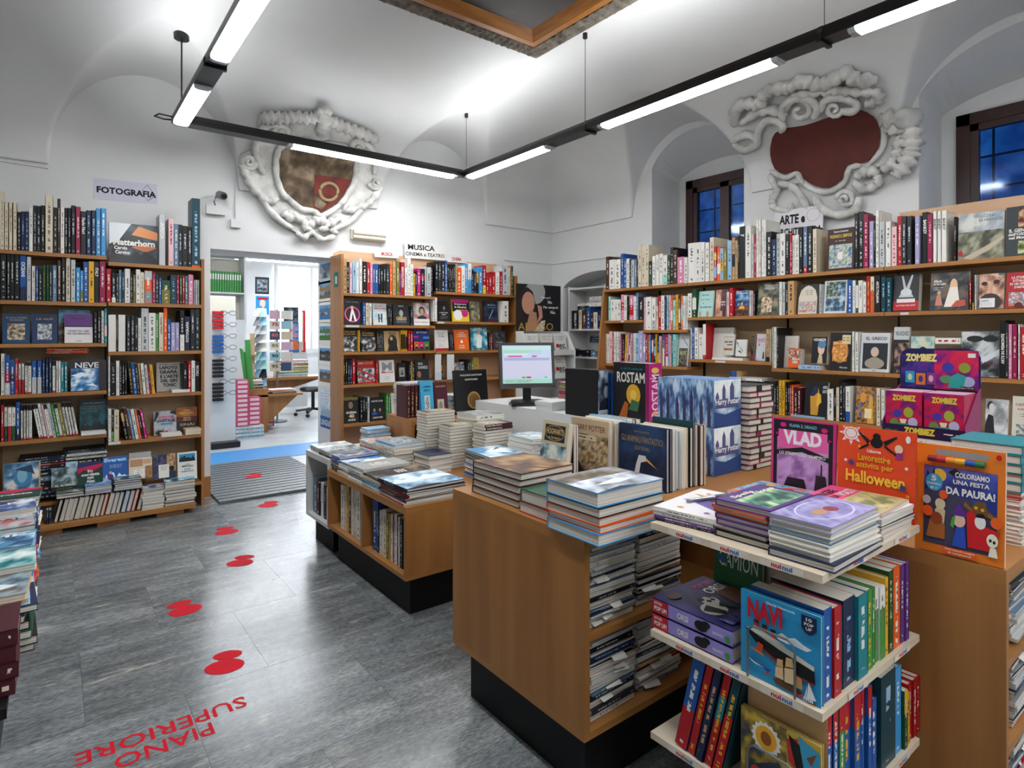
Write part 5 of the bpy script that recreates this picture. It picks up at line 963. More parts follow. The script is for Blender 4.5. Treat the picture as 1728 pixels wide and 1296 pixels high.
# ---- on the tall desk
KIND[0] = 'book'
GT = 'stacks on the tall front desk'
zz = stack(1.375, 1.725, ZD, .28, .25, 'br:24 br:24 br:24 br:22 br:24', -PI / 2, 'brown patterned stack at far end of tall desk', GT, 2, .004, 'n 0 0 100 100 #3a2418 #7a5638 #b09060 5 3;p #8a6a40 0 60 60 100 66 100 0 54;p #5a3422 30 0 100 60 100 52 40 0')
zz = stack(1.3, 1.475, ZD, .17, .13, 'r:36:sr', PI / 2, 'lower thick volumes between two front stacks', GT, 1)
zz = stack(1.3, 1.475, zz, .17, .13, 'dg:42:sdg', -PI / 2, 'thick green pair between two front stacks', GT, 1)
zz = stack(1.345, 1.275, ZD, .22, .285, 's:34:ss o:20:so o:24:so k:28:ss s:42:ss', -PI / 2, 'big foreground stack on desk corner', GT, 1.5, .006, '@n 0 0 100 100 #5f564a #9aa4b4 #dfe2e6 7 2;n 0 60 100 100 #4a4030 #7a6c54 #8f94a0 4 4;p #20242c 0 0 40 10 60 0;p #d8dde4 20 30 60 44 80 30 50 22')
def cov(x, y0, W, h, t, col, art, label, z=ZD, tilt=4, hard=True, kind='book'):       # standing, cover to -x, near edge at y0
    ph = math.radians(tilt); Uv = UP * math.cos(ph) + Vector((1, 0, 0)) * math.sin(ph); Nv = Vector((-1, 0, 0)) * math.cos(ph) + UP * math.sin(ph)
    KIND[0] = kind; o0 = Vector((x, y0 + W, z + .0005)) - Nv * t; o0.z = z + .0005
    return book(frame(o0.x, o0.y, o0.z, (0, -1, 0), Uv, Nv), W, h, t, col, label, hard=hard, art=art)
cov(1.585, 1.73, .155, .235, .03, '#b9ae92', 'n 0 0 100 60 #2a3a4a #8fb0bc #d8d8c8 4 2.6;p #16242e 6 0 10 34 16 20 22 40 30 16 40 30 46 0;p #16242e 60 0 70 26 80 12 92 20 98 0;r 12 66 90 94 #14222e;o 50 80 38 13 1.5 #c09a4a;t HOGWARTS 18 78 84 88 #c8a860;t AL_TUO_FIANCO 28 70 74 74 #c8a860', 'small book with dark gold-lettered plaque and castle silhouettes', tilt=8, kind='fantasy_book')
cov(1.745, 1.645, .215, .24, .028, '#b9a688', 'n 0 0 100 74 #4a3626 #a08a6a #cfc4a8 6 4;p #2a211c 0 0 0 40 20 30 40 8 46 0;n 30 20 96 66 #8a6a44 #cbb890 #5a4632 8 5;t HARRY_POTTER 8 80 92 90 #7a2420 .0;l 10 64 70 72 1 #5a2a20 #cfc4a8', 'tan illustrated cover with crowded street scene', tilt=2, kind='fantasy_book')
cov(1.802, 1.4, .235, .238, .016, '#14284a', 'n 0 0 100 100 #0f1f3a #182f55 #20406a 4 2;p #c8ccd0 34 20 44 20 48 40 60 44 58 52 44 52 38 36;p #d8a42a 58 50 82 34 60 44;p #5a4a7a 34 0 40 22 48 0;t NEWT_SCAMANDER 34 88 66 91 #8a7a54;t GLI_ANIMALI_FANTASTICI: 6 72 94 82 #a08a54 .0;t DOVE_TROVARLI 36 60 66 66 #a08a54 .0', 'dark blue cover with white crane-like bird', tilt=0, kind='fantasy_book')
KIND[0] = 'fantasy_book'; x = 1.824
for i, (c, t, h, s) in enumerate((('n', .012, .236, 0), ('lg', .022, .23, 0), ('w', .012, .226, .01), ('lb', .02, .22, .012), ('w', .016, .228, 0), ('c', .018, .232, 0), ('w', .014, .222, .01), ('k', .02, .23, 0), ('dt', .012, .252, 0), ('w', .012, .236, 0), ('br', .026, .236, -.012), ('c', .01, .236, -.012))):
    o0 = Vector((x, 1.4 + .2 + s, ZD + .0005)); x += t + .001
    book(frame(o0.x, o0.y, o0.z, (0, -1, 0), (0, 0, 1), (-1, 0, 0)) @ Matrix.Translation((0, 0, -t)), .2, h, t, c, '%s book, %s in row behind the bird cover, page edges out' % (cname(c), ordn(i + 1)), hard=True, group='row behind the bird cover')
x = 1.79
for i, (c, t, h) in enumerate((('c', .03, .235), ('w', .022, .24), ('lb', .02, .245), ('w', .03, .24), ('br', .02, .238), ('lg', .026, .236))):
    o0 = Vector((x, 1.645 + .2, ZD + .0005)); x += t + .001
    book(frame(o0.x, o0.y, o0.z, (0, -1, 0), (0, 0, 1), (-1, 0, 0)) @ Matrix.Translation((0, 0, -t)), .2, h, t, c, '%s book, %s in row behind the street-scene cover' % (cname(c), ordn(i + 1)), hard=True, group='row behind the street-scene cover')
x = 1.652
for i, (c, t) in enumerate((('k2', .014), ('k', .01))):
    o0 = Vector((x, 1.73 + .15, ZD + .0005)); x += t + .001
    book(frame(o0.x, o0.y, o0.z, (0, -1, 0), (0, 0, 1), (-1, 0, 0)) @ Matrix.Translation((0, 0, -t)), .14, .225, t, c, '%s book, %s behind the gold-plaque cover' % (cname(c), ordn(i + 1)), hard=False, group='row behind the gold-plaque cover')
KIND[0] = 'notebook'
z = ZD
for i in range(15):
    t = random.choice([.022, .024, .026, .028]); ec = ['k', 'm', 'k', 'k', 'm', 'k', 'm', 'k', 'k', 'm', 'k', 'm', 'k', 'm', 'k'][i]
    o = flat(2.475 + random.uniform(-.006, .006), 1.475 + random.uniform(-.006, .006), z + .0004, .13, .19, t, '#26262a' if ec == 'k' else 'm', '%s notebook with elastic band, %s from bottom of notebook tower' % ('black' if ec == 'k' else 'crimson', ordn(i + 1)), -PI / 2 + random.uniform(-.05, .05), hard=True, group='notebook tower')  # near-black covers paint the shaded gaps between white notebooks
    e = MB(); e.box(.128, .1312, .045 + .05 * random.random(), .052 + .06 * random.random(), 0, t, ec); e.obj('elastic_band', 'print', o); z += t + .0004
# magazines and papers inside the tall desk
KIND[0] = 'magazine'
def mags(x, y, z0, z1, W, D, where, seed):
    random.seed(seed); z = z0; i = 1
    while z < z1:
        t = random.choice([.007, .009, .012, .015, .006]); c = random.choice(['lg', 'lg', 'g', 'lg', 'w', 'g', 'k', 'r', 'n', 'st', 'tn', 'k2', 'st', 'lg'])
        flat(x + random.uniform(-.006, .006), y + random.uniform(-.007, .007), z + .0003, W, D, t, c, '%s magazine, %s from bottom of %s' % (cname(c), ordn(i), where), -PI / 2 + random.uniform(-.035, .035) + (PI if random.random() < .4 else 0), hard=False, ink=INKS[c], group='magazines in the tall desk')
        if random.random() < .26:
            s = MB(); w2 = random.uniform(.045, .075); v = [(0, 0, 0), (w2, .0, 0), (w2, .05, 0), (0, .05, 0), (.0, -.016, -.006), (w2, -.013, -.009)]
            s.raw(v, [(0, 1, 2, 3), (4, 5, 1, 0)]); s.raw([(p[0], p[1], p[2] - .0006) for p in v], [(3, 2, 1, 0), (0, 1, 5, 4)])
            s.poly([(.01, .002, .0004), (w2 - .01, .002, .0004), (w2 - .01, .02, .0004), (.01, .02, .0004)], 'w', 'g', [(0, 0), (5, 0), (5, 1), (0, 1)])
            o = s.obj('paper_slip', 'matt'); o.location = (x - W * .2 + random.uniform(-.05, .06), y - W / 2 + .008 + random.uniform(-.01, 0), z + t + .0012); o.rotation_euler = (0, 0, random.uniform(-.3, .3))
            tag(o, 'white paper slip hanging over %s magazine of %s' % (ordn(i), where), 'paper slip', 'paper slips'); z += .0016
        z += t + .0006; i += 1
    random.seed(seed + 50)
mags(1.365, 1.385, .4995, .735, .24, .2, 'upper left desk pile', 11); mags(1.61, 1.4, .4995, .735, .24, .22, 'upper right desk pile', 12)
mags(1.365, 1.385, .2225, .455, .24, .2, 'lower left desk pile', 13); mags(1.61, 1.4, .2225, .455, .24, .22, 'lower right desk pile', 14)
mags(2.2, .56, .55, .74, .22, .3, 'upper pile in the right cabinet', 15); mags(2.2, .56, .3185, .5, .22, .3, 'middle pile in the right cabinet', 16); mags(2.2, .56, .0825, .28, .22, .3, 'bottom pile in the right cabinet', 17)
# ================================================================ three-tier birch stand with children's books
KIND[0] = 'picture_book'
SX0, SX1, SY0, SY1 = 1.295, 1.845, .6, 1.06
st_ = thing('display_stand', 'three-tier pale birch stand for picture books in the foreground', 'display stand', (SX0, SY0, 0))
TZ = [.295, .574, .868]
for k, z in enumerate(TZ):
    b = bx('tier_board', 0, SX1 - SX0, 0, SY1 - SY0, z - .018, z, 'birch', st_)
    def strip(u0, ln, side):
        if side == 'x': T = frame(-.0012, u0, z - .0175, (0, -1, 0), (0, 0, 1), (-1, 0, 0))
        else: T = frame(u0, -.0012, z - .0175, (1, 0, 0), (0, 0, 1), (0, -1, 0))
        q = MB(); draw(q, 'r 0 0 100 100 #d8cfc0;t nui 26 18 50 82 #c01a3a .04;t nui 52 18 76 82 #2a6ab0 .04', T, ln, .017); q.obj('name_strip', 'matt', b)
    for u in (.14, .27, .4): strip(u, .1, 'x')
    for u in (.12, .38): strip(u, .1, 'y')
for z0_, z1_ in ((0, TZ[0] - .018), (TZ[0], TZ[1] - .018), (TZ[1], TZ[2] - .018)): bx('upright_panel', .305, .321, .215, .44, z0_ + .0002, z1_ - .0002, 'birch', st_); bx('upright_panel', .3212, .5, .215, .231, z0_ + .0002, z1_ - .0002, 'birch', st_)
C3, CQ = (960, 880, 3.1158), (1100, 880, 3.1152)
def wire(z):
    w_ = MB(); ya, yb = .662, .775; x = SX0 + .0125
    w_.tube([(x - .006, ya, z - .0), (x - .006, ya, z + .1), (x - .006, ya + .005, z + .117), (x - .006, ya + .016, z + .124), (x - .006, yb - .016, z + .124), (x - .006, yb - .005, z + .117), (x - .006, yb, z + .1), (x - .006, yb, z - .0)], .0028, 8); return w_
for z, nm in ((TZ[1], 'middle'), (TZ[0], 'bottom')):
    o = wire(z).obj('wire_holder', 'metal'); o.location = (-.002, 0, 0); tag(o, 'steel wire book holder on the %s tier of birch stand' % nm, 'book holder', 'wire holders')
# middle tier
for i in range(2):
    ob_ = flat(1.43, .945, TZ[1] + .0005 + i * .041, .235, .245, .04, '#5a4fa0', '%s lavender pop-up bear book on the middle tier' % ('lower' if i == 0 else 'upper'), 0, sc='#8f86cc', hard=True,
         art=None if i == 0 else 'n 0 0 100 100 #1a1a4a #26265c #34346c 4 2;e 30 40 16 14 #e0dcd0;e 44 54 11 10 #e0dcd0;e 38 62 4 4 k;e 52 62 4 4 k;e 42 54 3 3 k;e 49 54 3 3 k;p k 16 44 28 26 36 28 30 50;p k 40 40 50 26 56 28 50 46;p #5f3a24 62 30 96 20 100 60 84 74 66 60;s 84 22 13 11 16 w;e 84 22 9 8 #2f6a3a;e 84 22 5 5 #6a3a20;t ORSI 58 62 92 76 w .02;t POP_UP! 56 80 90 88 #c03050;e 20 84 10 7 #4a2a20;n 10 6 50 22 #3a3a80 #26265c #5a5aa0 3 3', group='lavender bear books')
    q = MB(); draw(q, 'r 0 4 22 96 #b81a2c;t NATURA 3 64 14 84 w;t POP_UP! 3 22 20 54 w .04;t ORSI 34 30 48 72 w .03;e 64 50 8 34 k;e 70 72 5 22 k;t DAVID_HAWCOCK 78 38 90 54 w;e 95 40 3 22 gr', frame(1.43 - .1185, .945 + .1225, TZ[1] + .0008 + i * .041, (0, -1, 0), (0, 0, 1), (-1, 0, 0)), .245, .0395)
    q.obj('spine_print', 'print', ob_).matrix_parent_inverse = OMX[ob_.name].inverted()
cov(1.309, .61, .188, .196, .014, '#2590c4', 'p #dfe8ee 46 60 54 66 62 63 70 66 80 62 90 60 84 56 70 57 60 56 50 57;p #c8d8e4 60 60 70 64 82 59 72 57;r 18 57 24.5 70 #2a2224;r 18 59 24.5 66 #b8302c;r 29 55 35.5 68 #2a2224;r 29 57 35.5 64 #b8302c;r 40 52 46.5 66 #2a2224;r 40 55 46.5 61 #b8302c;p #dcd8cc 8 57 14 59 60 51 93 43 93 38 50 46;p #c8c2b4 14 59 22 61 56 54 60 51;p k 5 57.5 10 55 50 45.5 93 37.5 94 24 72 26 44 34 20 44;p #8a2a24 20 44 44 34 72 26 94 24 94 22 70 23.5 42 31;p #5a3a1c 43 9 47 5 74 3 80 8 76 10 48 12;p #e0c090 46 13 47 25 56 27 57 13;p #d0aa74 48 26 49 35 56 36 56 27;p #e8cc9c 58 12 58 28 69 31 71 13;p #d8b47c 59 30 60 41 68 42 69 32;p #c89a60 72 12 71 26 79 24 80 12;r 57.2 10 57.8 43 #3a2616;r 70.4 10 71 44 #3a2616;p #e8ecec 85 5 87 24 96 7;p #d0d8dc 82 6 85.5 20 85 5;p #7a4a20 83 3 97 4 95 1.5 86 1;p #24489a 5 26 18 19 38 15 42 18 24 20;p #e4e8ec 8 24 20 20 34 17.5 20 18;p #b87a40 8 38 20 33 32 31 33 34 18 36;p #c0452a 22 36 30 34 32 44 25 46;p #d8a860 10 40 14 38 13 44;e 37 13.5 2.2 2.2 #b8302c;t NAVI 11 71 56 95 #b8142c .05;t David_Hawcock 36 94.5 72 97.5 #d8ecf4;p #14224a 79 98 97 98 97 84 93 79 88 77 83 79 79 84;t 10 84.5 92 91.5 96 w .03;t POP 82.5 87 93.5 90.5 w .03;t UP 84.5 82 91.5 85.5 w .03;t nui 70 3.5 81 8.5 #c01a3a .03;t nui 82 3.5 93 8.5 #e8f0f4 .03', 'sky blue pop-up ship book with red title on birch stand', z=TZ[1], tilt=0, kind='picture_book')
KIND[0] = 'picture_book'
cov(1.555, .89, .15, .19, .02, '#1f5a34', 't CAMION 10 66 92 90 #d8dcd0 .0;p #2a5a8a 6 84 30 78 28 70 8 74;p #b8742a 8 40 90 26 88 14 10 28;e 24 26 6 5 k;e 50 22 6 5 k;e 74 18 6 5 k;r 0 0 40 10 #b02a2a', 'dark green truck book behind the bear books', z=TZ[1], kind='picture_book')
GS = 'pop-up spines on the birch stand'; reg('X', SY0, SY1, [q_ + .01 for q_ in TZ], SX0); reg('Y', SX0, SX1, [q_ + .01 for q_ in TZ], SY0)
row('Y', SY0 + .004, TZ[1], CQ, 928, 'b:970:465:d18 r:1012:452:d18 t:1026:455:d17 n:1088:408:d18 t:1142:385:d18 gr:1176:362:d17:iy gr:1192:352:d17 w:1215:350:d17:b0-70-gr w:1242:346:d17:b0-70-gr y:1262:300:d17 dg:1285:262:d17 o:1324:242:d16 v:1344:230:d16 v:1364:218:d16', 'middle tier of birch stand', GS, inset=.002, dep=.18)
# bottom tier
cov(1.309, .61, .188, .196, .014, '#c8a83a', 'n 0 0 60 100 #c8a83a #6a5a2a #2a3a4a 5 4;p #2a3f5a 20 40 50 56 70 30 50 16 26 22;s 34 76 20 17 16 w;e 34 76 14 14 #e0a42a;e 34 76 7 8 #8a4a20;p #b8302a 60 90 74 96 70 60 62 66;p k 62 96 90 84 84 40 72 60;p #3a9ac0 74 100 100 92 100 40 84 50;p #7a4a30 84 80 96 90 90 74;e 22 30 8 8 #b02a20;t SAVANA 64 8 90 22 #b81a2c .03', 'yellow savanna animal book in lower wire holder', z=TZ[0], tilt=0, kind='picture_book')
KIND[0] = 'picture_book'
row('Y', SY0 + .004, TZ[0], CQ, 928, 'tn:936:1020 b:968:1000:b70-100-r b:1000:985:b70-100-r gr:1028:960:b75-100-r b:1068:930:b70-100-r:iy b:1110:915:b70-100-r:iy b:1142:890:b72-100-r b:1168:870:b72-100-r b:1200:945 _:1222 dt:1298:800:d18 s:1334:775:d18 dg:1352:890:b60-100-y y:1368:905 r:1388:860 r:1408:835 r:1428:820', 'bottom tier of birch stand', GS, inset=.002, dep=.18)
row('X', SX0, TZ[0], C3, 594, 'b:652:720:l13:b0-45-r:d15 r:694:730:l13:iy:d15 n:736:760:l13:itn:d15 r:780:780:l13:b50-75-t:iy:d15 dt:830:800:l13:b0-60-r:iy:d15', 'leaning antiquity row, bottom tier of birch stand', GS, inset=.006)
# top tier
def tst(x, y, z, W, D, items, rz, where, art, **k): return stack(x, y, z, W, D, items, rz, where, 'picture books on top of birch stand', 2, .004, art, **k)
zz = tst(1.465, .985, TZ[2], .27, .2, 'k:7 v:8 lg:10 w:12', .12, 'slanting pile at left of top tier', 'r 0 0 100 100 #d8d6d8;p #5a4a8a 24 20 40 64 60 72 72 60 60 40 50 20;p #8a7ab4 40 64 46 90 56 70;e 58 52 4 4 k;p #d8903a 66 70 74 92 72 66;s 16 70 5 2 5 #d8a43a;s 84 30 5 2 5 #d8a43a;s 82 74 4 2 5 #d8a43a;s 14 30 4 2 5 #8a5a9a', hard=False)
zz2 = stack(1.45, .818, TZ[2], .145, .225, 'k:17:sk k:15:sk v:15:sv v:13:sv o:11:so o:10:so v:16:sv', -PI / 2, 'purple and orange edged pile on top tier', 'picture books on top of birch stand', 2, .004, '@r 0 0 100 100 #4a2f70;n 8 8 92 70 #1f4a44 #5f9a7a #c8d8a0 4 3;t Spells 16 74 60 88 #e0dcc8;t Notes 52 66 94 78 #e0dcc8')
zz3 = stack(1.455, .668, TZ[2], .14, .25, 'n:18:sn:w106 w:11 w:13 w:12 st:13 w:13 lv:15', -PI / 2, 'white pile at near corner of top tier', 'picture books on top of birch stand', 2, .004, '@r 0 0 100 100 #8f8ab8;n 0 0 100 100 #7f7aac #a9a4cc #5f5a94 4 3;e 40 50 12 10 #b88a5a;e 58 46 9 12 #8a3a4a;o 50 50 40 40 2 #c8c4e0')
zz4 = stack(1.712, .705, TZ[2], .2, .2, 'w:14 o:9:so w:10 k:6 w:16 w:8 p:8', -PI / 2, 'pink face-paint pile at right of top tier', 'picture books on top of birch stand', 3, .004, '@r 0 0 100 100 #b8a87c;r 0 58 100 100 #d04a7a;n 4 4 96 54 #6a7a4a #c8b48c #8a9a5a 4 3;t DIPINGERE 12 78 72 92 k .03;t VOLTI 50 62 94 76 w .03;t SUI 24 64 44 74 k .02', hard=False)
zz5 = stack(1.715, .945, TZ[2], .17, .2, 'w:13 w:13 lb:14', -PI / 2, 'floral blue pile behind on top tier', 'picture books on top of birch stand', 3, .004, '@n 0 0 100 100 #2f6a94 #7fb4cc #d85a2a 4 4;e 30 40 9 9 o;e 56 60 9 9 o;e 74 34 9 9 r;e 80 70 8 8 y', hard=False)
pn = thing('marker_pen', 'grey black marker pen lying on the unicorn colouring pile', 'pen', (1.415, 1.03, zz + .0062), math.radians(-14))
MB().lathe([(.003, 0), (.0055, .008), (.0055, .05), (.0062, .052), (.0062, .1), (.004, .105)], n=10, T=frame(0, 0, 0, (0, 1, 0), (0, 0, 1), (1, 0, 0))).obj('barrel', 'metal', pn)
MB().lathe([(.0066, .1), (.0066, .148), (.005, .152)], n=10, T=frame(0, 0, 0, (0, 1, 0), (0, 0, 1), (1, 0, 0))).obj('cap', 'black', pn)
# standing covers at the back of the stand
XV = 1.836
cov(XV, .815, .2, .246, .008, '#c02a78', 'r 4 0 96 98 #17121a;r 10 0 90 76 #c07ab4;n 12 0 88 62 #b48ac0 #c89ad0 #8a5a9a 4 3;r 12 62 88 86 #d85a9a;p k 6 58 50 66 94 56 94 50 50 60 6 52;t FLAVIA_Z._DRAGO 30 90 72 94 #7ac0d0;t VLAD 20 68 80 86 #e8dce4 .05;t LO_STREPITOSO_VAMPIRO 14 54 86 58 w;p #241420 68 4 92 4 86 34 72 34;r 79 34 81 48 k;p #241420 20 10 60 10 54 26 28 26;e 20 92 5 3 mg;e 84 90 5 3 mg;s 10 80 3 1 5 mg;s 92 78 3 1 5 mg', 'black and pink picture book with lamp, left of the orange cover', z=TZ[2], tilt=2, kind='picture_book')
cov(XV - .006, .606, .2, .246, .01, '#d8451c', 's 18 92 17 9 8 #e8dcd8;o 18 92 12 9 1 #d8451c;o 18 92 8 6 1 #d8451c;e 52 84 8 6 k;e 52 91 5 4 k;p k 40 82 28 94 29 95 44 86;p k 64 82 78 92 77 94 60 86;p k 42 80 30 74 29 76 42 83;p k 62 80 76 72 77 74 62 83;e 80 80 5 5 #e0c0a8;p #8a2a7a 76 68 86 70 84 76 78 76;t Usborne 40 72 58 76 w;t Lavoretti_e 28 62 70 70 y .02;t attivita_per 26 52 74 60 y .02;t Halloween 12 36 88 50 #e8b83a .03;p #e8e4e0 66 0 68 14 76 20 82 14 84 0;e 72 12 2 2 k;e 78 12 2 2 k;o 34 10 9 10 2.5 #3f7a2a;p #3f7a2a 30 6 40 2 42 6 34 10;s 30 78 3 1.3 5 y;s 64 66 2.5 1 5 y;s 90 60 3 1.3 5 w;s 12 60 3 1.3 5 w;s 56 14 4 1.6 5 #6a3a8a;s 10 16 3 1.3 5 y;s 92 30 3 1.3 5 y;e 20 58 4 3 #3a3a70;e 86 38 4 3 #3a3a70;e 92 92 3 4 w;p #8a2a1c 8 2 12 14 18 10 22 14 24 2', 'orange activity book with black spider and gold Halloween title', z=TZ[2], tilt=2, kind='picture_book')
cb_ = cov(1.89, .43, .196, .29, .012, '#d8741c', 'r 24 91 82 96 #8a8a8c;r 10 8 92 80 #24408a;n 10 40 92 80 #20307a #3a4a9a #5a5aa8 4 2;p #3f3f58 10 8 92 8 92 44 60 54 10 58;e 28 72 8 6 #e0b42a;p k 12 58 14 76 18 66 22 80 24 62;p k 38 76 46 80 54 76 46 72;t COLORIAMO 46 72 84 77 w .03;t UNA_FESTA 44 66 84 70 w .03;t DA_PAURA! 36 56 90 63 w .04;e 22 65 10 8 #2f9ac8;t 5 19 66 25 71 w .04;t PENNARELLI 14 62.5 30 64.5 w;t IN_1! 18 58.5 26 61 w;p #6a4a2a 62 44 70 54 80 54 84 42 76 38;p #8a5a2a 58 52 66 46 64 44 56 48;p #8a5a2a 84 46 94 40 92 38 82 42;e 70 48 2 1.5 y;e 77 47 2 1.5 y;p #c8b894 24 22 34 22 36 40 30 46 24 40;e 30 46 6 5 #d0c4a0;e 14 48 5 4 lg;p #a0602a 14 14 36 14 36 26 30 34 18 30;e 26 32 7 6 #8a3a1c;p #2a4ab0 44 10 60 10 58 30 50 32;e 52 34 7 6 #d8b0a0;p #5a2a8a 42 38 62 38 52 50;p #3f9a3a 44 36 48 38 46 26 42 28;p #c01a20 62 12 90 12 96 30 76 34 66 46 60 42;e 75 36 6 6 #dcdcd8;p k 70 40 82 40 78 44 72 43;e 88 22 6 6 #e0dcc8;e 86 22 1.5 1.5 k;e 90 21 1.5 1.5 k;p #e0dcc8 84 8 94 8 92 16 86 16;e 16 38 6 5 o;e 92 38 6 5 o;e 34 55 5 4 o;r 34 2 72 8 o;t Tanti_stencil_e_pagine 36 5.4 70 7.4 w;t da_completare! 40 2.6 66 4.6 w;e 94 95 3 2.5 r', 'orange handled colouring book with multi-coloured marker on right cabinet', z=ZD + .001, tilt=3, hard=False, kind='picture_book')
for i, c in enumerate(('#7a1a20', '#b01a2c', '#d8841c', '#d8a42a', '#1f4a9a', '#1f6a3a')):        # marker clipped across the top of the colouring book
    T = frame(0, 0, 0, (1, 0, 0), (0, 1, 0), (0, 0, 1)); m_ = MB(); m_.tube([(.03 + i * .021, .252, .018), (.03 + (i + 1) * .021, .252, .018)], .0085, 10, c); m_.obj('marker_section', 'print', cb_)
sp_ = MB()
for i in range(22): sp_.tube([(.0 + .006 * math.cos(a_), .07 + i * .0068 + .0003 * a_, .006 + .008 * math.sin(a_)) for a_ in [2 * PI * j / 8 for j in range(9)]], .0011, 4, '#4a2a6a')
sp_.obj('spiral_binding', 'print', cb_)['kind'] = 'stuff'
# card game counter display on a carton
KIND[0] = 'picture_book'
zc_ = stack(2.47, .76, ZD, .24, .27, 'w:30 lg:34 w:34 c:36 w:36 lg:36 w:30', 0, 'carton-like pile under the card game display', 'pile under card game display', 1, .003)
cg = thing('card_game_display', 'purple and red cardboard counter display full of card game packs', 'display', (2.35, .635, zc_ + .0005))
P0 = '#3a1a5a'
MB().box(0, .16, 0, .245, 0, .004, P0).obj('tray_bottom', 'print', cg); MB().box(0, .003, 0, .245, .004, .04, '#2a1248').obj('front_lip', 'print', cg)
MB().prism([(0, .004), (.16, .004), (.16, .17), (.12, .15), (0, .05)], 0, .003, '#8a1a5a', frame(0, .003, 0, (1, 0, 0), (0, 0, 1), (0, -1, 0))).obj('side_wall', 'print', cg); MB().prism([(0, .004), (.16, .004), (.16, .17), (.12, .15), (0, .05)], 0, .003, '#8a1a5a', frame(0, .245, 0, (1, 0, 0), (0, 0, 1), (0, -1, 0))).obj('side_wall', 'print', cg)
hb = MB().prism([(0, 0), (.245, 0), (.245, .27), (.235, .29), (.215, .3), (.03, .3), (.01, .29), (0, .27)], 0, .004, '#1c1a54', frame(.164, .245, .004, (0, -1, 0), (0, 0, 1), (-1, 0, 0))).obj('header_board', 'print', cg)
ZW = 't Zombie 12 %s 42 %s #d8c83a .05;t Z 43 %s 50 %s #a8d8e8 .06'
q = MB(); draw(q, 'n 45 52 98 98 #6a1a7a #c01a5a #d82a4a 4 2;n 2 52 45 92 #1c1a54 #2a2a7a #5a2a8a 4 2;r 0 0 100 52 #16122a;t ZOMBIEZ 8 84 48 93 #d8c83a .06;t ZOMBIEZ 8.5 84.6 48.5 93.6 #e8e09a .03;r 8 58 20 72 #2a9ac0;r 22 56 34 70 #d8741c;r 36 57 47 71 #8a2a8a;e 14 65 3 4 #c8d0a0;e 28 63 3 4 #3a3a8a;e 41 64 3 4 #c8b0a0;e 62 78 7 6 #3a3aa0;e 82 78 7 6 #8a9a3a;e 60 64 8 5 #5a8a5a;e 86 62 8 6 #a0a8c8;p #2a9a94 62 54 80 54 84 68 74 72 66 68;r 86 90 95 95 w;l 76 53 94 56 1 w #16122a', frame(.1585, .245, .004, (0, -1, 0), (0, 0, 1), (-1, 0, 0)), .245, .3); q.obj('header_print', 'print', cg)
q = MB(); draw(q, 'r 0 0 100 100 #1f1440;t ZOMBIEZ 28 18 66 84 #d8c83a .06;l 76 30 94 70 1 w #1f1440;l 4 30 20 60 1 gr #1f1440', frame(-.0012, .245, .004, (0, -1, 0), (0, 0, 1), (-1, 0, 0)), .245, .036); q.obj('lip_print', 'print', cg)
pk = 'n 0 0 100 100 #a01a4a #c8184a #6a1a6a 4 2;t ZOMBIEZ 20 78 84 92 #d8c83a .05;e 34 48 12 9 #3a3aa0;e 64 52 13 12 #9aa83a;e 26 26 13 10 #5f8a4a;e 76 30 13 11 #b0b4d0;p #2a9a94 38 4 62 4 64 26 36 26;p #e0d8b0 44 26 56 26 60 36 40 36'
for r in range(2):
    for i in range(5):
        t_ = thing('card_game_pack', 'magenta card game pack, %s from front in %s column of display' % (ordn(i + 1), ('left', 'right')[r]), 'card game', (2.356 + i * .025, .64 + .119 * (1 - r), zc_ + .006), 0, 'card game packs')
        MB().box(0, .023, 0, .113, 0, .15, '#b01a4a').obj('carton', 'print', t_)
        q = MB(); draw(q, pk, frame(-.0004, .113, 0, (0, -1, 0), (0, 0, 1), (-1, 0, 0)), .113, .15); q.obj('front_print', 'print', t_)
        MB().box(.002, .021, .002, .111, .15, .1512, '#c8a0b8').obj('top_flap', 'print', t_)
KIND[0] = 'paperback'
zz = stack(2.23, .53, ZD, .17, .21, 'w:12:x6 lg:12 w:14 lp:14 w:16 r:10 w:12 t:26:x5', PI / 2, 'teal and white pile at right edge', 'pile at right edge', 2, .005)
# ================================================================ low table at the left edge
TBZ = .47
tb = thing('book_table', 'low dark table at left edge piled with mountain books', 'table', (-.78, 1.9, 0))
bx('top', 0, .69, 0, 1.6, TBZ - .025, TBZ, 'plinth', tb)
bx('base_cabinet', .05, .64, .05, 1.55, 0, TBZ - .025, 'plinth', tb)
KIND[0] = 'mountain_book'; GM = 'piles on the low table at left edge'; TBZ += .0005
A1 = 'n 0 0 100 100 #16406a #5f9ac0 #e0ecf0 %d 2.6;t %s 12 70 88 86 w .02'
stack(-.2, 2.06, TBZ, .19, .25, 'ma:40 ma:41 ma:40:tStoria:Ty ma:42', PI / 2, 'maroon volume pile nearest camera', GM, 1, .004, '~r 20 60 70 80 y;l 20 20 80 40 2 w #42111c')
stack(-.17, 2.29, TBZ, .24, .2, 'ma:22 k:24 dg:24 k:24 k:22 n:20 lb:18:sw tn:22', 0, 'dark pile beside the maroon volumes', GM, 4, .01, 'n 0 0 100 100 #5a4a3a #9ab4c0 #3a4a54 4 3;p #d8e2e6 10 30 50 70 90 40 60 20')
stack(-.17, 2.52, TBZ, .24, .2, 'k:22 w:22 r:20 w:22 r:18 lg:22 w:18 s:20 mi:22', 0, 'teal-topped pile on left table', GM, 5, .01, 'n 0 0 100 100 #0f6a70 #8fc4c8 #f0f0e8 4 3;r 20 10 60 40 #c8a43a;l 24 14 56 36 2 k2 #c8a43a')
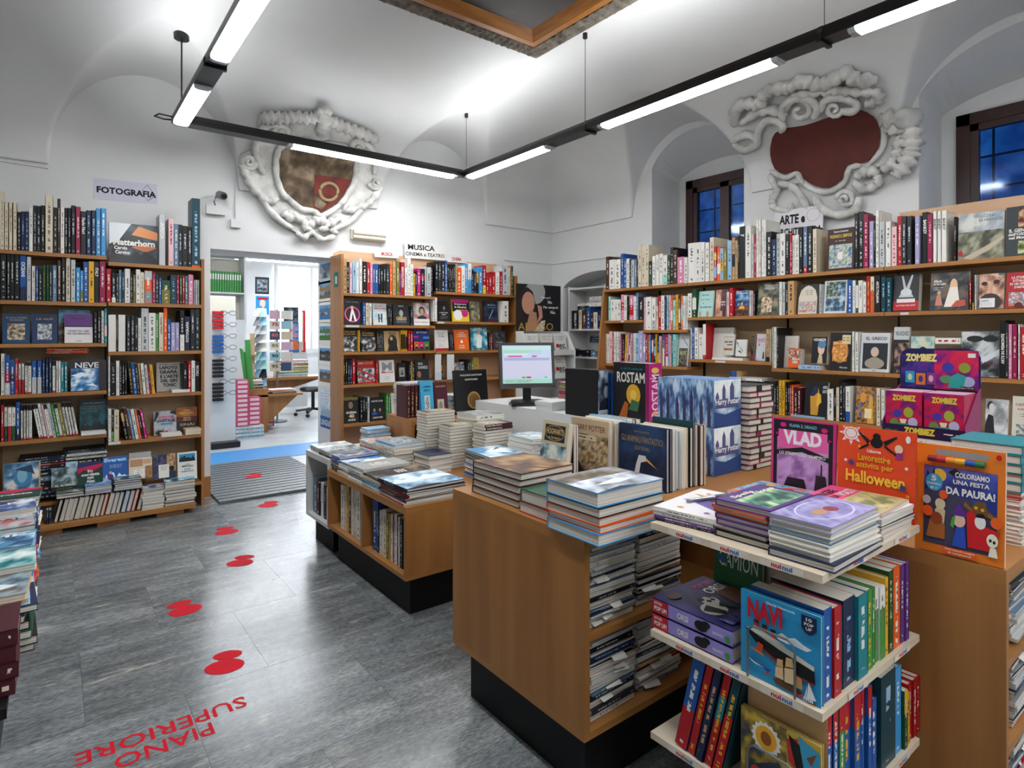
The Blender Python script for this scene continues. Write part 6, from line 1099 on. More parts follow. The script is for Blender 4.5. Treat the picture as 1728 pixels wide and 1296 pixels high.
stack(-.17, 2.75, TBZ, .24, .19, 'gr:20 n:22 w:22 o:18 r:20 w:22 m:20 w:20 s:22', 0, 'pale peak-topped pile on left table', GM, 5, .01, A1 % (5, 'CIME'))
stack(-.17, 2.97, TBZ, .22, .19, 'n:22 w:22 b:22 gr:20 w:24 k:20 s:22 w:22 t:20', 0, 'white-topped pile on left table', GM, 5, .01, 'n 0 0 100 100 #c8c4bc #8fa8b8 #c0502a 6 4;t NEPAL 14 62 86 80 k2 .02')
stack(-.165, 3.18, TBZ, .22, .19, 's:22 w:20 k:22 b:22 w:20 n:20 w:22 k2:22 s:20 w:22', 0, 'navy picture topped pile on left table', GM, 4, .01, 'n 0 0 100 100 #1c2c5a #5f7ab0 #e0e4ea 6 3;t ALPI 20 60 80 80 w .02')
stack(-.16, 3.38, TBZ, .22, .18, 'k:22 w:24 n:22 s:20 w:22 b:20 w:22 k:20 w:22 dg:22', 0, 'pink and green topped far pile, left table', GM, 3, .008, 'p #c2184a 0 55 25 72 55 62 100 80 100 100 0 100;p #123a30 0 0 100 0 100 80 55 62 25 72 0 55;t cordata 14 36 88 50 w .04')
zq = .2305
zz = stack(-.5, 2.5, TBZ, .22, .26, 'w:24:x8', 0, 'white pile at back of left table', GM, 3)
# ================================================================ stucco cartouches, ceiling painting, signs and small fittings
def hit(px, py, off=0.0):
    """where the sight line meets wall or vault, and the surface normal there"""
    q = Vector(ray(px, py)); d = 0.5; st = .03; eye = Vector((0, 0, CAM_H))
    def inside(p): return p.x < XR and p.y < YB and p.z < vault(min(p.x, XR), min(p.y, YB))
    while inside(eye + q * d) and d < 12: d += st
    lo, hi = d - st, d
    for _ in range(14):
        m_ = (lo + hi) / 2
        if inside(eye + q * m_): lo = m_
        else: hi = m_
    p = eye + q * lo
    if YB - p.y < .012: n = Vector((0, -1, 0))
    elif XR - p.x < .012: n = Vector((-1, 0, 0))
    else:
        e = .01; gx = (vault(p.x + e, p.y) - vault(p.x - e, p.y)) / (2 * e); gy = (vault(p.x, p.y + e) - vault(p.x, p.y - e)) / (2 * e)
        n = Vector((gx, gy, -1)).normalized()
    return p + n * off, n
class Relief:
    def __init__(s, crop): s.c = crop
    def P(s, x, y, off): return hit(s.c[0] + x / s.c[2], s.c[1] + y / s.c[2], off)[0]
    def tube(s, mb, pts, r, off, bump=0.0, freq=3.0, n=10, closed=False, sub=6, taper=True):
        # Catmull-Rom through the points
        Q = []; m_ = len(pts)
        rng = range(m_) if closed else range(m_ - 1)
        for i in rng:
            p0, p1, p2, p3 = (pts[(i - 1) % m_] if closed or i else pts[0]), pts[i], pts[(i + 1) % m_], (pts[(i + 2) % m_] if closed or i + 2 < m_ else pts[-1])
            for k in range(sub):
                t = k / sub
                Q.append(tuple(.5 * (2 * p1[j] + (p2[j] - p0[j]) * t + (2 * p0[j] - 5 * p1[j] + 4 * p2[j] - p3[j]) * t * t + (3 * p1[j] - p0[j] - 3 * p2[j] + p3[j]) * t ** 3) for j in (0, 1)))
        if not closed: Q.append(pts[-1])
        off = max(off, r * (1 + bump) + .006); W_ = [s.P(x, y, off) for x, y in Q]; L_ = len(W_)
        R_ = [r * (1 + bump * math.sin(i * freq)) * (1 if closed or not taper else min(1, .45 + min(i, L_ - 1 - i) * .22)) for i in range(L_)]
        mb.tube(W_, R_, n, closed=closed)
    def spiral(s, mb, cx, cy, r0, turns, rad, off, a0=0.0, dirn=1):
        pts = []; k = int(turns * 12)
        for i in range(k + 1):
            f = i / k; a = a0 + dirn * 2 * PI * turns * f; q = r0 * (1 - .85 * f); pts.append(s.P(cx + q * math.cos(a), cy + q * math.sin(a), off + .03 * f))
        mb.tube(pts, [rad * (1 - .45 * i / k) for i in range(k + 1)], 10)
    def fan(s, mb, pts, off, col='w', thick=0.0):
        c = (sum(p[0] for p in pts) / len(pts), sum(p[1] for p in pts) / len(pts)); n = len(pts)
        rings = [[(c[0] + (p[0] - c[0]) * f, c[1] + (p[1] - c[1]) * f) for p in pts] for f in (.33, .66, 1.0)]
        V_ = [s.P(*c, off)] + [s.P(x, y, off) for r in rings for x, y in r]; F_ = [(0, 1 + (i + 1) % n, 1 + i) for i in range(n)]
        for k in range(2): F_ += [(1 + k * n + i, 1 + k * n + (i + 1) % n, 1 + (k + 1) * n + (i + 1) % n, 1 + (k + 1) * n + i) for i in range(n)]
        if thick:
            thick = min(thick, off - .006)
            b = len(V_); V_ += [s.P(x, y, off - thick) for x, y in rings[2]]; F_ += [(1 + 2 * n + i, 1 + 2 * n + (i + 1) % n, b + (i + 1) % n, b + i) for i in range(n)]
        mb.raw(V_, F_, col)
def smooth(pts, sub=4):
    Q = []; m_ = len(pts)
    for i in range(m_):
        p0, p1, p2, p3 = pts[i - 1], pts[i], pts[(i + 1) % m_], pts[(i + 2) % m_]
        for k in range(sub):
            t = k / sub; Q.append(tuple(.5 * (2 * p1[j] + (p2[j] - p0[j]) * t + (2 * p0[j] - 5 * p1[j] + 4 * p2[j] - p3[j]) * t * t + (3 * p1[j] - p0[j] - 3 * p2[j] + p3[j]) * t ** 3) for j in (0, 1)))
    return Q
M['shield'] = noisy('faded brown fresco', '#1e1a16', '#6f5b44', (7, 7, 7), .8, .1, pts=[(.3, '#17130f'), (.5, '#54432f'), (.7, '#8d7f6a')])
M['shieldr'] = noisy('faded red fresco', '#4a120c', '#6e241a', (9, 9, 9), .8, .05)
M['redbrown'] = noisy('red brown paint', '#4a170f', '#5a1f15', (6, 6, 6), .75, .05)
M['tan'] = mat('faded ochre', '#8d7a58', .8)
def part(nm, fn, m, root, sm=True):
    b = MB(); fn(b); b.sm = sm; o = b.obj(nm, m); o.parent = root; o.matrix_parent_inverse = Matrix.Translation(root.location).inverted(); return o
K1 = Relief((240, 0, 3.085))
ca = thing('stucco_cartouche', 'white stucco cartouche with faded brown and red shield above the doorway', 'cartouche', K1.P(880, 1000, 0))
SH = smooth([(705, 810), (722, 765), (770, 735), (840, 728), (905, 750), (965, 748), (1035, 765), (1082, 810), (1088, 880), (1075, 945), (1045, 1005), (1000, 1062), (925, 1112), (880, 1088), (825, 1078), (770, 1035), (728, 985), (705, 915)], 2)
part('backing_plate', lambda b: K1.fan(b, smooth([(612, 590), (600, 680), (582, 770), (515, 795), (505, 850), (535, 910), (575, 990), (625, 1060), (685, 1135), (760, 1195), (835, 1225), (885, 1232), (945, 1212), (1015, 1185), (1085, 1135), (1135, 1070), (1195, 1015), (1238, 960), (1228, 915), (1190, 900), (1195, 830), (1200, 770), (1222, 715), (1170, 680), (1085, 645), (990, 610), (935, 570), (870, 590), (790, 580), (700, 585)], 2), .035, thick=.06), 'stucco', ca, False)
part('shield', lambda b: K1.fan(b, SH, .05), 'shield', ca)
part('shield_quarter', lambda b: K1.fan(b, [(888, 905), (1000, 920), (1078, 932), (1045, 1003), (1000, 1058), (925, 1108), (880, 1085), (884, 1000)], .056), 'shieldr', ca)
part('shield_ring', lambda b: K1.tube(b, ell(960, 998, 46, 46, 16), .016, .056, closed=True, sub=2), 'tan', ca)
part('shield_rim', lambda b: K1.tube(b, [(690, 810), (712, 755), (765, 722), (840, 714), (905, 735), (965, 734), (1042, 750), (1096, 805), (1102, 885), (1090, 950), (1058, 1012), (1012, 1074), (928, 1128), (878, 1104), (820, 1094), (760, 1048), (714, 992), (690, 915)], .028, .055, .12, 1.1, closed=True), 'stucco', ca)
part('garland', lambda b: (K1.tube(b, [(612, 600), (660, 590), (730, 592), (800, 585), (870, 592), (925, 575)], .05, .06, .35, 2.1), K1.tube(b, [(950, 590), (1010, 625), (1080, 650), (1150, 680), (1215, 712)], .05, .06, .35, 2.1), K1.tube(b, [(925, 545), (940, 600), (930, 650), (945, 690)], .06, .07, .3, 2.3), K1.tube(b, [(905, 560), (935, 540), (975, 565)], .035, .08, .3, 2)), 'stucco', ca)
part('scroll', lambda b: (K1.spiral(b, 545, 838, 42, 1.8, .028, .05, 0, 1), K1.tube(b, [(505, 850), (530, 910), (575, 985), (640, 1050), (700, 1040)], .035, .05, .3, 1.6)), 'stucco', ca)
part('scroll', lambda b: (K1.spiral(b, 1205, 948, 34, 1.8, .026, .05, PI, -1), K1.tube(b, [(1238, 965), (1195, 1030), (1140, 1075), (1060, 1100), (1040, 1085)], .035, .05, .3, 1.6)), 'stucco', ca)
part('scroll', lambda b: (K1.spiral(b, 718, 672, 40, 1.6, .026, .06, PI, 1), K1.tube(b, [(605, 700), (625, 650), (670, 630), (730, 640), (758, 680)], .03, .06)), 'stucco', ca)
part('scroll', lambda b: (K1.spiral(b, 1110, 752, 34, 1.6, .024, .06, 0, -1), K1.tube(b, [(1075, 745), (1105, 715), (1160, 730), (1195, 780), (1205, 850), (1195, 900)], .028, .06)), 'stucco', ca)
part('side_rim', lambda b: (K1.tube(b, [(598, 690), (580, 770), (600, 850), (625, 910)], .028, .05), K1.tube(b, [(600, 1000), (640, 1080), (700, 1145), (775, 1195)], .03, .05, .1, .8), K1.tube(b, [(1140, 1075), (1100, 1130), (1040, 1175), (960, 1205)], .03, .05, .1, .8)), 'stucco', ca)
part('ribbon_bow', lambda b: (K1.tube(b, [(720, 1110), (760, 1140), (800, 1135), (830, 1165), (870, 1170), (905, 1150), (960, 1165), (1020, 1140)], .04, .06, .35, 1.4), K1.tube(b, [(790, 1215), (830, 1240), (870, 1215), (920, 1250), (985, 1235), (990, 1200)], .028, .06, .25, 1.2), K1.tube(b, [(840, 1160), (835, 1190), (870, 1200)], .03, .07, .2), K1.tube(b, [(905, 1200), (950, 1190), (940, 1150)], .03, .07, .2)), 'stucco', ca)
K2 = Relief((660, 0, 1.618))
ca = thing('stucco_cartouche', 'white stucco cartouche with plain red-brown panel between the windows', 'cartouche', K2.P(1180, 500, 0))
SH2 = [(1040, 390), (1050, 362), (1080, 347), (1130, 340), (1190, 320), (1230, 302), (1280, 296), (1320, 316), (1337, 352), (1334, 400), (1310, 438), (1272, 448), (1248, 452), (1234, 490), (1200, 514), (1160, 508), (1130, 488), (1114, 466), (1080, 476), (1050, 460), (1038, 422)]
part('painted_panel', lambda b: K2.fan(b, smooth(SH2, 2), .02), 'redbrown', ca)
part('panel_rim', lambda b: (K2.tube(b, [(1040, 465), (1080, 486), (1112, 474), (1128, 498), (1160, 520), (1202, 526), (1244, 498), (1256, 460), (1290, 452)], .022, .03, .1, 1), K2.tube(b, [(1310, 450), (1346, 405), (1350, 350), (1335, 320)], .022, .03)), 'stucco', ca)
part('crest', lambda b: (K2.tube(b, [(945, 332), (950, 280), (985, 270), (1012, 272), (1028, 240), (1060, 228), (1100, 225)], .05, .04, .2, 1.7), K2.tube(b, [(1090, 228), (1130, 205), (1160, 215), (1200, 212), (1245, 184), (1280, 205), (1335, 204)], .05, .04, .22, 1.6), K2.tube(b, [(1100, 250), (1160, 240), (1220, 235), (1280, 240), (1335, 245), (1335, 268), (1300, 275)], .035, .06, .35, 2.2), K2.tube(b, [(960, 330), (1000, 300), (1040, 290), (1090, 300)], .04, .04, .2, 1.5)), 'stucco', ca)
part('scroll', lambda b: (K2.spiral(b, 1125, 290, 40, 1.3, .03, .06, PI, 1), K2.tube(b, [(1080, 320), (1075, 285), (1105, 255), (1150, 258), (1172, 285), (1160, 315)], .03, .07)), 'stucco', ca)
part('scroll', lambda b: (K2.tube(b, [(1185, 295), (1195, 262), (1240, 255), (1280, 275), (1268, 295), (1235, 290)], .03, .07), K2.spiral(b, 1220, 285, 25, 1.3, .022, .07)), 'stucco', ca)
part('scroll', lambda b: (K2.tube(b, [(935, 380), (975, 360), (1010, 380), (975, 405), (940, 385)], .035, .05, .15, 1.4), K2.tube(b, [(1005, 395), (1012, 345), (1040, 318), (1075, 330), (1072, 355)], .034, .06)), 'stucco', ca)
part('leaf_swag', lambda b: (K2.tube(b, [(1345, 320), (1390, 318), (1425, 350), (1438, 400), (1420, 450), (1390, 490)], .06, .05, .4, 2.2), K2.tube(b, [(1355, 345), (1385, 350), (1400, 395), (1385, 440), (1350, 470)], .045, .05, .3, 1.7), K2.tube(b, [(1340, 480), (1310, 470), (1275, 490)], .04, .05, .3, 1.9)), 'stucco', ca)
part('bottom_scrolls', lambda b: (K2.tube(b, [(1040, 478), (1062, 520), (1048, 548), (1058, 572), (1095, 578), (1100, 555)], .03, .05, .12, 1.3), K2.tube(b, [(1065, 500), (1100, 510), (1130, 545), (1150, 580)], .03, .05, .15, 1.1), K2.spiral(b, 1250, 548, 26, 1.6, .024, .05, PI, 1), K2.tube(b, [(1160, 540), (1190, 575), (1230, 590), (1275, 575), (1285, 540)], .034, .05, .15, 1.1), K2.tube(b, [(1270, 500), (1300, 520), (1335, 505), (1335, 480)], .034, .05, .25, 1.6)), 'stucco', ca)
# ceiling painting in a leafy stucco border and gilt frame
M['dstucco'] = noisy('weathered grey brown stucco', '#4c463d', '#867d70', (14, 14, 14), .8, .3)
FZ = 3.6; fx0, fx1, fy0, fy1 = .95, 3.075, .9, 3.672
cp = thing('ceiling_painting', 'dark ceiling painting in gilt frame with leafy grey stucco border', 'painting', ((fx0 + fx1) / 2, (fy0 + fy1) / 2, FZ))
def ring(nm, d0, d1, z0, z1, m):
    hx, hy = (fx1 - fx0) / 2, (fy1 - fy0) / 2; b = MB()
    o_ = [(-hx + d0, -hy + d0), (hx - d0, -hy + d0), (hx - d0, hy - d0), (-hx + d0, hy - d0)]; i_ = [(-hx + d1, -hy + d1), (hx - d1, -hy + d1), (hx - d1, hy - d1), (-hx + d1, hy - d1)]
    for k in range(4):
        j = (k + 1) % 4
        b.raw([(*o_[k], z0), (*o_[j], z0), (*i_[j], z1), (*i_[k], z1), (*o_[k], z0 + .25), (*o_[j], z0 + .25), (*i_[j], z1 + .06), (*i_[k], z1 + .06)], [(0, 3, 2, 1), (0, 1, 5, 4), (3, 7, 6, 2)])
    return b.obj(nm, m, cp)
ring('stucco_border', 0, .15, .0, .02, 'dstucco'); ring('gilt_frame', .15, .2, -.012, -.012, 'gold'); ring('gilt_slope', .2, .27, -.012, .05, 'gold')
M['canvas'] = noisy('dark varnished canvas', '#14100c', '#4a3f30', (2.2, 2.2, 2.2), .5, pts=[(.3, '#0f0c0a'), (.55, '#2b241c'), (.75, '#54493a')])
bx('canvas', -(fx1 - fx0) / 2 + .26, (fx1 - fx0) / 2 - .26, -(fy1 - fy0) / 2 + .26, (fy1 - fy0) / 2 - .26, .045, .05, 'canvas', cp)
lf = MB(); random.seed(5)
def leaf(x, y, ang):
    c, s_ = math.cos(ang), math.sin(ang); pts = [(-.055, 0, .0), (-.02, .035, -.012), (.03, .03, -.018), (.06, 0, -.004), (.03, -.03, -.018), (-.02, -.035, -.012), (0, 0, -.032)]
    V_ = [(x + (p[0] * c - p[1] * s_), y + (p[0] * s_ + p[1] * c), p[2] + .008) for p in pts]; lf.raw(V_, [(0, 1, 6), (1, 2, 6), (2, 3, 6), (3, 4, 6), (4, 5, 6), (5, 0, 6)])
hx, hy = (fx1 - fx0) / 2, (fy1 - fy0) / 2
for e in range(40):
    for w_ in (.045, .1):
        t = -hy + .05 + e * (2 * hy - .1) / 39; leaf(hx - w_, t, PI / 2 + random.uniform(-.6, .6)); leaf(-hx + w_, t, PI / 2 + random.uniform(-.6, .6))
        t = -hx + .05 + e * (2 * hx - .1) / 39; leaf(t, hy - w_, random.uniform(-.6, .6)); leaf(t, -hy + w_, random.uniform(-.6, .6))
lo_ = lf.obj('leaf_carving', 'dstucco', cp); lo_['kind'] = 'stuff'
# ---------------------------------------------------------------- signs
def sign(nm, label, plane, val, px0, py0, px1, py1, art, base='#d4d4dc', t=.002, skew=0):
    A, B = pt(plane, val, px0, py0), pt(plane, val, px1, py1); R, I = AX[plane]
    w_ = (B - A).dot(R); h_ = A.z - B.z
    s_ = thing(nm, label, 'sign', (A.x, A.y, B.z)); T = frame(0, 0, 0, R, UP, -I)
    if skew: T = Matrix.Rotation(math.radians(skew), 4, -I) @ T
    MB().box(0, w_, 0, h_, -t, 0, base, T).obj('paper', 'matt', s_); q = MB(); draw(q, art, T, w_, h_); q.obj('lettering', 'matt', s_); return s_
sign('section_sign', 'grey paper sign reading FOTOGRAFIA above the left bookcase', 'Y', YB - .004, 159, 300, 266, 347, 't FOTOGRAFIA 4 30 98 62 k .04;p #8f94ac 72 55 84 96 98 40 84 10;p #c4c4d0 73 55 84 90 95 42 84 16;t FOTOGRAFIA 4 30 98 62 k .04', '#c4c4d4', .001, 1.5)
sign('section_sign', 'white paper sign reading MUSICA, CINEMA e TEATRO on the music bookcase', 'Y', 5.58, 683, 408, 751, 441, 't MUSICA 8 54 74 88 k .03;t CINEMA_e_TEATRO 2 16 98 40 k .02', '#d8d6d2', .001, 1)
sign('section_sign', 'small white strip with red MUSICA on left top of music bookcase', 'Y', 5.575, 632, 421, 673, 437, 't MUSICA 28 24 74 74 r .03', '#d0d0d0', .001, 1)
sign('section_sign', 'small white strip with red CINEMA on right top of music bookcase', 'Y', 5.575, 752, 430, 788, 445, 't CINEMA 28 24 74 74 r .03', '#d0d0d0', .001, 1)
sign('section_sign', 'white paper sign reading ARTE e ARCHITETTURA above the art bookcase', 'X', 4.9, 1306, 357, 1388, 402, 't ARTE_e 10 56 64 84 k .04;t ARCHITETTURA 4 20 98 44 k .03;o 80 76 14 20 2 lg', '#d4d0d4', .001, -2)
# ---------------------------------------------------------------- fittings on the back wall
def wp(px, py, off=0.0): return onY(px, py, YB - off)
p = wp(363, 355); cm = thing('security_camera', 'small grey security camera on white box left of the shield', 'camera', (p.x, YB, p.z))
MB().box(-.075, .075, -.04, 0, -.04, .035).obj('mount_box', 'white', cm)
MB().lathe([(.03, 0), (.035, .01), (.035, .075), (.03, .085)], n=16, T=Matrix.Translation((.02, -.05, .13)) @ Matrix.Rotation(1.9, 4, 'X') @ Matrix.Rotation(.3, 4, 'Y')).obj('housing', 'metal', cm)
MB().lathe([(.022, .08), (.02, .092)], n=14, T=Matrix.Translation((.02, -.05, .13)) @ Matrix.Rotation(1.9, 4, 'X') @ Matrix.Rotation(.3, 4, 'Y')).obj('lens', 'black', cm)
MB().tube([(0, -.02, .03), (-.012, -.02, .07), (0, -.03, .11), (.02, -.04, .13)], .005, 6).obj('cable', 'cable', cm)
p = wp(397, 378); jb = thing('junction_box', 'white junction box with thin conduit beside the shield', 'junction box', (p.x, YB, p.z))
MB().box(-.04, .04, -.03, 0, -.035, .035).obj('box', 'white', jb); MB().tube([(0, -.008, .035), (0, -.008, 0.72)], .006, 6).obj('conduit', 'white', jb)
A, B = wp(594, 388, .05), wp(652, 409, .05); el = thing('emergency_light', 'off-white emergency light on the wall above the music bookcase', 'lamp', (A.x, YB, B.z))
MB().box(0, B.x - A.x, -.035, 0, 0, .1).obj('housing', 'beige', el); MB().tube([(.012, -.05, .068), (B.x - A.x - .012, -.05, .068)], .026, 12).obj('tube_cover', 'beige', el); MB().tube([(.012, -.048, .025), (B.x - A.x - .012, -.048, .025)], .02, 12).obj('tube_cover', 'beige', el); MB().tube([((B.x - A.x) * .9, -.01, 0), ((B.x - A.x) * .9, -.01, -.1)], .004, 6).obj('cable', 'white', el)
A, B = onX(565, 432, MXA - .0245), onX(575, 480, MXA - .0245)
ex = thing('exit_sticker', 'small green exit sticker on the side of music bookcase', 'sticker', (MXA - .0245, 5.45, 1.83)); MB().box(-.001, 0, -.05, .05, 0, .14, '#1a7a6a').obj('sticker', 'matt', ex); MB().box(-.0016, -.001, -.02, .02, .03, .1, 'w').obj('pictogram', 'matt', ex)
# ---------------------------------------------------------------- poster and book dump bin in the corner
A = onY(871, 478, 5.16); B = onY(946, 560, 5.16); w_ = B.x - A.x
ps = thing('poster_display', 'cardboard display with dark-haired woman poster in the corner', 'display', (A.x, 5.16, 0)); h_ = A.z
MB().box(0, w_, 0, .006, 1.42, h_, '#15141a').obj('poster_board', 'matt', ps)
q = MB(); draw(q, 'e 42 84 22 26 #9a9a98;p #241a18 0 0 0 60 10 84 24 94 36 84 44 50 40 0;e 26 60 14 24 #b4846c;p #a87a62 20 0 30 44 44 40 48 0;p #b4846c 44 14 58 30 56 54 46 56 50 34;p #c8bcae 40 0 60 0 64 24 54 22;t No. 70 60 80 67 w;t Per_sempre? 60 48 94 55 w;t No. 76 38 88 45 w;t Non_pur? 56 70 76 75 w;t ADESSO 4 2 82 18 #b08a3c .0', frame(0, 0, 1.42, (1, 0, 0), (0, 0, 1), (0, -1, 0)), w_, h_ - 1.42); q.obj('poster_print', 'matt', ps)
for z0 in (1.16, .9, .64, .38): MB().box(0, w_, -.24, .005, z0 - .006, z0).obj('tray', 'white', ps); MB().box(0, w_, -.24, -.234, z0, z0 + .05).obj('tray_lip', 'white', ps)
MB().prism([(.006, 0), (.006, 1.42), (-.12, 1.42), (-.25, 1.2), (-.25, 0)], 0, .006, T=frame(0, 0, 0, (0, 1, 0), (0, 0, 1), (1, 0, 0))).obj('side_panel', 'white', ps); MB().prism([(.006, 0), (.006, 1.42), (-.12, 1.42), (-.25, 1.2), (-.25, 0)], 0, .006, T=frame(w_ - .006, 0, 0, (0, 1, 0), (0, 0, 1), (1, 0, 0))).obj('side_panel', 'white', ps)
KIND[0] = 'novel'
for z0, nm in ((1.16, 'upper'), (.9, 'lower')):
    for i in range(3):
        x = A.x + .02 + i * (w_ - .04) / 3
        for j in range(3):
            book(frame(x, 5.0 + j * .04, z0 + .0005, (1, 0, 0), (0, .2, .98), (0, -.98, .2)), .17, .235, .02, '#cfcdc8', 'cream novel, %s column, %s deep on %s tray under the woman poster' % (ordn(i + 1), ordn(j + 1), nm), art=('n 30 20 90 48 #cfcdc8 #6a6a68 #2a2a2a %d 4;e 20 40 14 10 r;l 12 66 88 90 3 k2 #cfcdc8' % (i + 3)) if j == 0 else None, hard=False, group='novels under the woman poster')
# ---------------------------------------------------------------- white shelf unit in the niche
ws = thing('white_shelf', 'white shelf unit standing in the arched niche by the corner', 'shelf', (4.96, 4.7, 0))
for y0 in (0, .6): bx('side_panel', 0, .3, y0, y0 + .02, 0, 1.96, 'white', ws)
bx('back_panel', .29, .3, .02, .6, 0, 1.94, 'white', ws)
wz = [.1, .5, .88, 1.12, 1.45, 1.94]
for z0 in wz: bx('shelf', 0, .29, .02, .6, z0 - .02, z0, 'white', ws)
KIND[0] = 'paperback'
CN = (940, 340, 4.05); G = 'books in the niche shelf'
row('X', 4.97, wz[4], CN, 92, 'k:140:745 c:160:742 br:192:745 b:218:722 ma:240:748 w:268:756 n:290:740', 'upper shelf of white niche unit', G, inset=.02, dep=.2)
row('X', 4.97, wz[3], CN, 75, 'r:82:1005 gr:112:1005:x3 n:120:1010 k:180:1015 k:220:1015 st:262:1020', 'lower shelf of white niche unit', G, inset=.02, dep=.2)
stack(5.1, 5.12, 1.675, .16, .2, 'k:26 k:24 w:30', 0, 'pile on spines in the niche', G, 3); stack(5.1, 4.92, 1.712, .16, .2, 'w:40 lg:36 w:40', 0, 'white pile on spines in the niche', G, 3); stack(5.1, 4.88, wz[3] + .165, .2, .22, 'n:20 k:20 n:22 k:20', 0, 'dark pile in the niche', G, 3)
# ---------------------------------------------------------------- floor stickers and lettering
random.seed(3)
FP = [((375, 1101), (379, 1125), 1), ((322, 1012), (313, 1030), 1), ((408, 936), (405, 950), 1), ((395, 888), (383, 898), 1), ((455, 844), (452, 853), 1), ((429, 799), (427, 808), 1)]
for i, (a, b_, _) in enumerate(FP):
    P, Q = onZ(*a, .0), onZ(*b_, .0); zf = .0008 if i < 5 else .0225
    t = thing('footprint_sticker', 'red footprint sticker, %s' % ('nearest the floor lettering', 'left of the second pair', 'third from the lettering', 'fourth from the lettering', 'just before the ribbed mat', 'on the ribbed door mat')[i], 'sticker', (Q.x, Q.y, zf), 0, 'red footprint stickers')
    d = Vector((P.x - Q.x, P.y - Q.y)); an = math.atan2(d.y, d.x) + (.5 if i in (1, 3) else -.2)
    MB().prism(ell(0, 0, .058, .076, 20), 0, .0006, T=Matrix.Rotation(an, 4, 'Z') @ Matrix.Translation((.0, 0, 0))).obj('sole', 'red', t); MB().prism(ell(.094, 0, .037, .058, 18), 0, .0006, T=Matrix.Rotation(an, 4, 'Z')).obj('heel', 'red', t)
ft = thing('floor_lettering', 'red vinyl letters PIANO SUPERIORE on the stone floor', 'lettering', (.3, 2.35, .0008))
for nm, txt, x0, x1, yb_, hh in (('word', 'PIANO', .445, .155, 2.335, .075), ('word', 'SUPERIORE', .575, .055, 2.43, .075)):
    q = MB(); put_text(q, txt, 0, 0, abs(x1 - x0), hh, 0, 'r', .01, frame(x0 - .3, yb_ - 2.35, 0, (-1, 0, 0), (0, -1, 0), (0, 0, 1)))
    q.obj(nm, 'red', ft)
# ================================================================ doorway and the bright room beyond
M['rubber'] = noisy('ribbed aluminium and rubber mat', '#3f464a', '#5c6469', (40, 40, 40), .4); M['blue'] = mat('blue floor vinyl', '#1f7fbf', .45); M['lightfloor'] = noisy('pale stone floor', '#a9aeb0', '#c4c8c9', (3, 9, 1), .3)
mt = thing('door_mat', 'dark ribbed aluminium door mat running through the doorway', 'mat', (dX0, 5.28, 0))
MB().box(0.006, 1.03, 0, 1.6, .0005, .012).obj('base', 'rubber', mt)
for i in range(16):
    s_ = bx('slat', 0.006, 1.03, .012 + i * .1, .09 + i * .1, .012, .02, 'rubber', mt); r_ = bx('rib', 0.006, 1.03, .092 + i * .1, .11 + i * .1, .012, .0165, 'black', s_)
fl2 = struct(bx('floor_2', -2.5, 6.5, YB + TH, 13.2, -.06, .0, 'lightfloor')); struct(bx('floor_threshold', dX0, dX1, YB, YB + TH, -.06, 0, 'lightfloor'))
struct(bx('floor_3', dX0 - .6, dX1 + 1.2, 6.88, 7.62, .0005, .004, 'blue'))
struct(bx('wall_far', -2.5, 6.5, 13.2, 13.3, 0, 3.2, 'plaster')); struct(bx('wall_far_left', -.2, -.1, YB + TH, 13.2, 0, 3.2, 'plaster')); struct(bx('wall_far_right', 6.4, 6.5, YB + TH, 13.2, 0, 3.2, 'plaster')); struct(bx('ceiling_2', -2.5, 6.5, YB + TH, 13.3, 3.1, 3.2, 'plaster'))
M['day'] = mat('daylight pane', '#ffffff', .4, emit='#eaf4ff', es=3.2)
C_ = (340, 380, 2.7)
def q3(x, y, Y): return onY(C_[0] + x / C_[2], C_[1] + y / C_[2], Y)
A, B = q3(335, 185, 13.1), q3(560, 560, 13.1)
wn = thing('window_3', 'x', 'x'); del wn['label'], wn['category']; struct(wn); wn.location = (A.x, 13.1, 0)
bx('pane', .03, B.x - A.x + 1.2, .05, .06, B.z, A.z, 'day', wn)
for k in range(4): bx('window_frame', k * .75, k * .75 + .06, 0, .05, B.z, A.z, 'white', wn)
bx('window_frame', 0, 2.4, 0, .05, B.z - .08, B.z, 'white', wn); bx('window_frame', 0, 2.4, 0, .05, A.z, A.z + .08, 'white', wn)
def lamp2(x, y, ln, lab):
    t = thing('ceiling_lamp', lab, 'lamp', (x, y, 2.75), 0, 'ceiling lamps of the next room'); bx('housing', 0, ln, -.06, .06, .02, .07, 'white', t); bx('diffuser', .02, ln - .02, -.05, .05, .0, .02, M['tube2'], t)
    MB().tube([(.2, 0, .07), (.2, 0, .35)], .004, 6).obj('wire', 'cable', t); MB().tube([(ln - .2, 0, .07), (ln - .2, 0, .35)], .004, 6).obj('wire', 'cable', t)
M['tube2'] = mat('next room diffuser', '#ffffff', .4, emit='#f4f9ff', es=ROOM2)
lamp2(1.2, 9.6, 2.6, 'long white lamp seen through the doorway'); lamp2(0.4, 7.3, 2.6, 'white lamp just beyond the doorway, above the blue strip'); lamp2(2.6, 11.6, 2.6, 'far white lamp near the bright window')
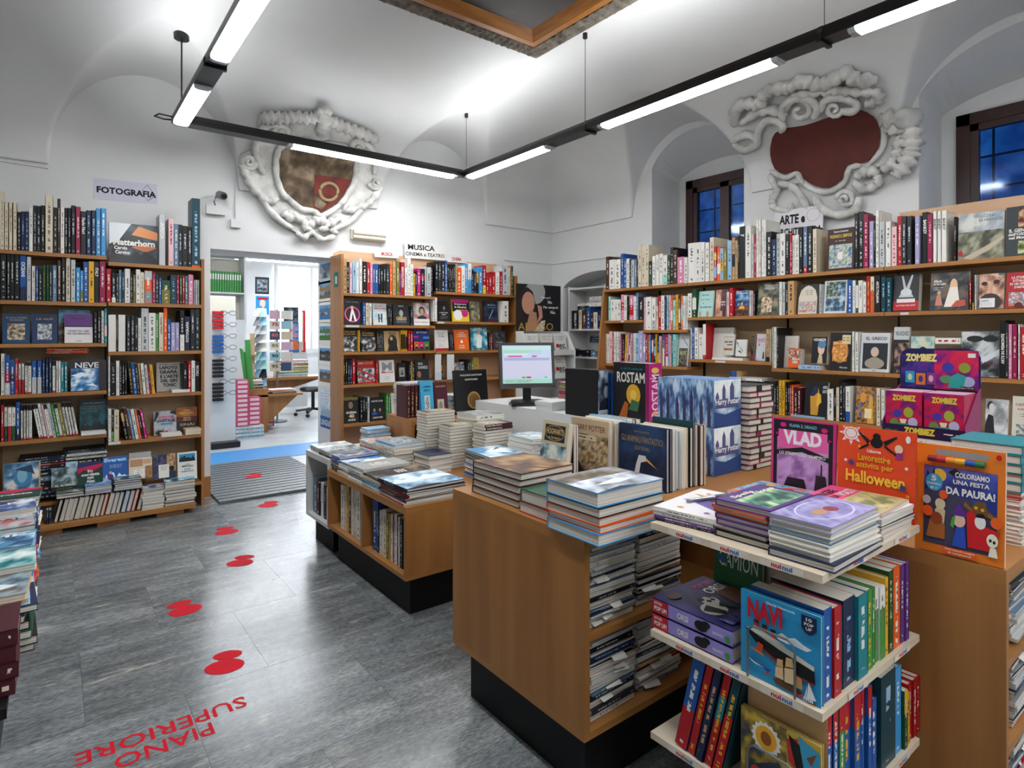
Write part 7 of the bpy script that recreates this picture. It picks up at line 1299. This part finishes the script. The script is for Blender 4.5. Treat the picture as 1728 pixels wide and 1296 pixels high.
# photo cards and a poster stuck on the door reveal
for i, (y0, y1) in enumerate(((180, 252), (268, 332), (364, 430), (458, 528), (556, 624), (652, 724))):
    A, B = onX(C_[0] + 533 / C_[2], C_[1] + y0 / C_[2], dX1 - .001), onX(C_[0] + 600 / C_[2], C_[1] + y1 / C_[2], dX1 - .001)
    w_, h_ = A.y - B.y, A.z - B.z; t = thing('photo_card', ('grey peak', 'brown mountain', 'blue lake valley', 'green pasture', 'dark gorge', 'rocky village')[i] + ' photo card on the door reveal', 'photo', (dX1 - .001, A.y, B.z), 0, 'photo cards on the door reveal')
    T = frame(0, 0, 0, (0, -1, 0), (0, 0, 1), (-1, 0, 0)); MB().box(0, w_, -.03, h_ + .03, -.0006, 0, 'w', T).obj('card', 'matt', t)
    q = MB(); draw(q, 'n 8 4 92 96 #2a3a44 #6a7a84 #b4c0c8 %d 3;r 8 62 92 96 #5f94c0;m 8 50 92 92 %s %d;r 8 4 92 %d %s' % (i, ['g', '#8a6a4a', '#4a6a8a', '#4a6a3a', '#2a2a2a', '#5a4a3a'][i], i + 1, [20, 26, 34, 36, 30, 30][i], ['lg', '#6a5a3a', '#2a6a9a', '#3f6a2a', '#3a3a2a', '#7a5a3a'][i]), T, w_, h_); q.obj('picture', 'matt', t)
A, B = onX(C_[0] + 540 / C_[2], C_[1] + 738 / C_[2], dX1 - .001), onX(C_[0] + 594 / C_[2], C_[1] + 942 / C_[2], dX1 - .001); w_, h_ = A.y - B.y, A.z - B.z
t = thing('wall_poster', 'blue and white poster low on the door reveal', 'poster', (dX1 - .001, A.y, B.z)); T = frame(0, 0, 0, (0, -1, 0), (0, 0, 1), (-1, 0, 0)); MB().box(0, w_, 0, h_, -.0006, 0, '#c8d0d8', T).obj('sheet', 'matt', t)
q = MB(); draw(q, 'n 4 20 96 96 #c8d4dc #a9c0d0 #e0e4e4 3 3;r 4 4 96 32 #1f5a9a;t LINGUE 10 10 90 24 w;l 10 70 90 90 3 b #d0d8e0;m 8 32 92 60 #8fa8bc 4', T, w_, h_); q.obj('poster_print', 'matt', t)
# eyeglasses board
A, B = q3(40, 320, 8.0), q3(155, 985, 8.0)
gb = thing('glasses_display', 'white eyeglasses board with coloured cases left in the doorway view', 'display', (A.x, 8.0, 0)); w_ = B.x - A.x
bx('board', 0, w_, 0, .03, .07, A.z, 'white', gb); bx('foot_tray', -.02, w_ + .02, -.16, .05, 0.0045, .07, 'black', gb); bx('top_sign', .02, w_ - .02, -.004, -.001, A.z - .2, A.z - .02, 'beige', gb)
for k, (c, n_, y0) in enumerate((('r', 5, 390), ('b', 5, 498), ('k', 5, 608), ('k', 5, 715))):
    for i in range(n_):
        z0 = q3(90, y0 + i * 17.5 + 14, 8.0).z; MB().box(.02, .14, -.05, -.0005, z0, z0 + .03, c).obj('glasses_case', 'print', gb)
for k in range(8):
    z0 = q3(100, 400 + k * 52, 8.0).z; g_ = MB()
    for s_ in (-1, 1): g_.tube([(w_ * .68 + s_ * .055 + .042 * math.cos(a_), -.03, z0 + .026 * math.sin(a_)) for a_ in [2 * PI * j / 12 for j in range(12)]], .003, 4, closed=True)
    g_.tube([(w_ * .68 - .016, -.03, z0), (w_ * .68 + .016, -.03, z0)], .003, 4); g_.obj('glasses', 'dmetal', gb)
# cupboard with green files
A, B = q3(60, 158, 9.3), q3(205, 365, 9.3); cu = thing('cupboard', 'white cupboard with green files beyond the doorway', 'cupboard', (A.x - .1, 9.3, 0)); w_ = B.x - A.x + .1
bx('carcass', 0, w_, .02, .3, 0, 1.6, 'white', cu); bx('side', 0, .03, 0, .35, 1.6, 2.55, 'white', cu); bx('side', w_ - .03, w_, 0, .35, 1.6, 2.55, 'white', cu); bx('top', 0, w_, 0, .35, 2.52, 2.55, 'white', cu); bx('shelf', .03, w_ - .03, 0, .35, B.z + .16, B.z + .18, 'white', cu); bx('back', .03, w_ - .03, .3, .34, 1.6, 2.5, 'beige', cu)
for i in range(13):
    o = thing('file', 'green file, %s from left in white cupboard beyond the doorway' % ordn(i + 1), 'file', (A.x - .06 + i * (w_ - .1) / 13, 9.32, B.z + .1805), 0, 'green files'); MB().box(0, .026, 0, .07, 0, .3, 'gr').obj('cover', 'print', o); MB().box(.004, .022, -.001, 0, .18, .26, 'w').obj('spine_label', 'matt', o)
# pink boxes, white parcels, tables
KIND[0] = 'paperback'
A = q3(158, 930, 7.9)
for c_, (x0, n_, y_) in enumerate(((158, 10, 8.5), (214, 6, 8.56), (280, 4, 9.2))):
    P = q3(x0, 930, y_)
    for i in range(n_):
        o = thing('pink_box', 'pink box, %s from bottom of %s pink stack beyond the doorway' % (ordn(i + 1), ('tall', 'short', 'back')[c_]), 'box', (P.x, y_, .16 + i * .062 if c_ < 2 else .02 + i * .062), 0, 'pink boxes')
        MB().box(0, .16, 0, .22, 0, .06, '#c04a6a').obj('carton', 'print', o); MB().box(.02, .14, -.001, 0, .012, .048, '#e0c0c8').obj('box_label', 'matt', o)
P = q3(160, 975, 8.5); stack(P.x + .17, 8.63, 0.0005, .24, .36, 'lb:24 w:24 lb:26 w:24 lb:28 w:26', PI / 2, 'pale blue pile under pink stacks', 'pale pile beyond the doorway', 2)
P = q3(215, 780, 8.8); wt = thing('wooden_table', 'beech table with magazines beyond the doorway', 'table', (P.x, 8.8, 0))
bx('end_panel', 0, .26, 0, .4, 0, .62, 'wood', wt); bx('top', 0, .75, 0, .5, .5, .53, 'woodh', wt); MB().prism([(.26, .1), (.7, .5), (.26, .5)], 0, .03, T=frame(0, .1, 0, (1, 0, 0), (0, 0, 1), (0, -1, 0))).obj('bracket', 'wood', wt)
KIND[0] = 'magazine'
stack(P.x + .5, 9.03, .5305, .25, .36, 'w:8 r:7 lg:8 w:9 w:8 o:6 w:9', PI / 2, 'loose pile on table beyond the doorway', 'magazines beyond the doorway', 6, .02, hard=False); stack(P.x + .11, 9.0, .6205, .2, .22, 'k:20 w:16 k:22 w:18 lp:16 w:20', PI / 2, 'small pile on table end beyond the doorway', 'magazines beyond the doorway', 4)
P = q3(345, 760, 10.3); w2 = thing('wooden_table', 'second beech table with coloured pads, farther beyond the doorway', 'table', (P.x, 10.3, 0)); bx('top', -.3, .9, 0, .6, .62, .66, 'woodh', w2); bx('end_panel', -.3, -.26, .05, .55, 0, .62, 'wood', w2); MB().prism([(-.26, .3), (.85, .62), (-.26, .62)], 0, .03, T=frame(0, .2, 0, (1, 0, 0), (0, 0, 1), (0, -1, 0))).obj('bracket', 'wood', w2)
stack(P.x + .3, 10.55, .6605, .3, .5, 'w:20 lb:20 w:24 gr:18 w:20 y:22 w:20 gr:20 w:24 y:20 r:20 w:24 p:18 w:20', PI / 2, 'coloured pad pile on far table', 'pads on far table', 3, hard=False)
oc = thing('office_chair', 'black castor base of an office chair under the far table', 'chair', (P.x + .55, 10.15, 0)); MB().lathe([(.03, .1), (.03, .4), (.02, .42)], n=10).obj('column', 'black', oc)
for i in range(5):
    a_ = 2 * PI * i / 5 + .3; MB().tube([(0, 0, .12), (.28 * math.cos(a_), .28 * math.sin(a_), .09)], .02, 8).obj('spoke', 'black', oc); MB().lathe([(.03, -.02), (.03, .02)], n=12, T=Matrix.Translation((.28 * math.cos(a_), .28 * math.sin(a_), .032)) @ Matrix.Rotation(PI / 2, 4, 'X')).obj('castor', 'black', oc)
MB().lathe([(.2, .42), (.22, .45), (.2, .48)], n=18).obj('seat', 'black', oc)
# green map rolls
for i in range(2):
    P = q3(222 - i * 8, 712, 8.7); o = thing('map_roll', '%s green map roll leaning beyond the doorway' % ('front' if i == 0 else 'rear'), 'map roll', (P.x, 8.66 + i * .08, .65), 0, 'green map rolls'); MB().tube([(0, 0, 0), (-.04 - i * .02, .05, .75 - i * .2)], .035, 12, 'gr').obj('roll', 'print', o); MB().tube([(-.0355, .0437, .66 - i * .17), (-.04 - i * .02, .05, .76 - i * .2)], .037, 12, 'w').obj('end_cap', 'print', o)
# revolving card rack with birthday cards
P = q3(345, 660, 9.75); cr = thing('card_rack', 'revolving rack of birthday cards beyond the doorway', 'card rack', (P.x, 9.75, 0)); zt_ = q3(345, 385, 9.75).z; zb_ = q3(345, 665, 9.75).z
MB().tube([(0, 0, 0), (0, 0, zt_)], .015, 8).obj('pole', 'metal', cr); MB().lathe([(.15, 0), (.15, .02), (.03, .04)], n=18).obj('foot', 'metal', cr)
hh = (zt_ - zb_) / 6
for r_ in range(6):
    for c in range(2):
        T = Matrix.Translation((-.16 + c * .17, -.17, zb_ + hh * r_)); o = MB().box(0, .155, 0, .004, .01, hh - .02, ['#c8b8a0', '#8fb4bc', '#d8d0c4', '#3a4a6a', '#d0c4b8', '#c8a0b0'][(r_ + c * 3) % 6], T).obj('card', 'matt', cr)
        if c == 0 and r_ < 5:
            q = MB(); draw(q, 't %s 18 36 82 70 %s .03' % (['95', '90', '85', '60', '75'][r_], ['dg', 'k2', 'ol', 'o', 'r'][r_]), Matrix.Translation((-.16, -.171, zb_ + hh * r_)) @ frame(0, 0, 0, (1, 0, 0), (0, 0, 1), (0, -1, 0)), .155, hh); q.obj('card_number', 'matt', cr)
    for k in range(4): MB().box(.19 + k * .015, .194 + k * .015, -.16 + k * .06, -.1 + k * .06, zb_ + hh * r_ + .01, zb_ + hh * (r_ + 1) - .02, ['w', 'lg', 'c', 'w'][k]).obj('card', 'matt', cr)
# magazine spinner, posters and banner
P = q3(232, 690, 9.9); ms = thing('brochure_rack', 'metal brochure rack with tilted booklets beyond the doorway', 'rack', (P.x + .2, 10.15, 0)); MB().tube([(0, 0, 0), (0, 0, 1.85)], .012, 8).obj('pole', 'metal', ms); MB().lathe([(.13, 0), (.13, .02), (.02, .04)], n=16).obj('foot', 'metal', ms)
random.seed(21)
for r_ in range(9):
    for k in range(3): a_ = k * 1.1 - 1.2; MB().box(0, .12, 0, .01, 0, .16, random.choice(['lg', 'w', 'w', 'lb', 'g', 'k2', 'mi']), Matrix.Translation((.1 * math.sin(a_) - .05, -.1 * math.cos(a_), .55 + r_ * .14)) @ Matrix.Rotation(a_, 4, 'Z') @ Matrix.Rotation(-.5, 4, 'X')).obj('booklet', 'matt', ms)
def poster(x0, y0, x1, y1, Y, base, art, label):
    A, B = q3(x0, y0, Y), q3(x1, y1, Y); t = thing('wall_poster', label, 'poster', (A.x, Y, B.z)); T = frame(0, 0, 0, (1, 0, 0), (0, 0, 1), (0, -1, 0)); MB().box(0, B.x - A.x, 0, A.z - B.z, -.01, 0, base, T).obj('sheet', 'matt', t); q = MB(); draw(q, art, T, B.x - A.x, A.z - B.z); q.obj('poster_print', 'matt', t)
poster(245, 235, 308, 315, 11.0, '#2a3038', 'r 12 14 88 86 #8a949c;n 16 18 84 82 #2a3038 #6a747c #a9b0b4 4 3', 'dark framed poster high beyond the doorway')
poster(248, 322, 308, 408, 10.9, '#2f8fc8', 'e 50 60 22 24 #d8c8b8;t NEWS 20 16 80 30 w;r 10 80 90 92 r', 'blue poster below the dark framed poster')
poster(375, 372, 442, 470, 10.8, '#1f2a34', 'n 6 6 94 94 #10161c #2a3a44 #5f7078 4 3', 'dark poster behind the card rack'); poster(400, 445, 445, 580, 10.6, '#2a5a94', 'n 4 40 96 96 #1f4a84 #5f94c8 #b8502a 4 3;m 4 10 96 60 #b85a2a 3', 'orange mountain poster behind the card rack'); poster(458, 388, 474, 578, 10.7, '#b81a2c', 'r 4 4 30 96 #d8d0c0', 'narrow red banner beside the bright window')
sw = thing('cardboard_stand', 'white cardboard stand between card rack and red banner', 'stand', (q3(405, 680, 11.6).x, 11.6, 0)); bx('column', 0, .32, 0, .3, 0, q3(420, 585, 11.6).z, 'white', sw); bx('crown', .02, .3, .0, .02, q3(420, 585, 11.6).z, q3(420, 530, 11.6).z, 'beige', sw)
bk = thing('paperback_shelf', 'low pale shelf with paperbacks behind the brochure rack', 'shelf', (q3(160, 700, 9.6).x, 9.7, 0)); bx('carcass', 0, .32, .14, .3, 0, 1.4, 'woodback', bk)
for z0 in (.35, .7, 1.05): bx('shelf', 0, .32, -.03, .139, z0, z0 + .02, 'woodh', bk)
KIND[0] = 'paperback'
reg('Y', -9, 9, [.72, 1.07, 1.42], 9.72)
for z0 in (.3705, .7205, 1.0705): row('Y', 9.72, z0, C_, 158, 'w:166:%d c:172:%d br:178:%d lg:184:%d w:192:%d st:198:%d' % (([668, 572, 478][int((z0 - .3) / .35)],) * 6), 'shelf at height %s behind the brochure rack' % ('low', 'middle', 'upper')[int((z0 - .3) / .35)], 'paperbacks behind the brochure rack', inset=0, dep=.1)
